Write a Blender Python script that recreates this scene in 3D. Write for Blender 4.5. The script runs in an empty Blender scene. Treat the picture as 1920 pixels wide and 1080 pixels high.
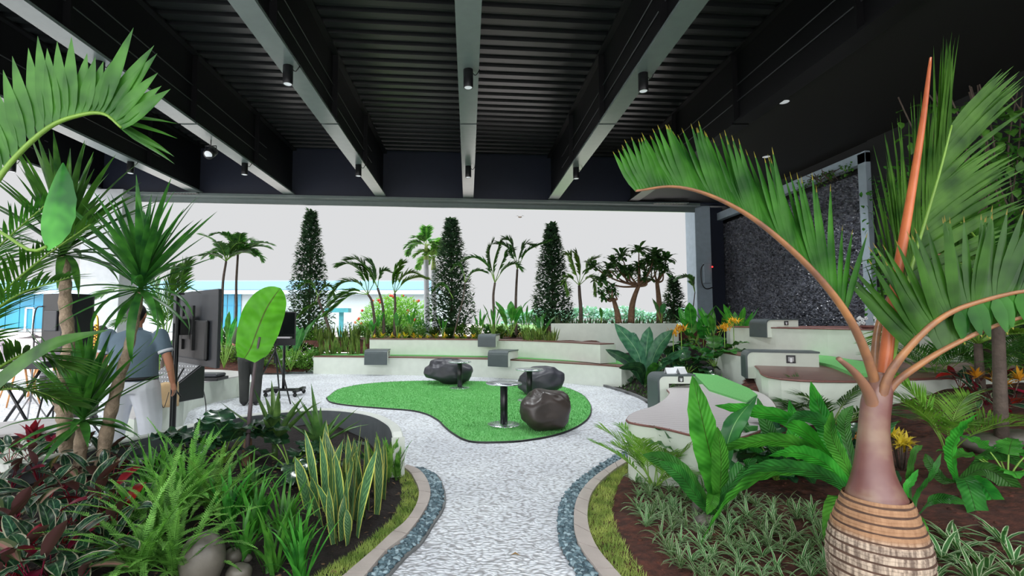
import bpy, math, random
from mathutils import Vector, Matrix, noise
random.seed(7)
C = bpy.context.scene.collection
PI = math.pi
V = Vector
# ---------------------------------------------------------------- camera, sky, exposure
F, CX, CY, CAMH = 920.0, 878.0, 540.0, 1.6
PITCH = math.atan(58.0 / F)
cam_d = bpy.data.cameras.new('camera')
cam_d.sensor_width = 36.0
cam_d.lens = 36.0 * F / 1920.0
cam_d.shift_x = (960.0 - CX) / 1920.0
cam_d.clip_start = 0.05
cam_d.clip_end = 600
cam = bpy.data.objects.new('camera', cam_d)
C.objects.link(cam)
cam.location = (0, 0, CAMH)
cam.rotation_euler = (PI / 2 + PITCH, 0, 0)
bpy.context.scene.camera = cam
vs = bpy.context.scene.view_settings
bpy.context.scene.display_settings.display_device = 'sRGB'
vs.view_transform = 'Standard'
vs.look = 'None'
vs.gamma = 1
vs.exposure = 0.0
vs.use_curve_mapping = False
SKY_BASE, SKY_LOBE, SKY_REAR = 0.74, 5.0, 2.5
LOBE_DIR = V((-0.15, -0.22, 0.96)).normalized()
w = bpy.data.worlds.new('hazy_sky')
bpy.context.scene.world = w
w.use_nodes = True
nt = w.node_tree
nt.nodes.clear()
tc = nt.nodes.new('ShaderNodeTexCoord')
dt = nt.nodes.new('ShaderNodeVectorMath'); dt.operation = 'DOT_PRODUCT'
dt.inputs[1].default_value = LOBE_DIR
mr = nt.nodes.new('ShaderNodeMapRange')
mr.interpolation_type = 'SMOOTHSTEP'
mr.inputs['From Min'].default_value = 0.22
mr.inputs['From Max'].default_value = 1.0
mr.inputs['To Min'].default_value = SKY_BASE
mr.inputs['To Max'].default_value = SKY_LOBE
bg = nt.nodes.new('ShaderNodeBackground')
bg.inputs['Color'].default_value = (0.975, 0.985, 1.0, 1)
wo = nt.nodes.new('ShaderNodeOutputWorld')
nt.links.new(tc.outputs['Generated'], dt.inputs[0])
nt.links.new(dt.outputs['Value'], mr.inputs['Value'])
dt2 = nt.nodes.new('ShaderNodeVectorMath'); dt2.operation = 'DOT_PRODUCT'
dt2.inputs[1].default_value = V((-0.35, -0.85, 0.35)).normalized()
mr2 = nt.nodes.new('ShaderNodeMapRange')
mr2.interpolation_type = 'SMOOTHSTEP'
mr2.inputs['From Min'].default_value = 0.1
mr2.inputs['From Max'].default_value = 1.0
mr2.inputs['To Min'].default_value = 0.0
mr2.inputs['To Max'].default_value = SKY_REAR
ad = nt.nodes.new('ShaderNodeMath'); ad.operation = 'ADD'
nt.links.new(tc.outputs['Generated'], dt2.inputs[0])
nt.links.new(dt2.outputs['Value'], mr2.inputs['Value'])
nt.links.new(mr.outputs['Result'], ad.inputs[0]); nt.links.new(mr2.outputs['Result'], ad.inputs[1])
nt.links.new(ad.outputs[0], bg.inputs['Strength'])
nt.links.new(bg.outputs[0], wo.inputs[0])
# high hazy sun over the open end behind the camera, very soft
sd = bpy.data.lights.new('hazy_sun', 'SUN')
sd.energy = 0.5
sd.angle = math.radians(35)
sd.color = (1.0, 0.97, 0.92)
sun = bpy.data.objects.new('hazy_sun', sd)
C.objects.link(sun)
sun.rotation_euler = V((-0.35, -0.55, 0.85)).to_track_quat('Z', 'Y').to_euler()

# ---------------------------------------------------------------- helpers
cp, sp = math.cos(PITCH), math.sin(PITCH)
def ray(px, py):
    a, b = (px - CX) / F, (CY - py) / F
    y, z = cp - b * sp, sp + b * cp
    return V((a / y, 1.0, z / y))
def D(px, py, d):                      # point seen at px,py lying d metres ahead
    return V((0, 0, CAMH)) + ray(px, py) * d
def U(px, py, z=0.0):                  # point seen at px,py lying at height z
    r = ray(px, py)
    return V((0, 0, CAMH)) + r * ((z - CAMH) / r.z)
def smooth(t):
    t = max(0.0, min(1.0, t))
    return t * t * (3 - 2 * t)
def lin(c):
    c = c / 255.0
    return c / 12.92 if c <= 0.04045 else ((c + 0.055) / 1.055) ** 2.4
def rgb(r, g, b):
    return (lin(r), lin(g), lin(b), 1.0)
def R(a, b):
    return random.uniform(a, b)

class MB:
    def __init__(s):
        s.v, s.f, s.uv, s.mi = [], [], [], []
    def add(s, verts, faces, uvs=None, mi=0):
        o = len(s.v)
        s.v.extend(verts)
        for k, f in enumerate(faces):
            s.f.append([o + i for i in f])
            s.mi.append(mi)
            s.uv.append(uvs[k] if uvs else [(0.5, 0.5)] * len(f))
    def build(s, name, mats, parent=None, flat=False, loc=None):
        me = bpy.data.meshes.new(name)
        vv = s.v
        if loc is not None:
            vv = [V(p) - loc for p in s.v]
        me.from_pydata([tuple(p) for p in vv], [], s.f)
        uvl = me.uv_layers.new(name='UVMap')
        flatuv = [c for f in s.uv for p in f for c in p]
        uvl.data.foreach_set('uv', flatuv)
        me.polygons.foreach_set('material_index', s.mi)
        if not flat:
            me.polygons.foreach_set('use_smooth', [True] * len(s.f))
        if not isinstance(mats, (list, tuple)):
            mats = [mats]
        for m in mats:
            me.materials.append(m)
        me.update()
        o = bpy.data.objects.new(name, me)
        C.objects.link(o)
        if parent is not None:
            o.parent = parent
        if loc is not None:
            o.location = loc
        return o
    def box(s, a, b, mi=0):
        x0, y0, z0 = a; x1, y1, z1 = b
        vs_ = [(x0, y0, z0), (x1, y0, z0), (x1, y1, z0), (x0, y1, z0), (x0, y0, z1), (x1, y0, z1), (x1, y1, z1), (x0, y1, z1)]
        s.add(vs_, [(0, 3, 2, 1), (4, 5, 6, 7), (0, 1, 5, 4), (1, 2, 6, 5), (2, 3, 7, 6), (3, 0, 4, 7)], mi=mi)
    def tube(s, pts, rads, n=8, caps=True, mi=0, flat=1.0):
        pts = [V(p) for p in pts]
        if not isinstance(rads, (list, tuple)):
            rads = [rads] * len(pts)
        verts, faces, uvs = [], [], []
        up = V((0, 0, 1))
        T0 = (pts[1] - pts[0]).normalized()
        A = T0.cross(up)
        if A.length < 1e-3:
            A = V((1, 0, 0))
        A.normalize()
        m = len(pts)
        L = 0
        Ls = [0]
        for i in range(1, m):
            L += (pts[i] - pts[i - 1]).length
            Ls.append(L)
        for i in range(m):
            T = (pts[min(i + 1, m - 1)] - pts[max(i - 1, 0)])
            if T.length < 1e-9: T = T0
            T = T.normalized()
            A = (A - T * A.dot(T))
            if A.length < 1e-6: A = T.orthogonal()
            A.normalize()
            B = T.cross(A)
            for k in range(n):
                a = 2 * PI * k / n
                verts.append(pts[i] + A * math.cos(a) * rads[i] + B * math.sin(a) * rads[i] * flat)
        for i in range(m - 1):
            for k in range(n):
                k2 = (k + 1) % n
                faces.append((i * n + k, i * n + k2, (i + 1) * n + k2, (i + 1) * n + k))
                u0, u1 = k / n, (k + 1) / n
                uvs.append([(u0, Ls[i]), (u1, Ls[i]), (u1, Ls[i + 1]), (u0, Ls[i + 1])])
        if caps:
            faces.append(tuple(reversed(range(n)))); uvs.append([(0.5, 0)] * n)
            faces.append(tuple((m - 1) * n + k for k in range(n))); uvs.append([(0.5, Ls[-1])] * n)
        s.add(verts, faces, uvs, mi)
    def lathe(s, c, prof, n=32, mi=0, squash=(1, 1)):
        verts, faces, uvs = [], [], []
        c = V(c)
        for r, z in prof:
            for k in range(n):
                a = 2 * PI * k / n
                verts.append(c + V((math.cos(a) * r * squash[0], math.sin(a) * r * squash[1], z)))
        for i in range(len(prof) - 1):
            for k in range(n):
                k2 = (k + 1) % n
                faces.append((i * n + k, i * n + k2, (i + 1) * n + k2, (i + 1) * n + k))
                uvs.append([(k / n, prof[i][1]), ((k + 1) / n, prof[i][1]), ((k + 1) / n, prof[i + 1][1]), (k / n, prof[i + 1][1])])
        if prof[0][0] > 1e-5:
            faces.append(tuple(reversed(range(n)))); uvs.append([(0.5, 0.5)] * n)
        if prof[-1][0] > 1e-5:
            faces.append(tuple((len(prof) - 1) * n + k for k in range(n))); uvs.append([(0.5, 0.5)] * n)
        s.add(verts, faces, uvs, mi)
    def ball(s, c, r, seg=12, rings=8, mi=0, nz=0.0, seed=0, rot=None):
        c = V(c)
        if not isinstance(r, (list, tuple)): r = (r, r, r)
        verts, faces = [], []
        for i in range(rings + 1):
            th = PI * i / rings
            for k in range(seg):
                a = 2 * PI * k / seg
                d = V((math.sin(th) * math.cos(a), math.sin(th) * math.sin(a), math.cos(th)))
                q = 1.0
                if nz:
                    q += nz * noise.noise(d * 1.3 + V((seed, seed * .7, 0))) + nz * .4 * noise.noise(d * 3.1 + V((seed, 0, 5)))
                p = V((d.x * r[0] * q, d.y * r[1] * q, d.z * r[2] * q))
                if rot: p = rot @ p
                verts.append(c + p)
        for i in range(rings):
            for k in range(seg):
                k2 = (k + 1) % seg
                faces.append((i * seg + k, (i + 1) * seg + k, (i + 1) * seg + k2, i * seg + k2))
        s.add(verts, faces, mi=mi)
    def prism(s, poly, z0, z1, mi=0, mt=None, bottom=True):       # poly: xy list (ccw from above)
        n = len(poly)
        area = sum(poly[i][0] * poly[(i + 1) % n][1] - poly[(i + 1) % n][0] * poly[i][1] for i in range(n))
        if area < 0: poly = list(reversed(poly))
        vs_ = [(p[0], p[1], z0) for p in poly] + [(p[0], p[1], z1) for p in poly]
        s.add(vs_, [tuple(range(n, 2 * n))], mi=mi if mt is None else mt)
        if bottom: s.add(vs_, [tuple(reversed(range(n)))], mi=mi)
        s.add(vs_, [(i, (i + 1) % n, n + (i + 1) % n, n + i) for i in range(n)], mi=mi)

def tag(o, label=None, cat=None, group=None, kind=None):
    if label: o['label'] = label
    if cat: o['category'] = cat
    if group: o['group'] = group
    if kind: o['kind'] = kind
    return o
def empty(name, loc=(0, 0, 0), rz=0.0):
    o = bpy.data.objects.new(name, None)
    C.objects.link(o)
    o.location = loc
    o.rotation_euler = (0, 0, rz)
    o.empty_display_size = 0.1
    return o
def copy_tree(o, parent=None):
    c = o.copy(); C.objects.link(c)
    c.parent = parent
    for ch in list(o.children):
        copy_tree(ch, c)
    return c
def struct(o):
    o['kind'] = 'structure'
    return o
def bevel(o, wd=0.01, seg=2):
    m = o.modifiers.new('Bevel', 'BEVEL'); m.width = wd; m.segments = seg; m.limit_method = 'ANGLE'; m.angle_limit = math.radians(40)
    return o
def spline(pts, n=8):                    # catmull-rom through points
    P = [V(p) for p in pts]
    P = [P[0] * 2 - P[1]] + P + [P[-1] * 2 - P[-2]]
    out = []
    for i in range(1, len(P) - 2):
        for k in range(n):
            t = k / n
            a, b, c, d = P[i - 1], P[i], P[i + 1], P[i + 2]
            out.append(0.5 * ((2 * b) + (c - a) * t + (2 * a - 5 * b + 4 * c - d) * t * t + (3 * b - a - 3 * c + d) * t ** 3))
    out.append(P[-2])
    return out
def inpoly(x, y, poly):
    c = False
    j = len(poly) - 1
    for i in range(len(poly)):
        xi, yi, xj, yj = poly[i][0], poly[i][1], poly[j][0], poly[j][1]
        if (yi > y) != (yj > y) and x < (xj - xi) * (y - yi) / (yj - yi) + xi:
            c = not c
        j = i
    return c
def dpl(x, y, pl):                       # distance to a polyline
    best = 1e9
    for i in range(len(pl) - 1):
        ax, ay, bx, by = pl[i][0], pl[i][1], pl[i + 1][0], pl[i + 1][1]
        dx, dy = bx - ax, by - ay
        t = ((x - ax) * dx + (y - ay) * dy) / (dx * dx + dy * dy + 1e-12)
        t = max(0, min(1, t))
        q = (ax + dx * t - x) ** 2 + (ay + dy * t - y) ** 2
        if q < best: best = q
    return math.sqrt(best)

# ---------------------------------------------------------------- materials
def newmat(name):
    m = bpy.data.materials.new(name)
    m.use_nodes = True
    return m, m.node_tree, m.node_tree.nodes['Principled BSDF']
def N(nt, t, **kw):
    n = nt.nodes.new(t)
    for k, v in kw.items():
        if k in n.inputs.keys(): n.inputs[k].default_value = v
        else: setattr(n, k, v)
    return n
def mixc(nt, fac, a, b, mode='MIX'):
    m = nt.nodes.new('ShaderNodeMix'); m.data_type = 'RGBA'; m.blend_type = mode
    for sock, val in ((m.inputs[0], fac), (m.inputs[6], a), (m.inputs[7], b)):
        if hasattr(val, 'type'): nt.links.new(val, sock)
        else: sock.default_value = val
    return m.outputs[2]
def mat(name, col, rough=0.6, metal=0.0, var=0.12, scale=6.0, bump=0.0, bscale=60.0, col2=None, spec=0.5, coat=0.0, tex='noise'):
    m, nt, b = newmat(name)
    tc = N(nt, 'ShaderNodeTexCoord')
    nz = N(nt, 'ShaderNodeTexNoise', Scale=scale, Detail=5.0)
    nt.links.new(tc.outputs['Object'], nz.inputs['Vector'])
    c1 = tuple(max(0, c * (1 - var)) for c in col[:3]) + (1,)
    c2 = col2 or tuple(min(1, c * (1 + var)) for c in col[:3]) + (1,)
    ramp = N(nt, 'ShaderNodeValToRGB')
    ramp.color_ramp.elements[0].position = 0.35; ramp.color_ramp.elements[0].color = c1
    ramp.color_ramp.elements[1].position = 0.65; ramp.color_ramp.elements[1].color = c2
    nt.links.new(nz.outputs['Fac'], ramp.inputs['Fac'])
    nt.links.new(ramp.outputs['Color'], b.inputs['Base Color'])
    b.inputs['Roughness'].default_value = rough
    b.inputs['Metallic'].default_value = metal
    b.inputs['Specular IOR Level'].default_value = spec
    b.inputs['Coat Weight'].default_value = coat
    if bump:
        n2 = N(nt, 'ShaderNodeTexNoise' if tex == 'noise' else 'ShaderNodeTexVoronoi', Scale=bscale)
        nt.links.new(tc.outputs['Object'], n2.inputs['Vector'])
        bp = N(nt, 'ShaderNodeBump', Strength=bump, Distance=0.02)
        nt.links.new(n2.outputs[0], bp.inputs['Height'])
        nt.links.new(bp.outputs[0], b.inputs['Normal'])
    return m
def leafmat(name, col, edge=None, edge_at=0.75, mid=None, stripes=None, col2=None, rough=0.38, trans=0.3, tip=None, back=None, spec=0.3, rib=0.0):
    m, nt, b = newmat(name)
    tc = N(nt, 'ShaderNodeTexCoord'); oi = N(nt, 'ShaderNodeObjectInfo')
    sx = N(nt, 'ShaderNodeSeparateXYZ'); nt.links.new(tc.outputs['UV'], sx.inputs[0])
    nz = N(nt, 'ShaderNodeTexNoise', Scale=7.0, Detail=2.0)
    nt.links.new(tc.outputs['Object'], nz.inputs['Vector'])
    dark = tuple(c * 0.72 for c in col[:3]) + (1,)
    lite = col2 or tuple(min(1, c * 1.35) for c in col[:3]) + (1,)
    ramp = N(nt, 'ShaderNodeValToRGB')
    ramp.color_ramp.elements[0].position = 0.3; ramp.color_ramp.elements[0].color = dark
    ramp.color_ramp.elements[1].position = 0.7; ramp.color_ramp.elements[1].color = lite
    nt.links.new(nz.outputs['Fac'], ramp.inputs['Fac'])
    out = ramp.outputs['Color']
    def M(op, a, b_=None, c=None):
        n = N(nt, 'ShaderNodeMath', operation=op)
        for i, v in enumerate((a, b_, c)):
            if v is None: continue
            if hasattr(v, 'type'): nt.links.new(v, n.inputs[i])
            else: n.inputs[i].default_value = v
        return n.outputs[0]
    e = M('MULTIPLY', M('ABSOLUTE', M('SUBTRACT', sx.outputs[0], 0.5)), 2.0)
    if stripes:
        wv = M('GREATER_THAN', M('SINE', M('MULTIPLY', M('ADD', sx.outputs[1], M('MULTIPLY', e, -0.18)), stripes[1])), stripes[2] if len(stripes) > 2 else 0.3)
        out = mixc(nt, wv, out, stripes[0])
    if mid is not None:
        out = mixc(nt, M('LESS_THAN', e, mid[1]), out, mid[0])
    if edge is not None:
        wob = M('MULTIPLY', M('SUBTRACT', nz.outputs['Fac'], 0.5), 0.25)
        out = mixc(nt, M('GREATER_THAN', M('ADD', e, wob), edge_at), out, edge)
    if tip is not None:
        out = mixc(nt, M('MULTIPLY', M('GREATER_THAN', sx.outputs[1], 0.93), 0.8), out, tip)
    hs = N(nt, 'ShaderNodeHueSaturation')
    hs.inputs['Saturation'].default_value = 1.0
    nt.links.new(M('ADD', 0.485, M('MULTIPLY', oi.outputs['Random'], 0.03)), hs.inputs['Hue'])
    nt.links.new(M('ADD', 0.8, M('MULTIPLY', oi.outputs['Random'], 0.4)), hs.inputs['Value'])
    nt.links.new(out, hs.inputs['Color'])
    colr = hs.outputs[0]
    if back is not None:
        ge = N(nt, 'ShaderNodeNewGeometry')
        colr = mixc(nt, ge.outputs['Backfacing'], colr, back)
    nt.links.new(colr, b.inputs['Base Color'])
    b.inputs['Roughness'].default_value = rough
    b.inputs['Specular IOR Level'].default_value = spec
    if rib:
        bp = N(nt, 'ShaderNodeBump', Strength=0.5, Distance=0.004)
        nt.links.new(M('SINE', M('MULTIPLY', M('ADD', sx.outputs[1], M('MULTIPLY', e, -0.1)), rib)), bp.inputs['Height'])
        nt.links.new(bp.outputs[0], b.inputs['Normal'])
    tr = N(nt, 'ShaderNodeBsdfTranslucent')
    tcol = mixc(nt, 1.0, colr, (1.0, 1.25, 0.5, 1), 'MULTIPLY')
    nt.links.new(tcol, tr.inputs['Color'])
    ms = N(nt, 'ShaderNodeMixShader'); ms.inputs[0].default_value = trans
    nt.links.new(b.outputs[0], ms.inputs[1]); nt.links.new(tr.outputs[0], ms.inputs[2])
    nt.links.new(ms.outputs[0], nt.nodes['Material Output'].inputs['Surface'])
    return m

M_ = {}
M_['white'] = mat('painted_white_render', rgb(212, 219, 208), 0.7, var=0.03, bump=0.05, bscale=40)
M_['white_deck'] = mat('pale_timber_slats', rgb(190, 186, 186), 0.35, var=0.06)
M_['brown_deck'] = mat('red_brown_timber', rgb(104, 66, 58), 0.35, var=0.15, scale=4)
M_['pinkedge'] = mat('red_brown_edge', rgb(120, 78, 72), 0.5)
M_['greybox'] = mat('slate_grey_laminate', rgb(78, 88, 90), 0.38, var=0.05)
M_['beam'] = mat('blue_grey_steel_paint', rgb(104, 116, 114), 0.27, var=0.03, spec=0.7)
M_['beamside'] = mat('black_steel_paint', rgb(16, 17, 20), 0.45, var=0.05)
M_['deck'] = mat('black_metal_decking', rgb(30, 34, 36), 0.34, var=0.05, spec=0.6)
M_['header'] = mat('dark_navy_panel', rgb(30, 37, 54), 0.5, var=0.05)
M_['blackceil'] = mat('black_ceiling_paint', rgb(15, 16, 18), 0.7, var=0.05)
M_['black'] = mat('black_plastic', rgb(22, 23, 26), 0.4)
M_['blackmetal'] = mat('black_powdercoat', rgb(18, 19, 22), 0.35)
M_['concrete'] = mat('grey_concrete', rgb(176, 180, 184), 0.75, var=0.06, bump=0.1, bscale=25)
M_['palecol'] = mat('pale_concrete', rgb(176, 181, 184), 0.7, var=0.04, bump=0.08, bscale=20)
M_['steelcol'] = mat('blue_grey_column_paint', rgb(160, 176, 188), 0.5, var=0.06)
M_['bedwall'] = mat('shaded_planter_face', rgb(92, 98, 102), 0.65, var=0.1, bump=0.1, bscale=20)  # inner wall face, its shade put into the darker grey
M_['bedwalltop'] = mat('pale_planter_coping', rgb(208, 212, 206), 0.6, var=0.04)
M_['steel'] = mat('brushed_steel', rgb(215, 220, 228), 0.22, metal=0.9, var=0.04)
M_['trunkgrey'] = mat('ringed_grey_bark', rgb(150, 132, 112), 0.8, var=0.3, scale=14, bump=0.6, bscale=50)
M_['trunkbrown'] = mat('brown_bark', rgb(110, 84, 62), 0.85, var=0.3, scale=12, bump=0.6, bscale=40)
M_['palmgreen'] = mat('pale_green_stem', rgb(150, 170, 90), 0.6, var=0.2, scale=8)
M_['paver'] = mat('beige_kerb_stone', rgb(176, 166, 160), 0.75, var=0.08, scale=5, bump=0.15, bscale=60)
M_['riverstone'] = mat('grey_river_stone', rgb(92, 88, 80), 0.5, var=0.35, scale=5, bump=0.1, bscale=30)
M_['gold'] = mat('gold_brass', rgb(236, 180, 80), 0.25, metal=1.0)
M_['skin'] = mat('skin', rgb(190, 132, 104), 0.5, var=0.06)
M_['hair'] = mat('black_hair', rgb(24, 20, 20), 0.5)
M_['poloblue'] = mat('slate_blue_cotton', rgb(98, 118, 134), 0.8, var=0.08, bump=0.1, bscale=150)
M_['whitecloth'] = mat('white_cotton', rgb(222, 226, 235), 0.8, var=0.03, bump=0.1, bscale=10)
M_['oliv'] = mat('dark_olive_cloth', rgb(70, 78, 58), 0.85)
M_['darkcloth'] = mat('charcoal_cloth', rgb(52, 54, 52), 0.85)
M_['kraft'] = mat('brown_kraft_paper', rgb(186, 158, 118), 0.8, bump=0.2, bscale=12)
M_['mauve'] = mat('mauve_shell_plastic', rgb(150, 136, 148), 0.5)
M_['wood'] = mat('light_wood', rgb(200, 140, 84), 0.5, var=0.15)
M_['paperwhite'] = mat('white_card', rgb(236, 238, 242), 0.6, var=0.01)
M_['silver'] = mat('silver_plastic', rgb(150, 150, 152), 0.3, metal=0.5)

# green synthetic turf
def turfmat():
    m, nt, b = newmat('green_synthetic_turf')
    tc = N(nt, 'ShaderNodeTexCoord')
    n1 = N(nt, 'ShaderNodeTexNoise', Scale=90.0, Detail=3.0); n2 = N(nt, 'ShaderNodeTexNoise', Scale=2.0, Detail=3.0)
    for n in (n1, n2): nt.links.new(tc.outputs['Object'], n.inputs['Vector'])
    r1 = N(nt, 'ShaderNodeValToRGB')
    r1.color_ramp.elements[0].position = 0.3; r1.color_ramp.elements[0].color = rgb(84, 152, 74)
    r1.color_ramp.elements[1].position = 0.7; r1.color_ramp.elements[1].color = rgb(128, 206, 122)
    nt.links.new(n1.outputs['Fac'], r1.inputs['Fac'])
    c = mixc(nt, n2.outputs['Fac'], r1.outputs['Color'], rgb(100, 178, 98))
    nt.links.new(c, b.inputs['Base Color'])
    b.inputs['Roughness'].default_value = 0.85
    bp = N(nt, 'ShaderNodeBump', Strength=0.8, Distance=0.01)
    nt.links.new(n1.outputs['Fac'], bp.inputs['Height']); nt.links.new(bp.outputs[0], b.inputs['Normal'])
    return m
M_['turf'] = turfmat()
# white exposed-pebble floor
def pebblefloor():
    m, nt, b = newmat('white_pebble_wash_floor')
    tc = N(nt, 'ShaderNodeTexCoord')
    nd = N(nt, 'ShaderNodeTexNoise', Scale=6.0, Detail=2.0)
    nt.links.new(tc.outputs['Object'], nd.inputs['Vector'])
    add = N(nt, 'ShaderNodeVectorMath', operation='ADD')
    sc = N(nt, 'ShaderNodeVectorMath', operation='SCALE'); sc.inputs['Scale'].default_value = 0.12
    nt.links.new(nd.outputs['Color'], sc.inputs[0])
    nt.links.new(tc.outputs['Object'], add.inputs[0]); nt.links.new(sc.outputs[0], add.inputs[1])
    mp = N(nt, 'ShaderNodeMapping'); mp.inputs['Scale'].default_value = (1.0, 1.7, 1.0)
    nt.links.new(add.outputs[0], mp.inputs['Vector'])
    vo = N(nt, 'ShaderNodeTexVoronoi', Scale=26.0); vo.feature = 'SMOOTH_F1'; vo.inputs['Smoothness'].default_value = 0.3
    nt.links.new(mp.outputs[0], vo.inputs['Vector'])
    vc = N(nt, 'ShaderNodeTexVoronoi', Scale=26.0)
    nt.links.new(mp.outputs[0], vc.inputs['Vector'])
    r = N(nt, 'ShaderNodeValToRGB')
    r.color_ramp.elements[0].position = 0.0; r.color_ramp.elements[0].color = rgb(246, 250, 255)
    r.color_ramp.elements[1].position = 0.75; r.color_ramp.elements[1].color = rgb(168, 169, 173)
    e = r.color_ramp.elements.new(0.4); e.color = rgb(234, 239, 246)
    nt.links.new(vo.outputs['Distance'], r.inputs['Fac'])
    bw = N(nt, 'ShaderNodeRGBToBW'); nt.links.new(vc.outputs['Color'], bw.inputs[0])
    c = mixc(nt, 0.10, r.outputs['Color'], bw.outputs[0])
    big = N(nt, 'ShaderNodeTexNoise', Scale=0.9, Detail=4.0); nt.links.new(tc.outputs['Object'], big.inputs['Vector'])
    rb = N(nt, 'ShaderNodeValToRGB')
    rb.color_ramp.elements[0].position = 0.35; rb.color_ramp.elements[0].color = (0.82, 0.82, 0.84, 1)
    rb.color_ramp.elements[1].position = 0.6; rb.color_ramp.elements[1].color = (1, 1, 1, 1)
    nt.links.new(big.outputs['Fac'], rb.inputs['Fac'])
    c = mixc(nt, 1.0, c, rb.outputs['Color'], 'MULTIPLY')
    nt.links.new(c, b.inputs['Base Color'])
    b.inputs['Roughness'].default_value = 0.42
    inv = N(nt, 'ShaderNodeMath', operation='SUBTRACT'); inv.inputs[0].default_value = 1.0
    nt.links.new(vo.outputs['Distance'], inv.inputs[1])
    bp = N(nt, 'ShaderNodeBump', Strength=0.9, Distance=0.014)
    nt.links.new(inv.outputs[0], bp.inputs['Height']); nt.links.new(bp.outputs[0], b.inputs['Normal'])
    return m
M_['pebfloor'] = pebblefloor()
def soilmat():
    m, nt, b = newmat('red_brown_soil')
    tc = N(nt, 'ShaderNodeTexCoord')
    n1 = N(nt, 'ShaderNodeTexNoise', Scale=18.0, Detail=8.0); n2 = N(nt, 'ShaderNodeTexNoise', Scale=1.6, Detail=3.0)
    for n in (n1, n2): nt.links.new(tc.outputs['Object'], n.inputs['Vector'])
    r = N(nt, 'ShaderNodeValToRGB')
    r.color_ramp.elements[0].position = 0.35; r.color_ramp.elements[0].color = rgb(46, 24, 18)
    r.color_ramp.elements[1].position = 0.68; r.color_ramp.elements[1].color = rgb(112, 62, 46)
    nt.links.new(n1.outputs['Fac'], r.inputs['Fac'])
    c = mixc(nt, n2.outputs['Fac'], r.outputs['Color'], rgb(66, 34, 26))
    nt.links.new(c, b.inputs['Base Color'])
    b.inputs['Roughness'].default_value = 0.95
    bp = N(nt, 'ShaderNodeBump', Strength=1.0, Distance=0.03)
    nt.links.new(n1.outputs['Fac'], bp.inputs['Height']); nt.links.new(bp.outputs[0], b.inputs['Normal'])
    return m
M_['soil'] = soilmat()
M_['soil_dark'] = mat('shade_darkened_soil', rgb(28, 20, 18), 0.95, var=0.4, scale=14, bump=0.9, bscale=40)  # soil colour darkened to carry the deep shade under dense plants
# ================================================================ STRUCTURE
SK = 0.084                                    # the far opening runs slightly askew
def far(x): return 16.95 + SK * x
ZB, ZD = 5.8, 7.38
mb = MB(); mb.add([(-13.5, -0.5, 0), (9.8, -0.5, 0), (9.8, 20.5, 0), (-13.5, 20.5, 0)], [(0, 1, 2, 3)])
struct(mb.build('floor', M_['pebfloor'], flat=True))
M_['outpave'] = mat('pale_sunlit_paving', rgb(186, 180, 176), 0.85, var=0.05, scale=0.5)
M_['lawn'] = mat('distant_lawn', rgb(96, 136, 76), 0.9, var=0.2, scale=0.3)
mb = MB(); mb.add([(-90, -60, -0.06), (90, -60, -0.06), (90, 150, -0.06), (-90, 150, -0.06)], [(0, 1, 2, 3)])
struct(mb.build('ground', M_['outpave'], flat=True))
mb = MB(); mb.box((3, 34, -0.06), (90, 140, 0.05)); struct(mb.build('lawn', M_['lawn'], flat=True))

# corrugated deck
mb = MB()
prof = []
pitch = 0.36
y = -4.6
while y < 17.2:
    prof += [(y, 0), (y + 0.15, 0), (y + 0.165, 0.075), (y + 0.215, 0.075), (y + 0.225, 0.045), (y + 0.27, 0.045), (y + 0.28, 0.075), (y + 0.345, 0.075)]
    y += pitch
prof.append((y, 0))
vsx = []
for x in (-13.4, 6.1):
    for (yy, zz) in prof:
        vsx.append((x, min(yy + SK * x + 1.0, far(x) + 0.3) if False else yy + SK * x, ZD + zz))
n = len(prof)
mb.add(vsx, [(i, i + 1, n + i + 1, n + i) for i in range(n - 1)])
o = mb.build('ceiling', M_['deck'], flat=True); struct(o)
mb = MB(); mb.prism([(-13.5, -5.6), (10.2, -3.9), (10.2, far(10.2) + 1.5), (-13.5, far(-13.5) + 1.5)], ZD + 0.2, ZD + 0.5)  # rear end carried on out of view to block overhead light
struct(mb.build('roof_slab', M_['blackceil'], flat=True))
mb = MB(); mb.prism([(6.08, -4.0), (9.9, -4.0), (9.9, far(9.9)), (6.08, far(6.08))], ZB + 0.04, ZB + 0.12)
struct(mb.build('ceiling_right', M_['blackceil'], flat=True))
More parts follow.
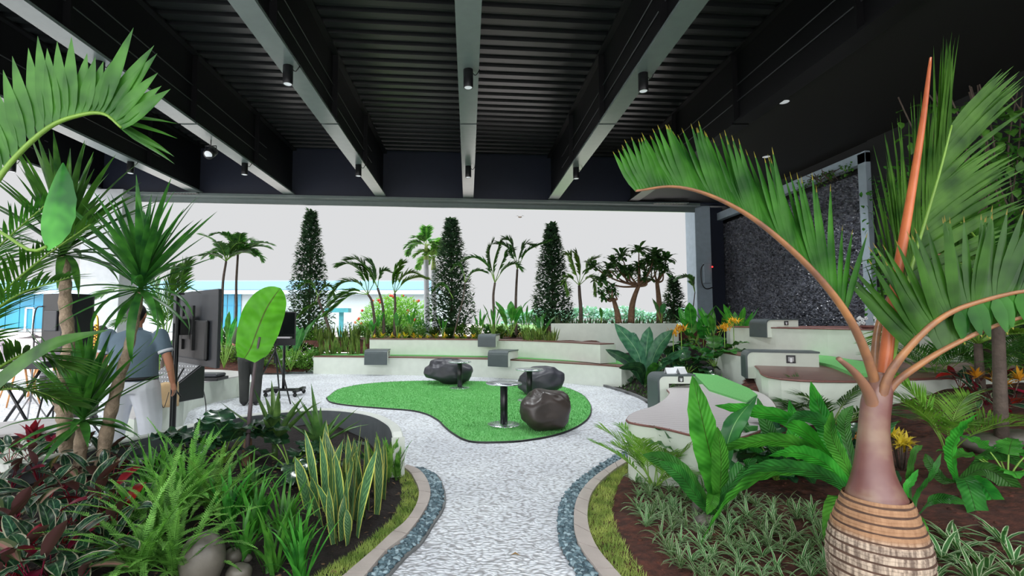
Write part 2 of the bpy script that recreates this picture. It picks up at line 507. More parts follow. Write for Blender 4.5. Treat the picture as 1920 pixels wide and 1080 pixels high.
# downstand header at the far opening
mb = MB()
mb.prism([(-13.4, far(-13.4)), (9.9, far(9.9)), (9.9, far(9.9) + 0.25), (-13.4, far(-13.4) + 0.25)], ZB - 0.02, ZD + 0.12)
struct(mb.build('header_panel', M_['header'], flat=True))
mb = MB()
mb.prism([(-13.4, far(-13.4) - 0.12), (8.4, far(8.4) - 0.12), (8.4, far(8.4) + 0.4), (-13.4, far(-13.4) + 0.4)], ZB - 0.1, ZB - 0.02)
mb.prism([(-13.4, far(-13.4) + 0.3), (8.4, far(8.4) + 0.3), (8.4, far(8.4) + 0.36), (-13.4, far(-13.4) + 0.36)], ZB - 0.26, ZB - 0.1)
bevel(struct(mb.build('trim_1', M_['beam'], flat=True)), 0.01)
for k, (px0, px1) in enumerate(((300, 372), (1226, 1288))):
    d0 = 16.5
    xa, xb = (px0 - CX) / F * far((px0 - CX) / F * 17), (px1 - CX) / F * far((px1 - CX) / F * 17)
    e = empty('ceiling_vent', (xa, far(xa) - 0.30, ZB - 0.09))
    tag(e, ['slotted air grille in the far roof edge, above the pale left column', 'slotted air grille in the far roof edge, next to the right-hand grey column'][k], 'vent')
    mb = MB(); mb.box((0, 0, 0), (xb - xa, 0.16, 0.03)); mb.build('frame', M_['beam'], e, flat=True)
    nsl = 12
    for i in range(nsl):
        mb = MB(); x0 = (xb - xa) * (i + 0.2) / nsl
        mb.box((x0, 0.01, -0.012), (x0 + 0.05, 0.15, 0.0)); mb.build('slat', M_['black'], e, flat=True)

# beams, one object each
M_['conduit'] = mat('dark_grey_conduit', rgb(60, 64, 68), .4)
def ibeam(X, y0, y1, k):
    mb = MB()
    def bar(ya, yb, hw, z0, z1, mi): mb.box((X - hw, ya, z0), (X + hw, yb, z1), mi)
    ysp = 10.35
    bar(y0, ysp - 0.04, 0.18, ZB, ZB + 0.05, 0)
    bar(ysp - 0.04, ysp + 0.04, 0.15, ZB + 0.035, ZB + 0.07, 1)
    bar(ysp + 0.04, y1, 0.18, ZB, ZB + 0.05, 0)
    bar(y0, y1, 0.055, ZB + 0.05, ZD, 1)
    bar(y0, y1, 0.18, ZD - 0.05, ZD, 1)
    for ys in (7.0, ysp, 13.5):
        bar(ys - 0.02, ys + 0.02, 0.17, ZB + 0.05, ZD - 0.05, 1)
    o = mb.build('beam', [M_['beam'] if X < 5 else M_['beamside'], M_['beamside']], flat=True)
    o['kind'] = 'structure'
    sgn = 1 if X < 0 else -1
    mb = MB()
    for zz, dx in ((ZB + 0.5, 0.085), (ZB + 0.85, 0.085)):
        mb.tube([(X + sgn * dx, y0 + 0.5, zz), (X + sgn * dx, y1 - 2.2, zz)], 0.012, 6)
    c = mb.build('conduit', M_['conduit'], o)
BX = [-12.1, -9.05, -6.05, -3.0, 0.0, 3.0, 5.9]
for k, X in enumerate(BX):
    ibeam(X, -4.0, far(X) - 0.002, k)

# cylinder downlights under the beams
M_['lens'] = mat('frosted_lamp_lens', rgb(190, 196, 198), 0.25)
_b = M_['lens'].node_tree.nodes['Principled BSDF']; _b.inputs['Emission Color'].default_value = (.9, .95, 1, 1); _b.inputs['Emission Strength'].default_value = .35
SPOT_W = 450
def lamp_light(x, y_, z, pw=1.0):
    ld = bpy.data.lights.new('spotlight_lamp', 'SPOT'); ld.energy = SPOT_W * pw; ld.spot_size = math.radians(118); ld.spot_blend = 0.9; ld.shadow_soft_size = 0.3; ld.color = (0.94, 0.98, 1.0)
    lo = bpy.data.objects.new('spotlight_lamp', ld); C.objects.link(lo); lo.location = (x, y_, z); return lo
def downlight():
    e = empty('ceiling_spotlight')
    mb = MB(); mb.lathe((0, 0, 0), [(0.0, -0.30), (0.062, -0.30), (0.07, -0.31), (0.078, -0.31), (0.082, -0.30), (0.082, 0.0), (0.0, 0.0)], 24)
    mb.build('housing', M_['black'], e)
    mb = MB(); mb.lathe((0, 0, 0), [(0.0, -0.304), (0.05, -0.304), (0.06, -0.308), (0.068, -0.302)], 20)
    mb.build('lens', M_['lens'], e)
    mb = MB(); mb.tube(spline([(0.07, 0, -0.05), (0.12, 0, -0.09), (0.16, 0, -0.05), (0.19, 0.02, 0.02)], 5), 0.008, 6)
    mb.build('cable', M_['black'], e)
    return e
proto = downlight()
first = True
names = {-12.1: 'leftmost roof beam', -9.05: 'second roof beam from the left', -6.05: 'third roof beam from the left', -3.0: 'beam left of the central one', 0.0: 'central roof beam', 3.0: 'beam right of the central one'}
for X in BX[:6]:
    for j, yy in enumerate((8.05, 13.3)):
        if X == -12.1 and j == 0: continue
        o = proto if first else copy_tree(proto)
        first = False
        o.location = (X, yy + SK * X * 0.5, ZB)
        lamp_light(X, yy + SK * X * 0.5, ZB - .33)
        tag(o, 'black cylinder spotlight under the %s, %s one' % (names[X], ['the nearer', 'the farther'][j]), 'spotlight', 'cylinder spotlights under the beams')
for X in BX[2:6]:  # added lamp row out of view above, brightens the near floor
    lamp_light(X, 2.9, ZB - .33, .3)
    o = copy_tree(proto); o.location = (X, 2.9, ZB); tag(o, 'black cylinder spotlight under the %s, added fill lamp out of view overhead' % names[X], 'spotlight', 'cylinder spotlights under the beams')
lamp_light(6.0, 9.35, ZB - .02, 1.3); lamp_light(7.8, 12.6, ZB - .02, 1.3)  # second lamp is added to brighten the right side
e = empty('track_spotlight', (-6.05, 11.3, ZB)); tag(e, 'black adjustable spotlight with a bracket, tilted, hanging under a left roof beam', 'spotlight')
mb = MB(); mb.tube([(0, 0, 0), (0, 0, -0.14)], 0.012, 8); mb.tube([(-0.13, 0, -0.14), (0.13, 0, -0.14)], 0.012, 8); mb.tube([(-0.13, 0, -0.14), (-0.13, 0, -0.3)], 0.01, 6); mb.tube([(0.13, 0, -0.14), (0.13, 0, -0.3)], 0.01, 6); mb.build('bracket', M_['black'], e)
mb = MB(); mb.tube([(0, 0.12, -0.22), (0, -0.1, -0.38)], [0.11, 0.12], 20); mb.build('housing', M_['black'], e)
mb = MB(); mb.tube([(0, -0.101, -0.381), (0, -0.106, -0.386)], [0.09, 0.085], 20); mb.build('lens', M_['lens'], e)
o = MB(); p = D(1470, 185, 9.35); o.lathe((p.x, p.y, ZB + 0.035), [(0.0, -0.012), (0.07, -0.012), (0.085, -0.006), (0.09, 0.0)], 24)
tag(o.build('recessed_downlight', M_['lens']), 'small round white recessed downlight in the flat black ceiling at right', 'downlight')
o = MB(); o.lathe((7.8, 12.6, ZB + 0.035), [(0.0, -0.012), (0.07, -0.012), (0.085, -0.006), (0.09, 0.0)], 24)  # disc added to go with the extra fill lamp
tag(o.build('recessed_downlight', M_['lens']), 'added round recessed downlight for fill light, hidden behind the palm frond, before the stone panel', 'downlight')

# right-hand dark wall with charcoal stone panel
XR = 9.5
mb = MB(); mb.box((XR + 0.35, 0.0, 0), (XR + 0.6, 20, ZD + 0.1)); struct(mb.build('wall_right', M_['blackceil'], flat=True))
mb = MB(); mb.box((XR, 4.0, 0), (XR + 0.35, 11.45, ZB + 0.04)); mb.box((XR, 18.9, 0), (XR + 0.35, 19.4, ZB + 0.04)); mb.box((XR + 0.05, 11.4, ZB - 0.3), (XR + 0.35, 19, ZB + 0.04))
struct(mb.build('wall_right_pier', M_['blackceil'], flat=True))
def rockmat():
    m, nt, b = newmat('charcoal_stone_chips')
    tc = N(nt, 'ShaderNodeTexCoord')
    vo = N(nt, 'ShaderNodeTexVoronoi', Scale=14.0); nt.links.new(tc.outputs['Object'], vo.inputs['Vector'])
    bw = N(nt, 'ShaderNodeRGBToBW'); nt.links.new(vo.outputs['Color'], bw.inputs[0])
    r = N(nt, 'ShaderNodeValToRGB')
    r.color_ramp.elements[0].color = rgb(30, 32, 38); r.color_ramp.elements[1].color = rgb(112, 116, 128)
    r.color_ramp.elements[1].position = 0.95
    nt.links.new(bw.outputs[0], r.inputs['Fac']); nt.links.new(r.outputs[0], b.inputs['Base Color'])
    b.inputs['Roughness'].default_value = 0.28
    bp = N(nt, 'ShaderNodeBump', Strength=1.0, Distance=0.03); nt.links.new(bw.outputs[0], bp.inputs['Height']); nt.links.new(bp.outputs[0], b.inputs['Normal'])
    return m
M_['rock'] = rockmat()
# the stone chips: real jagged relief
mb = MB()
ny, nz_ = 250, 170
vsr = []
for j in range(nz_ + 1):
    for i in range(ny + 1):
        yy = 11.5 + 7.3 * i / ny; zz = 0.9 + 4.3 * j / nz_
        h = 0.055 * abs(noise.noise(V((yy * 14, zz * 9, 0)))) + 0.05 * R(0, 1)
        vsr.append((XR + 0.22 - h, yy + R(-.01, .01), zz + R(-.01, .01)))
mb.add(vsr, [(j * (ny + 1) + i, (j + 1) * (ny + 1) + i, (j + 1) * (ny + 1) + i + 1, j * (ny + 1) + i + 1) for j in range(nz_) for i in range(ny)])
tag(mb.build('stone_panel', M_['rock'], flat=True), 'charcoal rough stone chip panel in a grey steel frame on the dark wall', 'wall panel')
# steel frame of the panel
mb = MB()
mb.box((XR - 0.12, 11.38, 0), (XR + 0.1, 11.62, ZB - 0.25))
mb.box((XR - 0.12, 11.38, ZB - 0.5), (XR + 0.1, 19.0, ZB - 0.22))
mb.box((XR - 0.22, 18.62, 0), (XR + 0.05, 18.9, ZB - 0.22))
struct(bevel(mb.build('trim_2', M_['steelcol'], flat=True), 0.01))
mb = MB(); mb.box((8.4, 18.0, 0), (8.98, 18.8, ZB + 0.1)); struct(bevel(mb.build('column_right', M_['steelcol'], flat=True), 0.02))
mb = MB(); mb.box((8.98, 18.3, 0), (9.6, 18.8, ZB)); struct(mb.build('wall_far_right', M_['header'], flat=True))
e = empty('wall_hose_box', (8.62, 17.9, 2.9)); tag(e, 'grey wall mounted box with hanging black hose and red light on the right column', 'equipment box')
mb = MB(); mb.box((0.0, -0.02, 0), (0.26, 0.1, 0.75)); bevel(mb.build('body', M_['steelcol'], e, flat=True), 0.02)
mb = MB(); mb.tube(spline([(0.0, -0.04, 0.7), (-0.12, -0.06, 0.5), (-0.1, -0.06, 0.0), (0.05, -0.06, -0.2), (0.3, -0.06, -0.15)], 6), 0.018, 8); mb.build('hose', M_['black'], e)
m, nt_, b_ = newmat('red_indicator'); b_.inputs['Emission Color'].default_value = (1, 0.03, 0.03, 1); b_.inputs['Emission Strength'].default_value = 3; b_.inputs['Base Color'].default_value = (1, .05, .05, 1)
mb = MB(); mb.ball((0.3, -0.05, 0.6), 0.03, 8, 6); mb.build('indicator_light', m, e)

# left pale column
mb = MB(); mb.box((-12.5, 15.7, 0), (-11.2, 16.6, ZB + 0.02)); struct(bevel(mb.build('column_left', M_['palecol'], flat=True), 0.02))

# ================================================================ PATH EDGES AND BEDS
LPO = [(796, 883), (815, 893), (824, 905), (832, 933), (827, 958), (809, 986), (787, 1020), (759, 1045), (727, 1080)]
LPI = [(762, 879), (784, 888), (799, 905), (807, 930), (802, 955), (784, 986), (759, 1017), (724, 1045), (695, 1080)]
LCI = [(757, 884), (768, 893), (774, 902), (785, 927), (781, 955), (762, 986), (734, 1011), (702, 1042), (659, 1080)]
LGI = [(745, 890), (749, 896), (752, 903), (757, 930), (746, 967), (718, 999), (680, 1030), (640, 1061), (600, 1088)]
RPO = [(1174, 847), (1140, 864), (1093, 896), (1062, 927), (1048, 958), (1046, 992), (1052, 1030), (1068, 1055), (1082, 1080)]
RPI = [(1175, 863), (1146, 880), (1112, 905), (1090, 930), (1079, 955), (1076, 983), (1079, 1014), (1093, 1046), (1118, 1080)]
RCI = [(1175, 874), (1152, 889), (1127, 911), (1109, 936), (1102, 967), (1104, 999), (1115, 1030), (1131, 1055), (1152, 1080)]
RGI = [(1184, 880), (1165, 899), (1152, 924), (1143, 955), (1148, 986), (1159, 1017), (1177, 1049), (1202, 1080), (1225, 1110)]
def curve(L, ext):
    P = [U(*p) for p in L]
    d = (P[-1] - P[-2]).normalized()
    P += [P[-1] + d * ext * 0.5 + V((0, 0, 0)), P[-1] + d * ext]
    return spline(P, 8)
cLPO, cLPI, cLCI, cLGI = [curve(L, 1.2) for L in (LPO, LPI, LCI, LGI)]
cRPO, cRPI, cRCI, cRGI = [curve(L, 1.2) for L in (RPO, RPI, RCI, RGI)]
def strip(name, A, B, z0, z1, m, taper=True):
    mb = MB()
    n = len(A)
    vs_ = []
    for a, b in zip(A, B):
        vs_ += [(a.x, a.y, z0), (b.x, b.y, z0), (b.x, b.y, z1), (a.x, a.y, z1)]
    fs = []
    for i in range(n - 1):
        for k in range(4):
            k2 = (k + 1) % 4
            fs.append((i * 4 + k, i * 4 + k2, (i + 1) * 4 + k2, (i + 1) * 4 + k))
    fs += [(0, 1, 2, 3), tuple((n - 1) * 4 + k for k in (3, 2, 1, 0))]
    mb.add(vs_, fs)
    return mb.build(name, m, flat=True)
# kerb stones: one mesh with joints
def kerb(name, A, B):
    mb = MB()
    n = len(A); acc = 0; start = 0
    i = 0
    while i < n - 1:
        j = i
        L = 0
        while j < n - 1 and L < 0.27:
            L += ((A[j + 1] + B[j + 1]) / 2 - (A[j] + B[j]) / 2).length
            j += 1
        g = 0.012
        vs_, m = [], j - i + 1
        for q in range(m):
            a, b = A[i + q].copy(), B[i + q].copy()
            if q == 0 and m > 1:
                a += (A[i + 1] - A[i]).normalized() * g / 2; b += (B[i + 1] - B[i]).normalized() * g / 2
            if q == m - 1:
                a += (A[j - 1] - A[j]).normalized() * g / 2; b += (B[j - 1] - B[j]).normalized() * g / 2
            vs_ += [(a.x, a.y, -0.02), (b.x, b.y, -0.02), (b.x, b.y, 0.05), (a.x, a.y, 0.05)]
        fs = []
        for q in range(m - 1):
            for k in range(4):
                k2 = (k + 1) % 4
                fs.append((q * 4 + k, q * 4 + k2, (q + 1) * 4 + k2, (q + 1) * 4 + k))
        fs += [(0, 1, 2, 3), tuple((m - 1) * 4 + k for k in (3, 2, 1, 0))]
        mb.add(vs_, fs)
        i = j
    o = mb.build(name, M_['paver'], flat=True)
    return o
struct(kerb('trim_3', cLPI, cLCI)); struct(kerb('trim_4', cRPI, cRCI))
M_['mortar'] = mat('grey_edging', rgb(110, 112, 112), 0.8)
def off(A, d):
    out = []
    for i in range(len(A)):
        T = (A[min(i + 1, len(A) - 1)] - A[max(i - 1, 0)]).normalized()
        out.append(A[i] + V((-T.y, T.x, 0)) * d)
    return out
struct(strip('trim_5', cLPO, off(cLPO, 0.02), -0.02, 0.02, M_['mortar'])); struct(strip('trim_6', cRPO, off(cRPO, 0.02), -0.02, 0.02, M_['mortar']))
# blue-grey pebbles
M_['pebble'] = mat('blue_grey_pebbles', rgb(82, 104, 114), 0.5)
_t = M_['pebble'].node_tree; _g = _t.nodes.new('ShaderNodeNewGeometry'); _r = _t.nodes.new('ShaderNodeValToRGB')
_r.color_ramp.elements[0].color = rgb(48, 68, 78); _r.color_ramp.elements[1].color = rgb(146, 168, 176); _r.color_ramp.elements.new(.6).color = rgb(86, 112, 122)
_t.links.new(_g.outputs['Random Per Island'], _r.inputs[0]); _t.links.new(_r.outputs[0], _t.nodes['Principled BSDF'].inputs['Base Color'])
M_['pebbase'] = mat('dark_gravel_base', rgb(34, 42, 46), 0.9)
def pebbles(name, A, B, label):
    mb = MB()
    n = len(A)
    Ls = sum((A[i + 1] - A[i]).length for i in range(n - 1))
    base = strip(name + '_bed', A, B, -0.03, 0.004, M_['pebbase'])
    for q in range(int(Ls * 560)):
        t = R(0, n - 1.01); i = int(t); f = t - i; u = R(0.06, 0.94)
        a = A[i].lerp(A[i + 1], f); b = B[i].lerp(B[i + 1], f)
        p = a.lerp(b, u)
        rot = Matrix.Rotation(R(0, 6.28), 3, 'Z') @ Matrix.Rotation(R(-.5, .5), 3, 'X')
        s_ = R(0.011, 0.018)
        mb.ball((p.x, p.y, R(0.008, 0.03)), (s_ * 1.5, s_, s_ * 0.7), 8, 6, rot=rot)
    o = mb.build(name, M_['pebble'])
    tag(o, label, 'pebbles', kind='stuff')
    base.parent = o
    base.name = 'gravel_base'
pebbles('pebbles', cLPO, cLPI, 'blue-grey pebble strip along the kerb of the left planting bed')
pebbles('pebbles', cRPO, cRPI, 'blue-grey pebble strip along the kerb of the right planting bed')

# bed wall (left), pixel outline of its far top edge at z .45
ZW = 0.45
bw_far = [U(0, 872, ZW), U(120, 846, ZW), U(253, 818, ZW), U(411, 784, ZW), U(520, 770, ZW), U(620, 765, ZW), U(700, 774, ZW), U(742, 792, ZW), U(757, 812, ZW)]
bwc = spline(bw_far, 6)
bwi = off(bwc, -0.11)
HL_poly = None
mb = MB()
nn = len(bwc)
vs_ = []
for k in range(nn):
    a, b = bwc[k], bwi[k]
    t = k / (nn - 1)
    cz = ZW if k < nn - 2 else ZW - 0.05 * (k - nn + 2)
    vs_ += [(a.x, a.y, 0), (b.x, b.y, 0), (b.x, b.y, cz), (a.x, a.y, cz)]
fs, fi = [], []
mb.v = vs_
for k in range(nn - 1):
    for q, mi in ((0, 1), (1, 1), (2, 0), (3, 0)):
        q2 = (q + 1) % 4
        mb.f.append([k * 4 + q, k * 4 + q2, (k + 1) * 4 + q2, (k + 1) * 4 + q]); mb.mi.append(mi); mb.uv.append([(0, 0)] * 4)
mb.f.append([0, 1, 2, 3]); mb.mi.append(0); mb.uv.append([(0, 0)] * 4)
mb.f.append([(nn - 1) * 4 + q for q in (3, 2, 1, 0)]); mb.mi.append(0); mb.uv.append([(0, 0)] * 4)
o = mb.build('planter_wall', [M_['bedwalltop'], M_['bedwall']], flat=True)
o.modifiers.new('b', 'BEVEL').width = 0.012
tag(o, 'low curved concrete planter wall with pale top and shade-toned inner face behind the left bed', 'planter wall')

# terrain grids
def terrain(name, poly, hf, m, step=0.05, bb=None):
    mb = MB()
    xs = [p[0] for p in poly]; ys = [p[1] for p in poly]
    x0, x1, y0, y1 = min(xs), max(xs), min(ys), max(ys)
    nx, ny = int((x1 - x0) / step) + 1, int((y1 - y0) / step) + 1
    idx = {}
    def vid(i, j):
        if (i, j) not in idx:
            x, y_ = x0 + i * step, y0 + j * step
            idx[(i, j)] = len(mb.v)
            mb.v.append((x, y_, hf(x, y_)))
        return idx[(i, j)]
    for i in range(nx):
        for j in range(ny):
            if inpoly(x0 + (i + .5) * step, y0 + (j + .5) * step, poly):
                mb.f.append([vid(i, j), vid(i + 1, j), vid(i + 1, j + 1), vid(i, j + 1)]); mb.mi.append(0); mb.uv.append([(0, 0)] * 4)
    return struct(mb.build(name, m))
midL = [(a + b) / 2 for a, b in zip(cLPI, cLCI)]
midR = [(a + b) / 2 for a, b in zip(cRPI, cRCI)]
polyL = [(p.x, p.y) for p in midL] + [(-0.9, 0.9), (-6.5, 0.9), (-6.5, 3.6)] + [((a.x + b.x) / 2, (a.y + b.y) / 2) for a, b in zip(bwc, bwi)]
mL = midL[::3]
def hL(x, y_):
    d = dpl(x, y_, mL)
    return 0.015 + 0.25 * smooth((d - 0.1) / 1.6) + 0.02 * noise.noise(V((x * 4, y_ * 4, 0))) * smooth(d / 0.3)
# right bed
mR = midR[::3]
TR_ = V((midR[0].x, midR[0].y, 0))
polyR = [(p.x, p.y) for p in midR] + [(1.6, 0.6), (9.5, 0.6), (9.5, 11.5), (7.2, 11.5), (4.0, 7.5), (2.3, 5.6), (1.75, 5.35)]
def hR(x, y_):
    d = dpl(x, y_, mR)
    return 0.015 + 0.22 * smooth((d - 0.1) / 1.5) + 0.5 * smooth((d - 1.6) / 3.5) + 0.03 * noise.noise(V((x * 3, y_ * 3, 3))) * smooth(d / 0.4)
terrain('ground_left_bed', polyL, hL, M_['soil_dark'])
terrain('ground_right_bed', polyR, hR, M_['soil'])
def ongr(px, py, h):
    r = ray(px, py)
    t = 0.8
    while t < 30:
        p = V((0, 0, CAMH)) + r * t
        if p.z <= h(p.x, p.y): return p
        t += 0.02
    return V((0, 0, CAMH)) + r * 6
def GL(px, py): return ongr(px, py, hL)
def GR(px, py): return ongr(px, py, hR)

# ================================================================ TURF ISLAND
TI = [(612, 748), (640, 730), (700, 720), (780, 716), (870, 716), (960, 719), (1040, 724), (1085, 738), (1105, 757), (1107, 778), (1090, 797), (1050, 815), (990, 827), (930, 831), (880, 829), (850, 815), (832, 800), (822, 790), (800, 778), (770, 771), (720, 767), (660, 762), (622, 756)]
pts = [U(*p) for p in TI]
P = spline(pts + [pts[0]], 6)[:-1]
e = empty('artificial_turf_mat', (0, 9, 0)); tag(e, 'free-form bright green artificial turf mat laid on the white pebble floor', 'artificial turf')
mb = MB(); mb.prism([(p.x, p.y - 9) for p in P], 0.0, 0.022); mb.build('backing', M_['turf'], e, flat=True)
TIp = [(p.x, p.y) for p in P]
mb = MB()
xs = [p.x for p in P]; ys = [p.y for p in P]
cnt = 0
while cnt < 42000:
    x, y_ = R(min(xs), max(xs)), R(min(ys), max(ys))
    if not inpoly(x, y_, TIp): continue
    cnt += 1
    a = R(0, 6.28); h = R(0.015, 0.032); wd = 0.006
    dx, dy = math.cos(a) * wd, math.sin(a) * wd
    mb.add([(x - dx, y_ - 9 - dy, 0.02), (x + dx, y_ - 9 + dy, 0.02), (x + R(-.015, .015), y_ - 9 + R(-.015, .015), 0.02 + h)], [(0, 1, 2)])
tag(mb.build('pile', M_['turf'], e, flat=True), kind='stuff')
mb = MB(); q = [V((p.x, p.y - 9, 0.012)) for p in P]; mb.tube(q + [q[0]], 0.014, 6, caps=False); mb.build('edge_strip', M_['blackmetal'], e)

# lawn strips by the kerbs
M_['grassblade'] = leafmat('mown_grass', rgb(124, 158, 72), col2=rgb(190, 200, 116), rough=0.6, trans=0.25)
def grass(name, A, B, h0, label, dens=9000):
    mb = MB()
    n = len(A)
    for i in range(n - 1):
        area = ((A[i + 1] - A[i]).length) * ((A[i] - B[i]).length + 0.03)
        for k in range(int(area * dens)):
            f, u = R(0, 1), R(-0.05, 1.12)
            p = A[i].lerp(A[i + 1], f).lerp(B[i].lerp(B[i + 1], f), u)
            z = h0(p.x, p.y)
            a = R(0, 6.28); h = R(0.015, 0.045); wd = R(.0025, .004)
            dx, dy = math.cos(a) * wd, math.sin(a) * wd
            mb.add([(p.x - dx, p.y - dy, z - .003), (p.x + dx, p.y + dy, z - .003), (p.x + R(-.025, .025), p.y + R(-.025, .025), z + h)], [(0, 1, 2)])
    tag(mb.build(name, M_['grassblade'], flat=True), label, 'grass', kind='stuff')
grass('grass', cLCI, cLGI, hL, 'narrow lawn strip inside the kerb of the left planting bed')
grass('grass', cRCI, cRGI, hR, 'narrow lawn strip inside the kerb of the right planting bed')
# ================================================================ BENCHES
def deckmat():
    m, nt, b = newmat('sheen_whitened_deck')
    tc = N(nt, 'ShaderNodeTexCoord'); mp = N(nt, 'ShaderNodeMapping'); mp.inputs['Rotation'].default_value = (0, 0, 0.25)
    nt.links.new(tc.outputs['Object'], mp.inputs[0])
    wv = N(nt, 'ShaderNodeTexWave', Scale=3.2, Distortion=0.0); wv.bands_direction = 'Y'; wv.wave_profile = 'SAW'
    nt.links.new(mp.outputs[0], wv.inputs[0])
    r = N(nt, 'ShaderNodeValToRGB'); r.color_ramp.elements[0].position = 0.04; r.color_ramp.elements[0].color = rgb(110, 96, 96)
    r.color_ramp.elements[1].position = 0.09; r.color_ramp.elements[1].color = rgb(205, 198, 200)  # slats coloured whiter to stand for sheen on the timber
    nt.links.new(wv.outputs['Color'], r.inputs[0]); nt.links.new(r.outputs[0], b.inputs['Base Color'])
    b.inputs['Roughness'].default_value = 0.3
    return m
M_['paledeck'] = deckmat()
def ribbon(mb, A, d0, d1, z0, z1, mi=0):     # solid following a curve between two offsets
    P0, P1 = off(A, d0), off(A, d1)
    n = len(A); vs_ = []
    for a, b in zip(P0, P1):
        vs_ += [(a.x, a.y, z0), (b.x, b.y, z0), (b.x, b.y, z1), (a.x, a.y, z1)]
    fs = [(i * 4 + k, i * 4 + (k + 1) % 4, (i + 1) * 4 + (k + 1) % 4, (i + 1) * 4 + k) for i in range(n - 1) for k in range(4)]
    fs += [(0, 1, 2, 3), tuple((n - 1) * 4 + k for k in (3, 2, 1, 0))]
    mb.add(vs_, fs, mi=mi)
def bench(name, front, z, depth, zb, label, board=0.45, turf=True, cat='bench'):
    A = spline(front, 5)
    c = V((sum(p.x for p in A) / len(A), sum(p.y for p in A) / len(A), 0))
    e = empty(name); tag(e, label, cat)
    mb = MB(); ribbon(mb, A, 0, depth, zb, z - 0.025); mb.build('body', M_['white'], e, flat=True)
    mb = MB(); ribbon(mb, A, -0.008, board, z - 0.025, z); mb.build('seat_board', M_['brown_deck'], e, flat=True)
    if turf:
        mb = MB(); ribbon(mb, A, board, depth, z - 0.025, z + 0.012); mb.build('turf_strip', M_['turf'], e, flat=True)
    return A
f1 = [U(x, y_, .51) for x, y_ in ((588, 668), (640, 668.5), (747, 669.5), (893, 672), (960, 674.5), (1060, 680), (1127, 684), (1165, 687))]
A1 = bench('tiered_bench', f1, .51, 1.3, 0, 'long low curved white bench, lowest tier at the back of the turf')
f2 = [U(x, y_, 1.0) for x, y_ in ((693, 635), (800, 635.5), (893, 636.5), (960, 637.5), (1060, 641), (1125, 644.5))]
A2 = bench('tiered_bench', f2, 1.0, 0.55, 0.524, 'second tier white curved bench behind the lowest one, yellow crotons above it', board=0.5, turf=False)
f3 = [D(x, 606, dd) for x, dd in ((1033, 15.35), (1100, 15.2), (1180, 15.2), (1272, 15.5))]
A3 = spline(f3, 4)
mb = MB(); ribbon(mb, A3, 0, 0.14, 0.3, 1.46)
o = mb.build('planter_box', M_['white'], flat=True)
tag(o, 'top tier white planter box at the back right, with dark snake plants in it', 'planter')
# soil of the rear planting
back = [(p.x, p.y) for p in off(A2, 0.5)]
polyB = back + [(4.3, 19.2), (-3.2, 19.2)]
terrain('ground_rear_bed', polyB, lambda x, y_: 0.93 + 0.03 * noise.noise(V((x * 3, y_ * 3, 1))), M_['soil'], 0.1)
polyS = [(p.x, p.y) for p in off(A1, 1.0) if p.x < -2.9] + [(-2.85, 19.2), (-6.5, 19.2), (-6.9, 16.5)]
hS = lambda x, y_: 0.40 + 0.5 * smooth((y_ - 15.0) / 1.0)
terrain('ground_left_rear_bed', polyS, hS, M_['soil'], 0.1)
mb = MB(); mb.prism([(A3[0].x, A3[0].y + .1), (A3[-1].x, A3[-1].y + .1), (7.9, A3[-1].y + .1), (7.9, 19.0), (A3[0].x + .3, 19.0)], 0.3, 1.36)
struct(mb.build('ground_planter_soil', M_['soil'], flat=True))
# left rear garden strip (behind the television and the left of the bench)
hG = lambda x, y_: 0.02 + 0.35 * smooth((y_ - 14.0) / 1.5)
terrain('ground_garden_left', [(-9.2, 14.0), (-4.75, 14.35), (-4.6, 14.9), (-6.0, 15.3), (-6.9, 19), (-9.2, 19)], hG, M_['soil'], 0.12)
# bed between the rear benches and the right tiers
poly2 = [(p.x, p.y) for p in (U(1105, 717), U(1150, 730), U(1190, 743), U(1222, 760), U(1240, 775))] + [(3.9, 6.9), (5.2, 9.9), (5.6, 11.9), (6.3, 12.2), (9.4, 12.5), (9.4, 17.5), (7.2, 16.0), (4.6, 14.9), (3.4, 13.2)]
edge2 = [U(1105, 717), U(1150, 730), U(1190, 743), U(1222, 760), U(1240, 775)]
h2 = lambda x, y_: 0.02 + 0.35 * smooth(dpl(x, y_, edge2) / 1.6) + 0.4 * smooth((dpl(x, y_, edge2) - 1.5) / 3)
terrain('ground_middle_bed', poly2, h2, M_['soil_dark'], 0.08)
def G2(px, py): return ongr(px, py, h2)
mb = MB(); ee = [p.copy() for p in edge2]; ribbon(mb, spline(ee, 4), -0.02, 0.03, -0.01, 0.05); struct(mb.build('trim_7', M_['mortar'], flat=True))

def tier(name, poly, z, zb, label, deck, wall='white'):
    e = empty(name); tag(e, label, 'bench')
    mb = MB(); mb.prism(poly, zb, z - 0.02); mb.build('body', M_[wall], e, flat=True)
    mb = MB(); cx = sum(p[0] for p in poly) / len(poly); cy = sum(p[1] for p in poly) / len(poly)
    mb.prism([(cx + (p[0] - cx) * 1.006, cy + (p[1] - cy) * 1.006) for p in poly], z - 0.02, z + 0.004); mb.build('seat_board', M_[deck], e, flat=True)
    mb = MB(); q = [V((cx + (p[0] - cx) * 1.008, cy + (p[1] - cy) * 1.008, z - 0.012)) for p in poly]; mb.tube(q + [q[0]], 0.012, 5, caps=False); mb.build('edge_trim', M_['pinkedge'], e)
    return e
def UP(L, z): return [(U(x, y_, z).x, U(x, y_, z).y) for x, y_ in L]
t1 = UP([(1176, 786), (1183, 777), (1198, 770), (1225, 762), (1246, 749), (1256, 737), (1254, 728), (1300, 722), (1345, 722), (1420, 735), (1452, 760), (1448, 790), (1410, 812), (1360, 822), (1304, 815), (1244, 801), (1200, 794), (1181, 790)], .59)
t1s = [(p.x, p.y) for p in spline([V((a, b, 0)) for a, b in t1] + [V((t1[0][0], t1[0][1], 0))], 4)[:-1]]
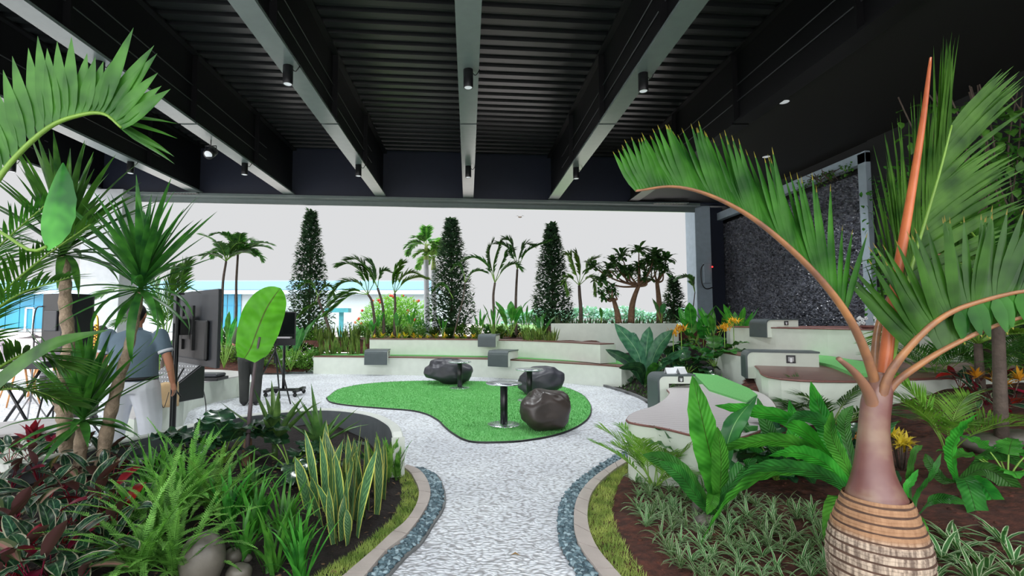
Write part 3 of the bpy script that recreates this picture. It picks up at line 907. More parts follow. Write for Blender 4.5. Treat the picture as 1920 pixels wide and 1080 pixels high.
tier('curved_bench', t1s, .59, 0, 'curved white bench with sheen-paled timber slat top beside the right planting bed', 'paledeck')
t2 = UP([(1340, 658), (1393, 666.5), (1424, 692), (1428, 700), (1440, 705.5), (1464, 709), (1500, 712), (1540, 713.5), (1600, 714)], .85)
t2 = t2 + [(9.4, 7.2), (9.4, 12.45), (6.3, 12.45), (6.0, 12.1)]
e2 = tier('curved_bench', t2, .85, 0.15, 'middle tier white bench at right with red-brown timber top', 'brown_deck')
t3 = [(6.3, 11.85), (6.55, 10.5), (6.85, 9.4), (7.25, 8.5), (9.45, 8.5), (9.45, 12.4), (6.5, 12.4)]
tier('curved_bench', t3, 1.42, 0.858, 'top tier white bench at right below the charcoal stone panel', 'pinkedge')
mb = MB(); mb.prism(UP([(1503, 661), (1560, 668), (1640, 681), (1665, 700), (1600, 700), (1560, 684), (1503, 672)], .9), .85, .9)
tag(mb.build('turf_patch', M_['turf'], flat=True), 'green turf strip on the middle tier at right, behind the brown timber seat', 'artificial turf')
mb = MB(); mb.prism(UP([(1299, 699), (1345, 703), (1405, 728), (1420, 740), (1400, 752), (1330, 730)], .62), 0.1, .62)
tag(mb.build('turf_patch', M_['turf'], flat=True), 'green turf slope behind the pale slat bench, left of the brown seat', 'artificial turf')

# arm units: grey laminate wraps over a white L-shaped arm with a socket in its side
def armunit(loc, ang, L, W, ztop, th, leg_w, leg_h, label, socket=True):
    e = empty('bench_side_table', (loc[0], loc[1], ztop), ang); tag(e, label, 'side table', 'wrap-over side tables on the benches')
    r = min(0.11, th * 0.8)
    # outline of sheet (outer), x along, z down
    outer = [(0, -leg_h)] + [(r - r * math.cos(a), -r + r * math.sin(a)) for a in [PI / 2 * k / 6 for k in range(7)]] + [(L, 0)]
    t = 0.028
    inner = [(t, -leg_h)] + [(r - (r - t) * math.cos(a), -r + (r - t) * math.sin(a)) for a in [PI / 2 * k / 6 for k in range(7)]] + [(L, -t)]
    mb = MB(); n = len(outer)
    vs_ = []
    for (a, b) in zip(outer, inner):
        vs_ += [(a[0], -0.012, a[1]), (b[0], -0.012, b[1]), (b[0], W + .012, b[1]), (a[0], W + .012, a[1])]
    fs = [(i * 4 + k, i * 4 + (k + 1) % 4, (i + 1) * 4 + (k + 1) % 4, (i + 1) * 4 + k) for i in range(n - 1) for k in range(4)] + [(0, 3, 2, 1), tuple((n - 1) * 4 + k for k in (0, 1, 2, 3))]
    mb.add(vs_, fs); mb.build('laminate_top', M_['greybox'], e, flat=True)
    poly = inner + [(L - 0.01, -th), (leg_w, -th), (leg_w, -leg_h + 0.01)]
    m = len(poly)
    mb = MB(); vs_ = [(p[0], 0, p[1]) for p in poly] + [(p[0], W, p[1]) for p in poly]
    # two fans to keep the concave L clean
    def prismxz(pl):
        k = len(pl)
        v2 = [(p[0], 0, p[1]) for p in pl] + [(p[0], W, p[1]) for p in pl]
        mb.add(v2, [tuple(range(k)), tuple(reversed(range(k, 2 * k)))] + [(i, k + i, k + (i + 1) % k, (i + 1) % k) for i in range(k)])
    prismxz(inner[:-1] + [(leg_w, -t), (leg_w, -leg_h + .01)])
    prismxz([(leg_w, -t), (L - .012, -t), (L - 0.012, -th), (leg_w, -th)])
    mb.build('body', M_['white'], e, flat=True)
    if socket:
        cx, cz, hw, hh = L * 0.62, -th * 0.52, 0.058 * th / .22, 0.058 * th / .22
        hw = max(hw, .04); hh = max(hh, .04)
        mb = MB(); mb.box((cx - hw, -0.012, cz - hh), (cx + hw, 0.0, cz + hh)); s = mb.build('socket_plate', M_['black'], e, flat=True); bevel(s, hh * .5, 4)
        mb = MB(); mb.box((cx - hw * .62, -0.016, cz - hh * .55), (cx + hw * .62, -0.011, cz + hh * .6)); bevel(mb.build('outlet', M_['silver'], s, flat=True), .004)
        mb = MB(); mb.box((cx - hw * .25, -0.02, cz - hh * .75), (cx + hw * .25, -0.012, cz + hh * .3)); bevel(mb.build('outlet_flap', M_['paperwhite'], s, flat=True), .003)
    return e
p = D(1232, 702, 7.3)
armunit((p.x, 7.3), 0.0, .56, .40, p.z, .135, .17, .60, 'grey-topped side table arm with tent cards on it, nearest of the right-hand three')
p = D(1397, 657, 8.0)
armunit((p.x, 8.0), math.radians(-20), 1.02, .42, p.z, .24, .26, .45, 'grey-topped side table arm with a socket, on the middle tier beside the brown timber seat')
p = D(1440, 598, 10.6)
armunit((p.x - .06, 10.6), 0.0, .72, .6, p.z, .17, .24, .40, 'grey-topped side table arm on the top tier in front of the charcoal stone panel')
p = D(696, 655, 14.2)
armunit((U(733, 667, .51).x, 13.9), math.radians(90), .62, .62, p.z, .24, .2, .42, 'dark grey side table arm at the left end of the lowest rear tier')
p = D(934, 658, 12.9)
armunit((D(951, 658, 12.85).x, 12.85), math.radians(62), .75, .55, p.z, .22, .2, .42, 'dark grey side table arm on the lowest rear tier behind the boulders', False)
p = D(905, 626, 14.4)
armunit((D(928, 626, 13.9).x, 13.9), math.radians(70), .5, .5, p.z, .2, .2, .36, 'dark grey side table arm on the upper rear tier under the palms', False)
# tent cards
p = D(1245, 699, 7.5)
for k, (dx, dy, rz) in enumerate(((0.02, 0.05, .1), (0.17, 0.02, .5), (0.22, 0.2, -.1))):
    mb = MB()
    w_, h_ = .16, .085
    a = [(-w_ / 2, -.045, 0), (w_ / 2, -.045, 0), (w_ / 2, 0, h_), (-w_ / 2, 0, h_), (-w_ / 2, .045, 0), (w_ / 2, .045, 0)]
    mb.add(a, [(0, 1, 2, 3), (3, 2, 5, 4)])
    o = mb.build('tent_card', M_['paperwhite'], flat=True)
    o.modifiers.new('s', 'SOLIDIFY').thickness = 0.002
    o.location = (p.x + .05 + dx, 7.38 + dy, D(1232, 702, 7.3).z + .002); o.rotation_euler = (0, 0, rz)
    tag(o, ['blank white tent card, widest one at the left of the trio', 'blank white tent card in the middle, turned sideways', 'blank white tent card at the back right of the trio'][k], 'tent card', 'tent cards on the grey side table')

# ================================================================ ROUND TABLES AND BOULDERS
def rtable(px, pyt, pyb, wt, wb, label):
    p = U(px, pyb)
    d = p.y
    zt = D(px, pyt, d).z
    rt, rb = wt / 2 * d / F, wb / 2 * d / F
    e = empty('round_pedestal_table', (p.x, d, 0.022)); tag(e, label, 'table', 'round pedestal tables on the turf')
    mb = MB(); mb.lathe((0, 0, 0), [(0, 0), (rb, 0), (rb, .008), (rb - .005, .011), (0, .011)], 40); mb.build('base', M_['steel'], e)
    mb = MB(); mb.lathe((0, 0, 0), [(.055, .011), (.055, zt - .04), (0, zt - .04)], 24); mb.build('column', M_['blackmetal'], e)
    mb = MB(); mb.lathe((0, 0, zt - .022), [(0, -.016), (rt - .006, -.016), (rt, -.01), (rt, 0), (rt - .004, .004), (0, .004)], 48); mb.build('tabletop', M_['steel'], e)
rtable(945, 718, 799, 67, 60, 'round steel-topped pedestal table nearest the path, beside the front boulder')
rtable(862, 678, 729, 43, 38, 'round steel-topped pedestal table at the back left, in front of the left boulder')
rtable(993, 692, 753, 52, 44, 'round steel-topped pedestal table between the two right boulders')
def bouldermat():
    m = mat('polished_black_stone', rgb(56, 48, 45), 0.36, var=0.3, scale=2.5, bump=0.22, bscale=5, spec=0.5)
    return m
M_['boulder'] = bouldermat()
M_['boulder2'] = mat('dark_grey_stone', rgb(52, 52, 60), 0.42, var=0.2, scale=2.5, bump=0.25, bscale=6)
def boulder(cx, cy, wpx, hpx, ybase, label, m, seed, rot=0.0, tilt=0.0):
    p = U(cx, ybase); d = p.y + 0.15
    rx, rz = wpx / 2 * d / F, hpx / 2 * d / F
    mb = MB()
    rm = Matrix.Rotation(tilt, 3, 'Y') @ Matrix.Rotation(rot, 3, 'Z')
    verts = []
    seg, rings = 64, 40
    for i in range(rings + 1):
        th = PI * i / rings
        for k in range(seg):
            a = 2 * PI * k / seg
            dd = V((math.sin(th) * math.cos(a), math.sin(th) * math.sin(a), math.cos(th)))
            q = 1 + .22 * noise.noise(dd * 1.1 + V((seed, 0, 0))) + .09 * noise.noise(dd * 2.3 + V((0, seed, 0))) + .03 * noise.noise(dd * 5 + V((0, 0, seed)))
            s = lambda v, e_: math.copysign(abs(v) ** e_, v)
            verts.append(V((s(dd.x, .9) * rx * q, s(dd.y, .9) * rx * .8 * q, s(dd.z, .85) * rz * q)))
    verts = [rm @ v for v in verts]
    zmin = min(v.z for v in verts)
    verts = [V((v.x, v.y, max(v.z, zmin * 0.93))) for v in verts]
    mb.add(verts, [(i * seg + k, (i + 1) * seg + k, (i + 1) * seg + (k + 1) % seg, i * seg + (k + 1) % seg) for i in range(rings) for k in range(seg)])
    o = mb.build('boulder_seat', m); o.location = (p.x, d, -zmin * .93 + .02)
    tag(o, label, 'boulder', 'boulder seats on the turf')
boulder(839, 700, 88, 46, 722, 'smooth dark oval boulder at the back left of the turf', M_['boulder2'], 2.1, tilt=.06)
boulder(1016, 720, 80, 50, 743, 'smooth black boulder at the back right, behind two tables', M_['boulder2'], 8.4, tilt=-.12)
boulder(1025, 780, 96, 72, 812, 'glossy brown-black rounded boulder nearest the path, front right of the turf', M_['boulder'], 4.7, rot=.4, tilt=.1)

# ================================================================ LEFT STAGE AREA
bl = UP([(252, 784), (285, 768), (338, 752), (350, 735), (361, 722), (405, 712), (451, 704), (455, 697), (400, 693), (340, 695), (290, 712), (245, 742), (200, 765)], .43)
bls = [(p.x, p.y) for p in spline([V((a, b, 0)) for a, b in bl] + [V((bl[0][0], bl[0][1], 0))], 4)[:-1]]
e = empty('curved_bench'); tag(e, 'curved white bench with audio gear and a paper bag on it, at left', 'bench')
mb = MB(); mb.prism(bls, 0, .41); mb.build('body', M_['white'], e, flat=True)
mb = MB(); mb.prism(bls, .41, .43); mb.build('seat_board', M_['white_deck'], e, flat=True)
p = U(457, 745)
mb = MB(); mb.box((p.x - .25, p.y, 0), (p.x + .08, p.y + .5, .3)); tag(bevel(mb.build('bench_step', M_['white'], flat=True), .01), 'small white block at the right end of the left curved bench', 'block')
wl = UP([(-60, 822), (20, 813), (105, 807), (164, 801), (168, 783), (105, 783), (60, 786), (-60, 797)], .5)
e = empty('slat_bench'); tag(e, 'white slatted bench with dark edge behind the leaning tree trunks', 'bench')
mb = MB(); mb.prism(wl, 0, .44); mb.build('body', M_['white'], e, flat=True)
mb = MB(); mb.prism(wl, .44, .475); mb.build('edge_band', M_['blackmetal'], e, flat=True)
mb = MB(); mb.prism(wl, .475, .5); mb.build('seat_board', M_['white_deck'], e, flat=True)

# television on its stand
pr, pl_ = D(413, 614, 5.2), D(328, 614, 6.2)
wv_ = pl_ - pr; ang = math.atan2(wv_.y, wv_.x)
def tvstand(loc, ang, w_, h_, zc, label, lbl2, post_lab=None):
    e = empty('television', (loc[0], loc[1], zc), ang); tag(e, label, 'television')
    mb = MB(); mb.box((-w_ / 2, -.012, -h_ / 2), (w_ / 2, .03, h_ / 2)); bevel(mb.build('screen_panel', M_['tvback'], e, flat=True), .008)
    mb = MB(); mb.box((-w_ / 2 + .02, -.016, -h_ / 2 + .03), (w_ / 2 - .02, -.011, h_ / 2 - .02)); mb.build('screen', M_['screen'], e, flat=True)
    mb = MB(); mb.box((-w_ * .36, .03, -h_ * .42), (w_ * .36, .075, h_ * .1)); bevel(mb.build('rear_housing', M_['black'], e, flat=True), .02)
    mb = MB(); mb.box((-.13, .075, -.13), (.13, .1, .13)); mb.box((-.2, .075, -.25), (-.14, .1, .25)); mb.box((.14, .075, -.25), (.2, .1, .25)); mb.build('wall_mount', M_['black'], e, flat=True)
    mb = MB(); mb.box((w_ * .25, .076, -h_ * .36), (w_ * .25 + .03, .078, -h_ * .28)); mb.build('sticker', M_['yellowst'], e, flat=True)
    return e
M_['tvback'] = mat('grey_black_tv_back', rgb(46, 50, 56), .38)
M_['screen'] = mat('dark_glossy_screen', rgb(14, 18, 18), .08)
M_['yellowst'] = mat('yellow_sticker', rgb(230, 200, 40), .5)
mid = (pr + pl_) / 2
# back of the set faces the camera
tv = tvstand((mid.x, mid.y), ang, 1.46, .84, 1.5, 'large flat television seen from behind on a black pole stand, at left', '')
back_n = V((-math.sin(ang), math.cos(ang), 0))
facing = 1 if back_n.y < 0 else -1
if facing < 0: tv.rotation_euler = (0, 0, ang + PI); back_n = -back_n
sc_ = mid + back_n * .17
e = empty('television_stand', (sc_.x, sc_.y, 0), tv.rotation_euler[2]); tag(e, 'black twin pole floor stand carrying the large television at left', 'stand')
mb = MB()
for dx, zt_ in ((-.03, 1.88), (.045, 1.55)): mb.tube([(dx, .03, .03), (dx, .03, zt_)], .022, 10)
mb.build('pole', M_['blackmetal'], e)
mb = MB(); mb.box((-.14, .0, 1.87), (.14, .06, 1.89)); mb.build('top_plate', M_['blackmetal'], e, flat=True)
mb = MB(); mb.box((-.09, -.075, 1.42), (.09, .01, 1.6)); mb.build('bracket', M_['blackmetal'], e, flat=True)
for sx_ in (-1, 1):
    mb = MB(); mb.tube([(sx_ * .05, .03, .05), (sx_ * .16, .16, .02)], .02, 8); mb.tube([(sx_ * .05, .0, .05), (sx_ * .16, -.06, .02)], .02, 8); mb.build('leg', M_['blackmetal'], e)

# second screen with tripod
e = empty('monitor', (D(530, 617, 10.2).x, 10.2, D(530, 617, 10.2).z), math.radians(12)); tag(e, 'dark monitor facing the garden stage, behind the giant green leaf', 'monitor')
mb = MB(); mb.box((-.26, -.02, -.34), (.26, .03, .36)); bevel(mb.build('frame', M_['black'], e, flat=True), .01)
mb = MB(); mb.box((-.235, -.024, -.2), (.24, -.018, .34)); mb.build('screen', M_['screen'], e, flat=True)
mb = MB(); mb.box((-.27, -.05, -.2), (-.2, -.03, .34)); mb.build('side_bar', M_['silver'], e, flat=True)
e = empty('monitor_cart', (D(530, 710, 10.4).x, 10.45, 0)); tag(e, 'black wheeled base frame below the monitor', 'stand')
mb = MB(); mb.tube([(0, 0, .1), (0, 0, 1.1)], .03, 10); mb.build('pole', M_['blackmetal'], e)
mb = MB(); mb.box((-.35, -.05, .09), (.42, .05, .14)); mb.box((-.3, -.3, .09), (-.22, .3, .14)); mb.box((.3, -.3, .09), (.38, .3, .14)); mb.build('base', M_['blackmetal'], e, flat=True)
for dx in (-.26, .34):
    for dy in (-.27, .27):
        mb = MB(); mb.ball((dx, dy, .045), (.045, .025, .045), 10, 8); mb.build('caster', M_['black'], e)
e = empty('tripod', (D(512, 742, 9.4).x, 9.45, 0)); tag(e, 'black camera tripod standing on the pebble floor beside the giant leaf', 'tripod')
mb = MB(); mb.tube([(0, 0, .75), (0, 0, 1.25)], .022, 10); mb.build('column', M_['blackmetal'], e)
mb = MB(); mb.box((-.07, -.05, 1.23), (.3, .05, 1.26)); mb.build('head', M_['silver'], e, flat=True)
for a in (-.5, 1.7, 3.7):
    mb = MB(); mb.tube([(0, 0, 1.0), (math.cos(a) * .25, math.sin(a) * .25, .5), (math.cos(a) * .45, math.sin(a) * .45, .02)], [.018, .016, .013], 8); mb.build('leg', M_['blackmetal'], e)

# loudspeaker on a stand
p = D(130, 603, 6.5)
e = empty('loudspeaker', (p.x, 6.5, p.z), math.radians(-25)); tag(e, 'large black loudspeaker seen from behind on a pole, left of the pale column', 'speaker')
mb = MB(); mb.prism([(-.26, -.2), (.26, -.2), (.2, .2), (-.2, .2)], -.37, .36); bevel(mb.build('cabinet', M_['black'], e, flat=True), .04)
mb = MB(); mb.box((-.14, -.225, -.12), (.16, -.2, .14)); bevel(mb.build('rear_panel', M_['tvback'], e, flat=True), .03)
mb = MB(); mb.tube(spline([(-.2, -.21, .2), (-.3, -.24, .15), (-.31, -.25, -.2), (-.2, -.22, -.3)], 6), .008, 6); mb.build('cable', M_['black'], e)
e = empty('speaker_stand', (p.x, 6.5, 0)); tag(e, 'black tripod pole stand under the large loudspeaker', 'stand')
mb = MB(); mb.tube([(0, 0, .1), (0, 0, p.z - .37)], .02, 10); mb.build('pole', M_['blackmetal'], e)
for a in (0.3, 2.4, 4.5):
    mb = MB(); mb.tube([(0, 0, .7), (math.cos(a) * .45, math.sin(a) * .45, .015)], .014, 8); mb.build('leg', M_['blackmetal'], e)
p = D(165, 600, 6.9)
mb = MB(); mb.tube([(p.x, 6.9, 0), (p.x, 6.9, 1.95)], .025, 12); mb.lathe((p.x, 6.9, 0), [(.16, 0), (.16, .015), (.03, .03), (0, .03)], 24)
tag(mb.build('metal_pole', M_['steelcol']), 'slim blue-grey metal pole beside the loudspeaker', 'pole')
# drum kit pieces, keyboard, chairs behind
p = D(64, 632, 7.2)
e = empty('cymbal_stand', (p.x, 7.2, 0)); tag(e, 'bronze cymbal tilted on a thin stand at far left', 'cymbal')
mb = MB(); mb.lathe((0, 0, p.z), [(.01, .035), (.03, .03), (.06, .01), (.19, -.01), (.2, -.014)], 28); mb.build('cymbal', M_['gold2'] if 'gold2' in M_ else mat('dull_bronze', rgb(120, 110, 112), .4, metal=.6), e)
mb = MB(); mb.tube([(0, 0, .4), (0, 0, p.z + .06)], .012, 8); mb.build('pole', M_['silver'], e)
for a in (0.3, 2.4, 4.5):
    mb = MB(); mb.tube([(0, 0, .5), (math.cos(a) * .3, math.sin(a) * .3, .01)], .01, 6); mb.build('leg', M_['silver'], e)
p = D(35, 682, 6.6)
e = empty('electric_keyboard', (p.x, 6.6, p.z)); tag(e, 'black electric keyboard on an X-shaped stand at far left', 'keyboard')
mb = MB(); mb.box((-.5, -.14, -.06), (.42, .14, .03)); bevel(mb.build('body', M_['black'], e, flat=True), .01)
mb = MB(); mb.box((-.46, -.1, .03), (.38, .04, .04)); mb.build('keys', M_['paperwhite'], e, flat=True)
mb = MB(); mb.tube([(-.3, 0, -.06), (.3, 0, -p.z + .02)], .018, 8); mb.tube([(.3, .02, -.06), (-.3, .02, -p.z + .02)], .018, 8); mb.build('stand', M_['blackmetal'], e)
p = D(98, 700, 6.8)
e = empty('drum', (p.x, 6.9, 0)); tag(e, 'black drum shell on stand behind the leaning trunk', 'drum')
mb = MB(); mb.lathe((0, 0, .55), [(.2, 0), (.2, .3), (.19, .31), (0, .31)], 24); mb.build('shell', M_['black'], e)
mb = MB(); mb.lathe((0, 0, .85), [(.205, -.02), (.21, 0), (.205, .02)], 24); mb.build('hoop', M_['silver'], e)
for a in (0.3, 2.4, 4.5):
    mb = MB(); mb.tube([(math.cos(a) * .18, math.sin(a) * .18, .6), (math.cos(a) * .3, math.sin(a) * .3, .01)], .012, 6); mb.build('leg', M_['blackmetal'], e)
def chair(px, py, d, rz, label):
    p = D(px, py, d)
    e = empty('shell_chair', (p.x, d, 0), rz); tag(e, label, 'chair', 'mauve shell chairs at far left')
    zs = .72
    mb = MB(); vs_, fs = [], []
    nu, nv = 12, 14
    for j in range(nv + 1):
        t = j / nv
        for i in range(nu + 1):
            u = i / nu * 2 - 1
            wd = .24 if t < .5 else .24 - .1 * (t - .5)
            if t < .5:
                x, y_, z = u * wd, -.2 + .4 * t * 2, zs + .06 * u * u - .03 * math.sin(t * 2 * PI)
            else:
                q = (t - .5) * 2
                x, y_, z = u * wd, .2 + .12 * q - .08 * u * u, zs + .06 * u * u * (1 - q) + .5 * q * (1 - .12 * u * u)
            vs_.append((x, y_, z))
    mb.add(vs_, [(j * (nu + 1) + i, j * (nu + 1) + i + 1, (j + 1) * (nu + 1) + i + 1, (j + 1) * (nu + 1) + i) for j in range(nv) for i in range(nu)])
    o = mb.build('shell', M_['mauve'], e); o.modifiers.new('s', 'SOLIDIFY').thickness = .012
    for sx_ in (-1, 1):
        for sy_ in (-1, 1):
            mb = MB(); mb.tube([(sx_ * .12, sy_ * .1, zs - .02), (sx_ * .24, sy_ * .24, .0)], [.02, .013], 8); mb.build('leg', M_['wood'], e)
chair(38, 700, 9.3, 2.6, 'mauve shell chair with splayed wooden legs, the nearer at far left')
chair(86, 690, 10.2, -2.3, 'mauve shell chair mostly hidden behind the loudspeaker')
# mixing console, bag, decks, cables
p = U(322, 752, .43)
e = empty('mixing_console', (p.x - .1, 7.2, .43), math.radians(-18)); tag(e, 'audio mixing console propped open in a black flight case on the white bench', 'mixer')
mb = MB(); vs_ = [(-.33, -.22, 0), (.33, -.22, 0), (.33, .3, 0), (-.33, .3, 0), (-.33, -.22, .22), (.33, -.22, .22), (.33, .3, .52), (-.33, .3, .52)]
mb.add(vs_, [(0, 3, 2, 1), (4, 5, 6, 7), (0, 1, 5, 4), (1, 2, 6, 5), (2, 3, 7, 6), (3, 0, 4, 7)]); bevel(mb.build('case', M_['black'], e, flat=True), .015)
mb = MB()
def sl(u, v, h): return V((-.31 + .62 * u, -.2 + .48 * v, .235 + .28 * v + h))
mb.add([sl(0, 0, .01), sl(1, 0, .01), sl(1, 1, .01), sl(0, 1, .01)], [(0, 1, 2, 3)]); pn = mb.build('control_panel', M_['silver'], e, flat=True)
mb = MB()
for i in range(12):
    for j in range(5): mb.ball(sl((i + .5) / 12, (j + .7) / 6, .016), .009, 6, 4)
k_ = mb.build('control_knobs', M_['paperwhite'], pn); k_['kind'] = 'stuff'
p = U(310, 762, .43)
e = empty('paper_bag', (p.x, p.y, .43), .4); tag(e, 'crumpled brown paper bag with a dark cord handle on the white bench', 'bag')
mb = MB(); vs_ = []
for j in range(7):
    t = j / 6
    for k in range(16):
        a = 2 * PI * k / 16
        sx_, sy_ = math.copysign(abs(math.cos(a)) ** .5, math.cos(a)), math.copysign(abs(math.sin(a)) ** .5, math.sin(a))
        q = noise.noise(V((a * 1.5, t * 4, 2))) * .02 * (.3 + t)
        vs_.append((sx_ * (.16 + q) * (1 - .1 * t), sy_ * (.09 + q) * (1 - .55 * t), t * .3 + .03 * math.sin(a * 3) * t + q))
mb.add(vs_, [(j * 16 + k, j * 16 + (k + 1) % 16, (j + 1) * 16 + (k + 1) % 16, (j + 1) * 16 + k) for j in range(6) for k in range(16)] + [tuple(reversed(range(16)))])
o = mb.build('bag_body', M_['kraft'], e); o.modifiers.new('s', 'SOLIDIFY').thickness = .003
mb = MB(); mb.tube(spline([(-.05, -.1, .2), (-.03, -.12, .08), (0, -.12, .0), (.03, -.12, .1), (.05, -.1, .2)], 5), .005, 6); mb.build('cord_handle', M_['black'], e)
p = U(390, 712, .43)
e = empty('media_player', (p.x, p.y, .43), -.05); tag(e, 'flat black playback unit on the white bench behind the television stand', 'audio player')
mb = MB(); mb.box((-.32, -.2, 0), (.3, .2, .06)); bevel(mb.build('body', M_['black'], e, flat=True), .012)
mb = MB(); mb.box((-.3, -.17, .06), (.27, .17, .13)); bevel(mb.build('lid', M_['tvback'], e, flat=True), .03)
for k, L in enumerate((([(362, 706), (375, 715), (382, 735), (386, 760), (386, 778)], 8.0), ([(345, 690), (333, 712), (330, 730), (340, 745)], 5.6))):
    mb = MB(); mb.tube(spline([D(x, y_, L[1] - .1 * i * (k == 0)) for i, (x, y_) in enumerate(L[0])], 6), .008, 6)
    tag(mb.build('power_cable', M_['black']), ['thin black cable hanging down the white bench face', 'thin black cable looping beside the television pole'][k], 'cable')

# ================================================================ PEOPLE
def loft(mb, secs, n=20):          # secs: (centre, rx, ry, yaw) horizontal ellipses
    vs_ = []
    for c, rx, ry, a in secs:
        for k in range(n):
            t = 2 * PI * k / n
            x, y_ = rx * math.cos(t), ry * math.sin(t)
            vs_.append(V((c[0] + x * math.cos(a) - y_ * math.sin(a), c[1] + x * math.sin(a) + y_ * math.cos(a), c[2])))
    m = len(secs)
    mb.add(vs_, [(i * n + k, i * n + (k + 1) % n, (i + 1) * n + (k + 1) % n, (i + 1) * n + k) for i in range(m - 1) for k in range(n)] + [tuple(reversed(range(n))), tuple((m - 1) * n + k for k in range(n))])
def limb(mb, pts, rs, n=14):
    sp_ = spline(pts, 4); m = len(sp_); rr = []
    for i in range(m):
        t = i / (m - 1) * (len(rs) - 1); k = min(int(t), len(rs) - 2); rr.append(rs[k] + (rs[k + 1] - rs[k]) * (t - k))
    mb.tube(sp_, rr, n)
    mb.ball(pts[0], rs[0] * .98, 12, 8); mb.ball(pts[-1], rs[-1] * .98, 12, 8)
def remesh(o, vox, sm=4):
    m = o.modifiers.new('Remesh', 'REMESH'); m.mode = 'VOXEL'; m.voxel_size = vox; m.use_smooth_shade = True
    s = o.modifiers.new('Smooth', 'SMOOTH'); s.factor = .5; s.iterations = sm
    return o
def hand(mb, wr, dr, palm, s=1.0, curl=.5, side=1):
    dr = V(dr).normalized(); palm = V(palm).normalized(); ac = dr.cross(palm).normalized() * side
    c = V(wr) + dr * .045 * s
    mb.tube([V(wr), V(wr) + dr * .03 * s, V(wr) + dr * .085 * s], [.024 * s, .036 * s, .038 * s], 10, flat=.55)
    for k, (o_, ln) in enumerate(((-.027, .066), (-.009, .076), (.009, .072), (.027, .058))):
        b = V(wr) + dr * .085 * s + ac * o_ * s
        d1 = (dr + palm * curl * .4).normalized(); d2 = (dr + palm * curl * 1.2).normalized(); d3 = (dr + palm * curl * 2.4).normalized()
        p1 = b + d1 * ln * .45 * s; p2 = p1 + d2 * ln * .32 * s; p3 = p2 + d3 * ln * .28 * s
        mb.tube([b - dr * .02 * s, b, p1, p2, p3], [.0095 * s, .0095 * s, .009 * s, .0085 * s, .006 * s], 8)
    b = V(wr) + dr * .03 * s - ac * .028 * s
    d1 = (dr * .7 - ac * .7 + palm * .3).normalized(); d2 = (dr * .95 - ac * .2 + palm * .4).normalized()
    mb.tube([b, b + d1 * .04 * s, b + d1 * .04 * s + d2 * .035 * s, b + d1 * .04 * s + d2 * .055 * s], [.013 * s, .012 * s, .010 * s, .007 * s], 8)
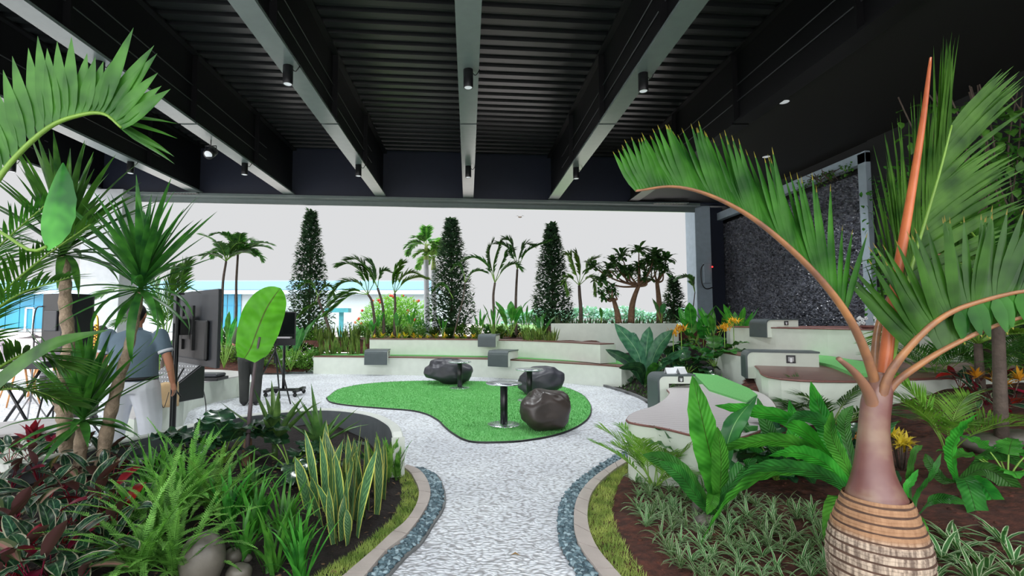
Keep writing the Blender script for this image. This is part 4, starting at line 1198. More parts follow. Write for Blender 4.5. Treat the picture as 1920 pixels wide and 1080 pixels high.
def person(name, loc, rz, label, shirt, pants, cfg):
    """local frame: figure faces -Y; z up"""
    H = cfg.get('H', 1.74); k = H / 1.74; bw = cfg.get('bw', 1.0)
    e = empty(name, loc, rz); tag(e, label, 'person')
    P = lambda x, y_, z: V((x * k, y_ * k, z * k))
    ft = cfg.get('feet', ((-.13, 0), (.13, 0)))
    hip = [P(-.1, 0, .9), P(.1, 0, .9)]
    kn = [P(ft[i][0] * .9 + (-.02, .02)[i], ft[i][1] * .5 - .03, .5) for i in (0, 1)]
    an = [P(ft[i][0], ft[i][1], .09) for i in (0, 1)]
    sh = [P(-.2 * bw, 0.01, 1.42), P(.2 * bw, 0.01, 1.42)]
    el, wr = cfg['el'], cfg['wr']
    el = [P(*q) for q in el]; wr = [P(*q) for q in wr]
    hc = P(0, -.02, 1.625)
    b = MB()
    # head: skull, jaw, nose, ears
    b.ball(hc, (.078 * k, .097 * k, .105 * k), 20, 14); b.ball(hc + P(0, -.03, -.05), (.058 * k, .062 * k, .062 * k), 16, 10)
    b.tube([hc + P(0, -.09, .015), hc + P(0, -.118, -.02)], [.011 * k, .016 * k], 8)
    b.ball(hc + P(0, -.085, -.055), (.026 * k, .012 * k, .007 * k), 8, 6)
    for s in (-1, 1):
        b.ball(hc + P(s * .08, .005, -.005), (.012 * k, .022 * k, .032 * k), 10, 8)
        b.ball(hc + P(s * .03, -.088, .018), (.014 * k, .01 * k, .008 * k), 8, 6)
    b.tube([P(0, .015, 1.40), P(0, .0, 1.47), hc + P(0, .01, -.05)], [.075 * k, .06 * k, .056 * k], 16)
    loft(b, [(P(0, 0, .86), .15 * bw, .10 * bw, 0), (P(0, 0, 1.0), .15 * bw, .11 * bw, 0), (P(0, 0, 1.2), .155 * bw, .11 * bw, 0), (P(0, .01, 1.36), .165 * bw, .1, 0), (P(0, .01, 1.44), .12 * bw, .06, 0)])
    for i in (0, 1):
        limb(b, [sh[i], el[i], wr[i]], [.05, .043, .028])
        limb(b, [hip[i], kn[i], an[i]], [.085, .055, .04])
        limb(b, [an[i], an[i] + P(0, -.12, -.05)], [.035, .025])
        dr = (wr[i] - el[i]).normalized()
        palm = V(cfg.get('palm', ((1, 0, 0), (-1, 0, 0)))[i])
        hand(b, wr[i], dr, palm, 1.05, cfg.get('curl', .5), 1 if i else -1)
    remesh(b.build('body', M_['skin'], e), .0075, 3)
    s_ = MB()
    loft(s_, [(P(0, 0, .93), .19 * bw, .135 * bw, 0), (P(0, 0, 1.05), .185 * bw, .14 * bw, 0), (P(0, 0, 1.2), .185 * bw, .135 * bw, 0), (P(0, .01, 1.34), .2 * bw, .125, 0), (P(0, .01, 1.42), .17 * bw, .095, 0), (P(0, .01, 1.47), .075, .07, 0)], 28)
    for i in (0, 1):
        q = sh[i].lerp(el[i], cfg.get('sleeve', .62))
        limb(s_, [sh[i] + V((0, 0, -.01)), sh[i].lerp(q, .5), q], [.075, .072, .07])
    remesh(s_.build('shirt', shirt, e), .011, 4)
    if cfg.get('trim'):
        for i in (0, 1):
            q0 = sh[i].lerp(el[i], cfg.get('sleeve', .62) + .02); q1 = sh[i].lerp(el[i], cfg.get('sleeve', .62) + .12)
            c_ = MB(); c_.tube([q0, q1], .073, 20); c_.build('sleeve_cuff', M_['whitecloth'], e)
        c_ = MB(); c_.tube([P(0, .01, 1.455), P(0, .005, 1.49)], [.075, .066], 20); c_.build('collar', shirt, e)
    t_ = MB()
    loft(t_, [(P(0, 0, .82), .185 * bw, .135 * bw, 0), (P(0, .01, .9), .185 * bw, .14 * bw, 0), (P(0, 0, .99), .172 * bw, .125 * bw, 0)], 26)
    for i in (0, 1):
        limb(t_, [hip[i] + P((-.012, .012)[i] * bw, .01, -.02), kn[i], an[i] + P(0, 0, .0)], [.118 * bw, .092 * bw, .082])
    remesh(t_.build('trousers', pants, e), .011, 4)
    if cfg.get('belt'):
        c_ = MB(); loft(c_, [(P(0, 0, .955), .19 * bw, .142 * bw, 0), (P(0, 0, .99), .19 * bw, .142 * bw, 0)], 30); c_.build('belt', M_['black'], e)
    for i in (0, 1):
        c_ = MB(); c_.ball(an[i] + P(0, -.06, -.045), (.048, .14, .045), 14, 8); c_.ball(an[i] + P(0, .03, -.04), (.042, .055, .05), 12, 8); remesh(c_.build('shoe', M_['black'], e), .01, 2)
    h_ = MB(); h_.ball(hc + P(0, .014, .022), (.087 * k, .102 * k, .1 * k), 20, 14); h_.ball(hc + P(0, .05, -.02), (.072 * k, .06 * k, .07 * k), 16, 10)
    hm = remesh(h_.build('hair', M_['hair'], e), .009, 2)
    return e
p = D(251, 700, 5.2)
person('person', (p.x, 5.2, 0), math.radians(180 + 8), 'person seen from behind in slate blue polo shirt, white trousers and black belt', M_['poloblue'], M_['whitecloth'],
       dict(H=1.76, bw=1.24, feet=((-.15, -.02), (.15, .1)), el=((-.34, .03, 1.16), (.32, .0, 1.17)), wr=((-.37, -.02, .92), (.3, -.16, .98)), palm=((1, 0, 0), (-1, 0, 0)), trim=True, belt=True, sleeve=.6))
p = D(470, 700, 9.25)
person('person', (p.x, 9.25, 0), math.radians(200), 'person in dark olive shirt and charcoal trousers standing behind the giant green leaf', M_['oliv'], M_['darkcloth'],
       dict(H=1.72, bw=1.05, feet=((-.1, 0), (.1, .0)), el=((-.3, -.05, 1.15), (.3, -.05, 1.15)), wr=((-.2, -.28, 1.2), (.2, -.28, 1.2)), sleeve=.8))
p = D(166, 600, 7.9)
person('person', (p.x, 7.9, 0), math.radians(60), 'person in dark shirt playing a gold saxophone beside the loudspeaker', M_['darkcloth'], M_['darkcloth'],
       dict(H=1.76, bw=1.0, feet=((-.1, 0), (.1, .0)), el=((-.3, -.05, 1.18), (.3, -.05, 1.15)), wr=((-.08, -.3, 1.22), (.1, -.3, 1.0)), sleeve=.7))
e = empty('saxophone', (D(176, 620, 7.6).x, 7.6, 0)); tag(e, 'shiny gold saxophone held in front of the player by the pale column', 'saxophone')
pts = spline([(-.08, .0, 1.62), (.0, 0, 1.66), (.05, 0, 1.6), (.06, 0, 1.3), (.07, 0, 1.02), (.13, 0, .96), (.19, 0, 1.04), (.22, -.02, 1.24)], 6)
mb = MB(); mb.tube(pts, [.01 + .065 * (i / (len(pts) - 1)) ** 2.2 for i in range(len(pts))], 14, caps=False); mb.build('body', M_['gold'], e)
mb = MB()
for j in range(9): mb.tube([(.06, -.04, 1.1 + j * .05), (.06, -.055, 1.1 + j * .05)], .02, 10)
mb.build('keys', M_['gold'], e)
# ================================================================ LEAF ENGINE
def leaf(mb, pts, wf, S, fold=0.15, ruf=0.0, rfreq=6, mi=0, cols=1, twist=0.0):
    n = len(pts); vs_, uvs_ = [], []
    pts = [V(p) for p in pts]
    for i in range(n):
        t = i / (n - 1)
        T = (pts[min(i + 1, n - 1)] - pts[max(i - 1, 0)]).normalized()
        s = (S - T * S.dot(T))
        s = s.normalized() if s.length > 1e-5 else T.orthogonal().normalized()
        if twist: s = Matrix.Rotation(twist * t, 3, T) @ s
        Nn = T.cross(s)
        w_ = wf(t) / 2
        for k in range(-cols, cols + 1):
            f = k / cols
            rr = ruf * w_ * math.sin(t * rfreq * 6.283 + (1.3 if k > 0 else 0)) * abs(f) ** 1.5
            vs_.append(pts[i] + s * w_ * f + Nn * (abs(f) * w_ * fold + rr))
            uvs_.append(((f + 1) / 2, t))
    m = 2 * cols + 1
    fs = [(i * m + k, (i + 1) * m + k, (i + 1) * m + k + 1, i * m + k + 1) for i in range(n - 1) for k in range(m - 1)]
    mb.add(vs_, fs, [[uvs_[q] for q in f] for f in fs], mi)
def arch(base, az, el, L, droop, n=7, pw=1.4, side=0.0):
    p = V(base); out = [p.copy()]
    for i in range(n):
        t = (i + 0.5) / n
        e_ = el - droop * t ** pw
        a = az + side * t
        p = p + V((math.cos(a) * math.cos(e_), math.sin(a) * math.cos(e_), math.sin(e_))) * (L / n)
        out.append(p.copy())
    return out, V((-math.sin(az), math.cos(az), 0))
def wstrap(w_, b=0.55): return lambda t: w_ * (b + (1 - b) * min(1, t * 3.5)) * (1 - max(0, (t - .45) / .55) ** 1.8) + .0006
def wov(w_, pk=.5): return lambda t: w_ * max(.02, math.sin(PI * min(1, max(0, t)) ** (math.log(.5) / math.log(pk)))) ** .8
def wlance(w_): return lambda t: w_ * max(0.03, (math.sin(PI * (0.04 + .96 * t) ** .75)) ** .9)
def frond(rm, lm, pts, n=26, L=.35, lw=.03, t0=.2, rr=(.014, .004), ang=55, lift=20, dr=.5, S=None, prof=None, sides=(-1, 1), seg=4, tipL=.35, rnd=.12, rmi=0, lmi=0, fold=.25, dirf=None):
    pts = [V(p) for p in pts]; m = len(pts)
    rm.tube(pts, [rr[0] + (rr[1] - rr[0]) * i / (m - 1) for i in range(m)], 6, mi=rmi)
    if S is None:
        d = pts[-1] - pts[0]; S = V((-d.y, d.x, 0)).normalized() if math.hypot(d.x, d.y) > 1e-4 else V((1, 0, 0))
    prof = prof or (lambda u: (.55 + .45 * math.sin(PI * min(1, u * 1.25 + .12)) if u < .7 else 1 - (u - .7) * (1 - tipL) / .3))
    for i in range(n):
        u = i / (n - 1)
        t = t0 + (1 - t0) * u * .995
        q = t * (m - 1); k = min(int(q), m - 2); p = pts[k].lerp(pts[k + 1], q - k)
        T = (pts[min(k + 2, m - 1)] - pts[max(k - 1, 0)]).normalized()
        s = (S - T * S.dot(T)).normalized(); Nn = s.cross(T)
        if Nn.z < 0 and abs(T.z) < .9: Nn = -Nn
        for sd in sides:
            a = math.radians(ang * (1 - .45 * u) + R(-4, 4)); lf = math.radians(lift + R(-6, 6))
            dirv = (T * math.cos(a) + s * sd * math.sin(a) * math.cos(lf) + Nn * math.sin(a) * math.sin(lf)).normalized()
            if dirf: dirv = (V(dirf(u)) + V((R(-.05, .05), R(-.05, .05), R(-.05, .05)))).normalized()
            ln = L * prof(u) * R(1 - rnd, 1 + rnd)
            lp = [p]; c = p.copy(); dv = dirv.copy()
            for j in range(seg):
                c = c + dv * ln / seg; lp.append(c.copy())
                dv = (dv + V((0, 0, -1)) * dr * (j + 1) / seg * .6).normalized()
            w0 = lw * (.6 + .4 * prof(u))
            leaf(lm, lp, (lambda tt, w0=w0: w0 * (.35 + .65 * min(1, tt * 4)) * (1 - max(0, (tt - .35) / .65) ** 1.6) + .0006), (T - dirv * T.dot(dirv)).normalized() * -sd, fold=fold, mi=lmi)

LM = {}
g = leafmat
LM['palm'] = g('palm_leaflet_green', rgb(46, 100, 38), col2=rgb(88, 144, 58), trans=.3, rough=.35)
LM['palmlight'] = g('fresh_palm_leaflet', rgb(86, 140, 50), col2=rgb(140, 186, 76), trans=.35)
LM['bottle'] = g('bottle_palm_leaflet', rgb(38, 88, 28), col2=rgb(70, 124, 42), trans=.35, rough=.32, rib=0, tip=rgb(150, 130, 50))
LM['yucca'] = g('dracaena_leaf', rgb(40, 96, 46), col2=rgb(84, 146, 60), trans=.28, rough=.35)
LM['far'] = g('distant_palm_leaf', rgb(60, 112, 62), col2=rgb(108, 162, 84), trans=.45)
LM['conif'] = g('small_dark_tree_leaf', rgb(54, 88, 68), col2=rgb(92, 128, 94), trans=.35)
LM['frang'] = g('frangipani_leaf', rgb(52, 98, 58), col2=rgb(94, 138, 76), trans=.38)
LM['snake'] = g('snake_plant_leaf', rgb(60, 96, 62), edge=rgb(188, 190, 96), edge_at=.78, stripes=(rgb(98, 134, 88), 70, .5), trans=.12, rough=.35)
LM['snake2'] = g('snake_plant_row_leaf', rgb(70, 104, 52), edge=rgb(176, 190, 98), edge_at=.8, col2=rgb(108, 144, 66), trans=.2)
LM['spider'] = g('striped_spider_plant_leaf', rgb(66, 112, 58), edge=rgb(188, 204, 168), edge_at=.66, trans=.25, rough=.45)
LM['cala'] = g('prayer_plant_leaf', rgb(20, 48, 36), col2=rgb(34, 70, 48), edge=rgb(160, 160, 136), edge_at=.84, mid=(rgb(98, 130, 96), .07), trans=.12, rough=.3, back=rgb(92, 60, 62), stripes=(rgb(48, 84, 60), 40, .75))
LM['calared'] = g('red_pink_leaf', rgb(110, 16, 36), col2=rgb(160, 34, 56), trans=.25, rough=.35)
LM['calacream'] = g('cream_pink_leaf', rgb(150, 140, 112), edge=rgb(80, 96, 62), edge_at=.5, trans=.25, mid=(rgb(190, 140, 130), .2))
LM['fern'] = g('sword_fern_pinna', rgb(64, 120, 42), col2=rgb(142, 198, 96), trans=.35, rough=.5)
LM['ferndark'] = g('dark_fern_pinna', rgb(46, 84, 40), col2=rgb(76, 120, 54), trans=.3, rough=.5)
LM['strap'] = g('strap_leaf_green', rgb(44, 116, 44), col2=rgb(104, 184, 76), trans=.35, rough=.35)
LM['philo'] = g('philodendron_leaf', rgb(26, 58, 44), col2=rgb(48, 88, 54), trans=.12, rough=.22, mid=(rgb(80, 120, 70), .03), spec=.6)
LM['philogreen'] = g('broad_green_leaf', rgb(46, 104, 58), col2=rgb(72, 138, 70), trans=.25, rough=.3, mid=(rgb(130, 176, 110), .035))
LM['nest'] = g('birds_nest_fern_leaf', rgb(46, 126, 40), col2=rgb(92, 184, 68), trans=.38, rough=.32, mid=(rgb(60, 70, 30), .025), rib=140)
LM['nestdark'] = g('dark_nest_fern_leaf', rgb(40, 96, 40), col2=rgb(66, 134, 56), trans=.25, rough=.28, mid=(rgb(40, 40, 24), .025), rib=140)
LM['bluegreen'] = g('blue_green_broad_leaf', rgb(52, 104, 84), col2=rgb(84, 138, 104), trans=.22, rough=.3, mid=(rgb(130, 170, 130), .03), rib=60)
LM['aloc'] = g('giant_taro_leaf', rgb(104, 190, 50), col2=rgb(116, 202, 60), trans=.5, rough=.35, mid=(rgb(90, 110, 50), .035), rib=60)
LM['asp'] = g('erect_aloe_like_leaf', rgb(66, 112, 62), col2=rgb(110, 150, 84), trans=.2, rough=.35)
LM['yellow'] = g('yellow_croton_leaf', rgb(214, 176, 40), col2=rgb(240, 214, 78), trans=.3)
LM['orange'] = g('orange_bract', rgb(226, 150, 40), col2=rgb(246, 186, 60), trans=.3)
LM['shrub'] = g('light_shrub_leaf', rgb(96, 146, 66), col2=rgb(150, 190, 96), trans=.35)
LM['pinkfl'] = g('pink_red_flower', rgb(206, 70, 78), trans=.3)
LM['banana'] = g('heliconia_leaf', rgb(48, 122, 48), col2=rgb(84, 164, 66), trans=.35, mid=(rgb(120, 180, 90), .04), rib=90)
LM['ivy'] = g('climbing_vine_leaf', rgb(50, 106, 40), col2=rgb(96, 156, 62), trans=.3)
M_['petiole'] = mat('pinkish_green_petiole', rgb(140, 108, 92), .45, var=.15, col2=rgb(156, 112, 84))
M_['rachisor'] = mat('orange_green_rachis', rgb(146, 106, 84), .4, var=.25, scale=9, col2=rgb(172, 122, 78))
M_['rachisgr'] = mat('green_rachis', rgb(120, 160, 62), .45, var=.15)
M_['purstem'] = mat('purple_grey_stem', rgb(86, 74, 78), .45, var=.15)
M_['tree_trunk_dark'] = mat('slim_dark_trunk', rgb(86, 74, 66), .85, var=.25, scale=10, bump=.4, bscale=40)

# ================================================================ REAR TREES
def conetree(px, pyb, pyt, hwpx, d, label, h=None, nl=5200):
    b = D(px, pyb, d); t = D(px, pyt, d); H = t.z - b.z; rad = hwpx * d / F
    e = empty('conical_tree', b); tag(e, label, 'tree', 'conical evergreen trees behind the rear benches')
    mb = MB(); mb.tube([(0, 0, -.02), (.02, 0, H * .5), (0, 0, H * .95)], [.05, .03, .008], 8); mb.build('trunk', M_['tree_trunk_dark'], e)
    mb = MB(); tw = MB()
    nb = 90
    for k in range(nb):
        f = k / nb; z = H * (.05 + .9 * f); a = k * 2.4; rr = rad * (1.05 - .95 * f ** 1.15) * R(.75, 1.1)
        if f < .12: rr *= .55 + f * 3.5
        tw.tube([(0, 0, z), (math.cos(a) * rr, math.sin(a) * rr, z + rr * .55)], [.012, .003], 4, caps=False)
    tw.build('branches', M_['tree_trunk_dark'], e)
    for k in range(nl):
        f = random.random() ** 1.15; a = R(0, 6.283)
        lob = 1 + .22 * noise.noise(V((math.cos(a) * 2, math.sin(a) * 2, f * 9 + px)))
        rmax = rad * (1.15 - 1.0 * f ** 1.5) * lob
        if f < .1: rmax *= .5 + 5 * f
        rr = rmax * random.random() ** .45; z = H * (.06 + .94 * f) + R(-.04, .04)
        L = R(.12, .22)
        pts, S = arch((math.cos(a) * rr, math.sin(a) * rr, z), a + R(-.8, .8), R(-.4, 1.0), L, .5, 2)
        leaf(mb, pts, wov(L * .55), S)
    mb.build('foliage', LM['conif'], e)
conetree(578, 650, 398, 36, 17.3, 'tall dark conical tree left of the rear benches, tallest of the four')
conetree(846, 632, 413, 40, 17.6, 'dense dark conical tree behind the middle of the rear bench, beside the tall twin palms')
conetree(1036, 632, 422, 34, 17.4, 'dark conical tree standing right of the arching palms at the rear')
conetree(1264, 608, 520, 20, 17.6, 'smallest dark conical tree, near the right-hand grey column', nl=1300)

def palm(name, trunk, crown_fronds, label, group=None, tr=(.05, .035), leafm='far', L=.42, lw=.065, trunkm='tree_trunk_dark', stemcol=None, nleaf=42, lift=15, dr=.5, cat='palm', fname='frond', rr=(.014, .004), shaft=0):
    """trunk: list of points; crown_fronds: list of (az, elev, length, droop) or explicit point lists"""
    base = trunk[0]
    e = empty(name, base); tag(e, label, cat, group)
    mb = MB(); T = spline([p - base for p in trunk], 5); n = len(T)
    mb.tube(T, [tr[0] + (tr[1] - tr[0]) * i / (n - 1) for i in range(n)], 10); mb.build('trunk', M_[trunkm], e)
    top = trunk[-1] - base
    if shaft:
        mb = MB(); mb.tube([top - V((0, 0, .03)), top + V((0, 0, shaft))], [tr[1] * 1.15, tr[1] * .6], 10); mb.build('crownshaft', M_['palmgreen'], e)
        top = top + V((0, 0, shaft * .9))
    for fr in crown_fronds:
        if isinstance(fr, tuple):
            pts, S = arch(top, fr[0], fr[1], fr[2], fr[3], 9)
        else:
            pts = spline([p - base for p in fr], 4); S = None
        rm = MB(); frond(rm, rm, pts, n=nleaf, L=L, lw=lw, lift=lift, dr=dr, S=S, lmi=1, rr=rr, seg=3)
        rm.build(fname, [M_[stemcol or 'rachisgr'], LM[leafm]], e)
    return e
def P2(L, d): return [D(x, y_, d) for x, y_ in L]
def rosette(n, el=(.5, 1.4), L=(.8, 1.1), dr=(1.2, 2.0), a0=0.0):
    return [(a0 + 2.4 * i, R(*el), R(*L), R(*dr)) for i in range(n)]
RG = 'palms in the rear planting'
palm('garden_palm', P2([(412, 640), (416, 590), (418, 530), (424, 490)], 16.2), rosette(9, (.2, 1.4), (.9, 1.3), (1.0, 2.0)), 'slim palm left of the rear garden, left one of the close pair behind the television', RG, L=.32)
palm('garden_palm', P2([(440, 640), (443, 580), (443, 530), (446, 478)], 16.6), rosette(11, (.1, 1.4), (1.0, 1.5), (1.2, 2.1), 1), 'slim palm, right one of the close pair beside the giant leaf', RG, L=.34)
palm('garden_palm', P2([(702, 632), (702, 600), (697, 565), (690, 552)], 15.8), [P2([(690, 552), (670, 530), (640, 532), (618, 560)], 15.6), P2([(690, 552), (660, 552), (630, 575), (612, 590)], 15.4), P2([(690, 552), (680, 515), (655, 495), (635, 500)], 15.8), P2([(690, 552), (690, 515), (672, 488), (650, 488)], 16.1), P2([(690, 552), (705, 520), (700, 495), (690, 490)], 16.3), P2([(690, 552), (665, 545), (640, 555), (620, 572)], 15.0)], 'palm arching to the left with drooping dark fronds behind the left of the rear bench', RG, L=.5, lw=.07)
palm('garden_palm', P2([(720, 632), (719, 600), (717, 570), (708, 540)], 16.0), [P2([(708, 540), (695, 515), (680, 500), (668, 497)], 16), P2([(708, 540), (712, 515), (722, 508), (735, 512)], 16.2), P2([(708, 540), (700, 520), (690, 505), (675, 492)], 15.6)], 'thin bent palm with few fronds just right of the left-arching palm', RG, L=.36)
palm('garden_palm', P2([(740, 632), (740, 600), (741, 570), (740, 550)], 16.0), [P2([(740, 550), (742, 520), (750, 500), (757, 495)], 16), P2([(740, 550), (735, 525), (742, 505), (752, 492)], 15.8), P2([(740, 550), (760, 528), (785, 520), (802, 524)], 15.7), P2([(740, 550), (755, 520), (775, 512), (795, 522)], 16.4)], 'young palm with upright light fronds, left of the tall twin palms', RG, L=.42, leafm='palmlight')
palm('tall_palm', P2([(801, 625), (800, 560), (799, 500), (799, 486)], 21), rosette(9, (.2, 1.4), (1.0, 1.5), (1.2, 2.2)), 'tall palm with pale trunk and green crownshaft, left one of the twin pair', RG, tr=(.13, .10), trunkm='concrete', shaft=.65, L=.42)
palm('tall_palm', P2([(815, 625), (814, 580), (813, 520), (813, 505)], 21.5), rosette(9, (.2, 1.4), (.9, 1.3), (1.2, 2.2), 2), 'tall palm with pale trunk, right one of the twin pair beside the middle conical tree', RG, tr=(.12, .10), trunkm='concrete', shaft=.5, L=.42, leafm='palmlight')
palm('garden_palm', P2([(850, 632), (858, 600), (868, 560), (872, 530)], 15.6), [P2([(850, 560), (838, 540), (825, 535), (812, 548)], 15.4), P2([(872, 530), (868, 505), (858, 498), (846, 508)], 15.4), P2([(872, 530), (885, 512), (900, 508), (912, 512)], 15.6)], 'small sparse palm with a slanting pinkish stem in front of the middle conical tree', RG, tr=(.025, .018), L=.3)
palm('garden_palm', P2([(925, 628), (926, 590), (925, 555), (928, 530)], 15.6), [P2([(928, 530), (915, 500), (890, 483), (868, 490)], 15.5), P2([(928, 530), (925, 500), (932, 470), (940, 455)], 15.6), P2([(928, 530), (945, 505), (965, 495), (975, 505)], 15.5), P2([(928, 530), (920, 495), (918, 470), (925, 452)], 15.8), P2([(928, 530), (940, 495), (950, 475), (962, 470)], 16)], 'palm fanning left, behind the upper grey side table at the rear', RG, L=.42, lw=.065)
palm('garden_palm', P2([(968, 628), (967, 580), (968, 540), (970, 505)], 16.0), [P2([(970, 505), (960, 475), (945, 460), (930, 458)], 16), P2([(970, 505), (985, 475), (1005, 462), (1032, 452)], 16.0), P2([(970, 505), (975, 475), (985, 458), (1000, 462)], 16.2), P2([(970, 505), (965, 470), (955, 452), (948, 450)], 16.2)], 'palm with a long frond reaching right toward the third conical tree', RG, L=.42, lw=.065)
palm('garden_palm', P2([(1089, 606), (1089, 580), (1087, 555), (1086, 535)], 16.2), [P2([(1086, 535), (1078, 505), (1070, 480), (1060, 478)], 16.2), P2([(1086, 535), (1088, 505), (1085, 485), (1080, 475)], 16), P2([(1086, 535), (1100, 505), (1108, 490), (1118, 485)], 16.2), P2([(1086, 535), (1068, 520), (1060, 530), (1062, 552)], 16), P2([(1086, 535), (1105, 520), (1115, 530), (1118, 552)], 16.4)], 'short palm with bright upright centre in the top tier planter', RG, L=.42, leafm='palmlight', tr=(.07, .045))
palm('garden_palm', P2([(1297, 605), (1300, 575), (1303, 548)], 17.2), [P2([(1303, 548), (1295, 525), (1280, 518), (1268, 526)], 17), P2([(1303, 548), (1300, 530), (1290, 520), (1278, 522)], 17.3)], 'feathery palm frond arching beside the right-hand grey column', RG, L=.3, tr=(.02, .015))
palm('garden_palm', P2([(622, 632), (612, 600), (600, 570), (596, 555)], 16), [P2([(596, 555), (588, 535), (575, 530), (562, 540)], 15.8), P2([(596, 555), (610, 538), (622, 540), (630, 558)], 16), P2([(596, 555), (590, 570), (575, 580), (560, 596)], 15.7)], 'low leaning palm in front of the tallest conical tree', RG, L=.32)

palm('garden_palm', P2([(300, 735), (304, 690), (310, 640)], 11.2), [P2([(310, 640), (280, 570), (230, 540), (180, 560)], 11.2), P2([(310, 640), (300, 560), (270, 520), (235, 505)], 11.4), P2([(310, 640), (330, 570), (340, 520), (350, 490)], 11.4), P2([(310, 640), (300, 600), (260, 590), (215, 610)], 10.9), P2([(310, 640), (315, 580), (318, 530), (330, 500)], 11.0)], 'green garden palm whose fronds spread behind the person in white trousers', RG, L=.5, lw=.05, leafm='palm', nleaf=40)
# frangipani style trees
def whorltree(name, trunk, tips, label, d, leafL=.4, m='frang', group=None):
    base = trunk[0]
    e = empty(name, base); tag(e, label, 'tree', group)
    mb = MB(); T = spline([p - base for p in trunk], 5); n = len(T)
    mb.tube(T, [.11 - .05 * i / (n - 1) for i in range(n)], 10); top = T[-1]
    for tp in tips:
        q = tp - base; midp = top.lerp(q, .55) + V((R(-.08, .08), R(-.2, .2), -.12))
        mb.tube(spline([top, midp, q], 5), [.04 - .025 * i / 10 for i in range(11)], 7)
    mb.build('trunk', M_['trunkbrown'], e)
    lf = MB()
    for tp in tips:
        q = tp - base
        for k in range(30):
            pts, S = arch(q + V((R(-.06, .06), R(-.06, .06), R(-.08, .05))), R(0, 6.28), R(-.3, 1.2), leafL * R(.7, 1.15), 1.0, 4)
            leaf(lf, pts, wov(leafL * .36, .6), S)
    lf.build('foliage', LM[m], e)
whorltree('frangipani_tree', P2([(1183, 606), (1185, 575), (1190, 555), (1197, 537)], 15.9), P2([(1112, 500), (1128, 525), (1150, 492), (1165, 480), (1180, 510), (1198, 470), (1215, 490), (1200, 500), (1226, 480), (1235, 500), (1168, 508), (1210, 520), (1140, 505)], 15.9), 'spreading frangipani tree with forked grey trunk in the top tier planter', 15.9)
whorltree('small_broadleaf_tree', P2([(1237, 606), (1236, 570), (1232, 530)], 16.1), P2([(1230, 478), (1238, 490), (1222, 500), (1244, 510), (1250, 485)], 16.1), 'slender broad-leaved sapling right of the frangipani tree', 16.1, leafL=.36)
whorltree('small_broadleaf_tree', P2([(1160, 606), (1157, 585), (1150, 560)], 15.7), P2([(1125, 548), (1140, 542), (1148, 538), (1132, 556), (1152, 550)], 15.7), 'twiggy sapling with few leaves left of the frangipani trunk', 15.7, leafL=.24)

# erect broad-leaf clumps (heliconia, taro)
def broadclump(name, base, leaves, label, m, cat='plant', group=None, stem='rachisgr', ruf=0.08, cols=2):
    e = empty(name, base); tag(e, label, cat, group)
    for (tip, wd, bend) in leaves:
        q = tip - base; L = q.length
        az = math.atan2(q.y, q.x)
        side = V((-math.sin(az), math.cos(az), 0))
        if bend == 'front': side = V((1, 0, 0)); bend = .1
        mid = q * .55 + V((0, 0, L * bend))
        pts = spline([V((0, 0, 0)), mid, q], 6)
        mb = MB(); k = 4
        mb.tube(pts[:k + 2], [.012, .011, .010, .009, .008, .008][:k + 2], 6)
        lf = pts[k:]
        leaf(mb, lf, wov(wd, .45), side, fold=.2, ruf=ruf, cols=cols, mi=1)
        mb.build('leaf', [M_[stem], LM[m]], e)
    return e
def heli(px, pyb, d, label, n=8, h=.9, w_=.17, m='banana', group=None, spread=.5, name='heliconia', z=None):
    b = D(px, pyb, d)
    L = []
    for k in range(n):
        a = k * 2.4 + px; hh = h * R(.7, 1.1)
        L.append((b + V((math.cos(a) * spread * hh, math.sin(a) * spread * hh, hh)), w_ * R(.8, 1.15), R(.02, .16)))
    return broadclump(name, b, L, label, m, group=group)
heli(958, 632, 15.0, 'banana-like plant with broad bright leaves right of the rear palms', 9, 1.15, .24, spread=.55, name='banana_plant')
heli(925, 632, 15.2, 'grassy upright clump at the foot of the fan palm, above the grey side table', 9, .95, .07, spread=.4)
heli(745, 634, 15.1, 'young plant with one paddle-shaped leaf in the rear planting', 4, .85, .15, spread=.2)
heli(697, 634, 15.1, 'small bright arrow-leaved plant at the left end of the rear planting', 4, .6, .14, spread=.3)
heli(1128, 606, 15.6, 'single paddle leaf plant in the top tier planter left of the frangipani', 4, .5, .1, spread=.15)
heli(1240, 606, 15.6, 'rounded-leaf plant in the top tier planter right of the frangipani', 4, .75, .2, spread=.35, m='philogreen')
heli(1015, 634, 14.6, 'low dark arching plant below the third conical tree', 8, .65, .1, spread=.8, m='philogreen')

# snake plants in rows
def snakeproto(m, n, L, w_, spread=.25, nm='snake_plant'):
    mb = MB()
    for k in range(n):
        a = R(0, 6.28); l_ = L * R(.6, 1.1); r0 = R(0, .05)
        pts, S = arch((math.cos(a) * r0, math.sin(a) * r0, -.02), a, PI / 2 - R(0, spread), l_, R(-.1, .2), 5)
        leaf(mb, pts, wstrap(w_ * R(.8, 1.1), .5), Matrix.Rotation(R(-1.2, 1.2), 3, 'Z') @ S, fold=.3, twist=R(-.8, .8))
    return mb.build(nm, LM[m])
def ordlab(objs, fmt, axis='x'):
    W = ['first', 'second', 'third', 'fourth', 'fifth', 'sixth', 'seventh', 'eighth', 'ninth', 'tenth', 'eleventh', 'twelfth', 'thirteenth']
    L = sorted(objs, key=lambda o: o.location.x / max(.1, o.location.y))
    for i, o in enumerate(L):
        o['label'] = fmt % ('leftmost' if i == 0 else 'rightmost' if i == len(L) - 1 else W[i] + ' from left')
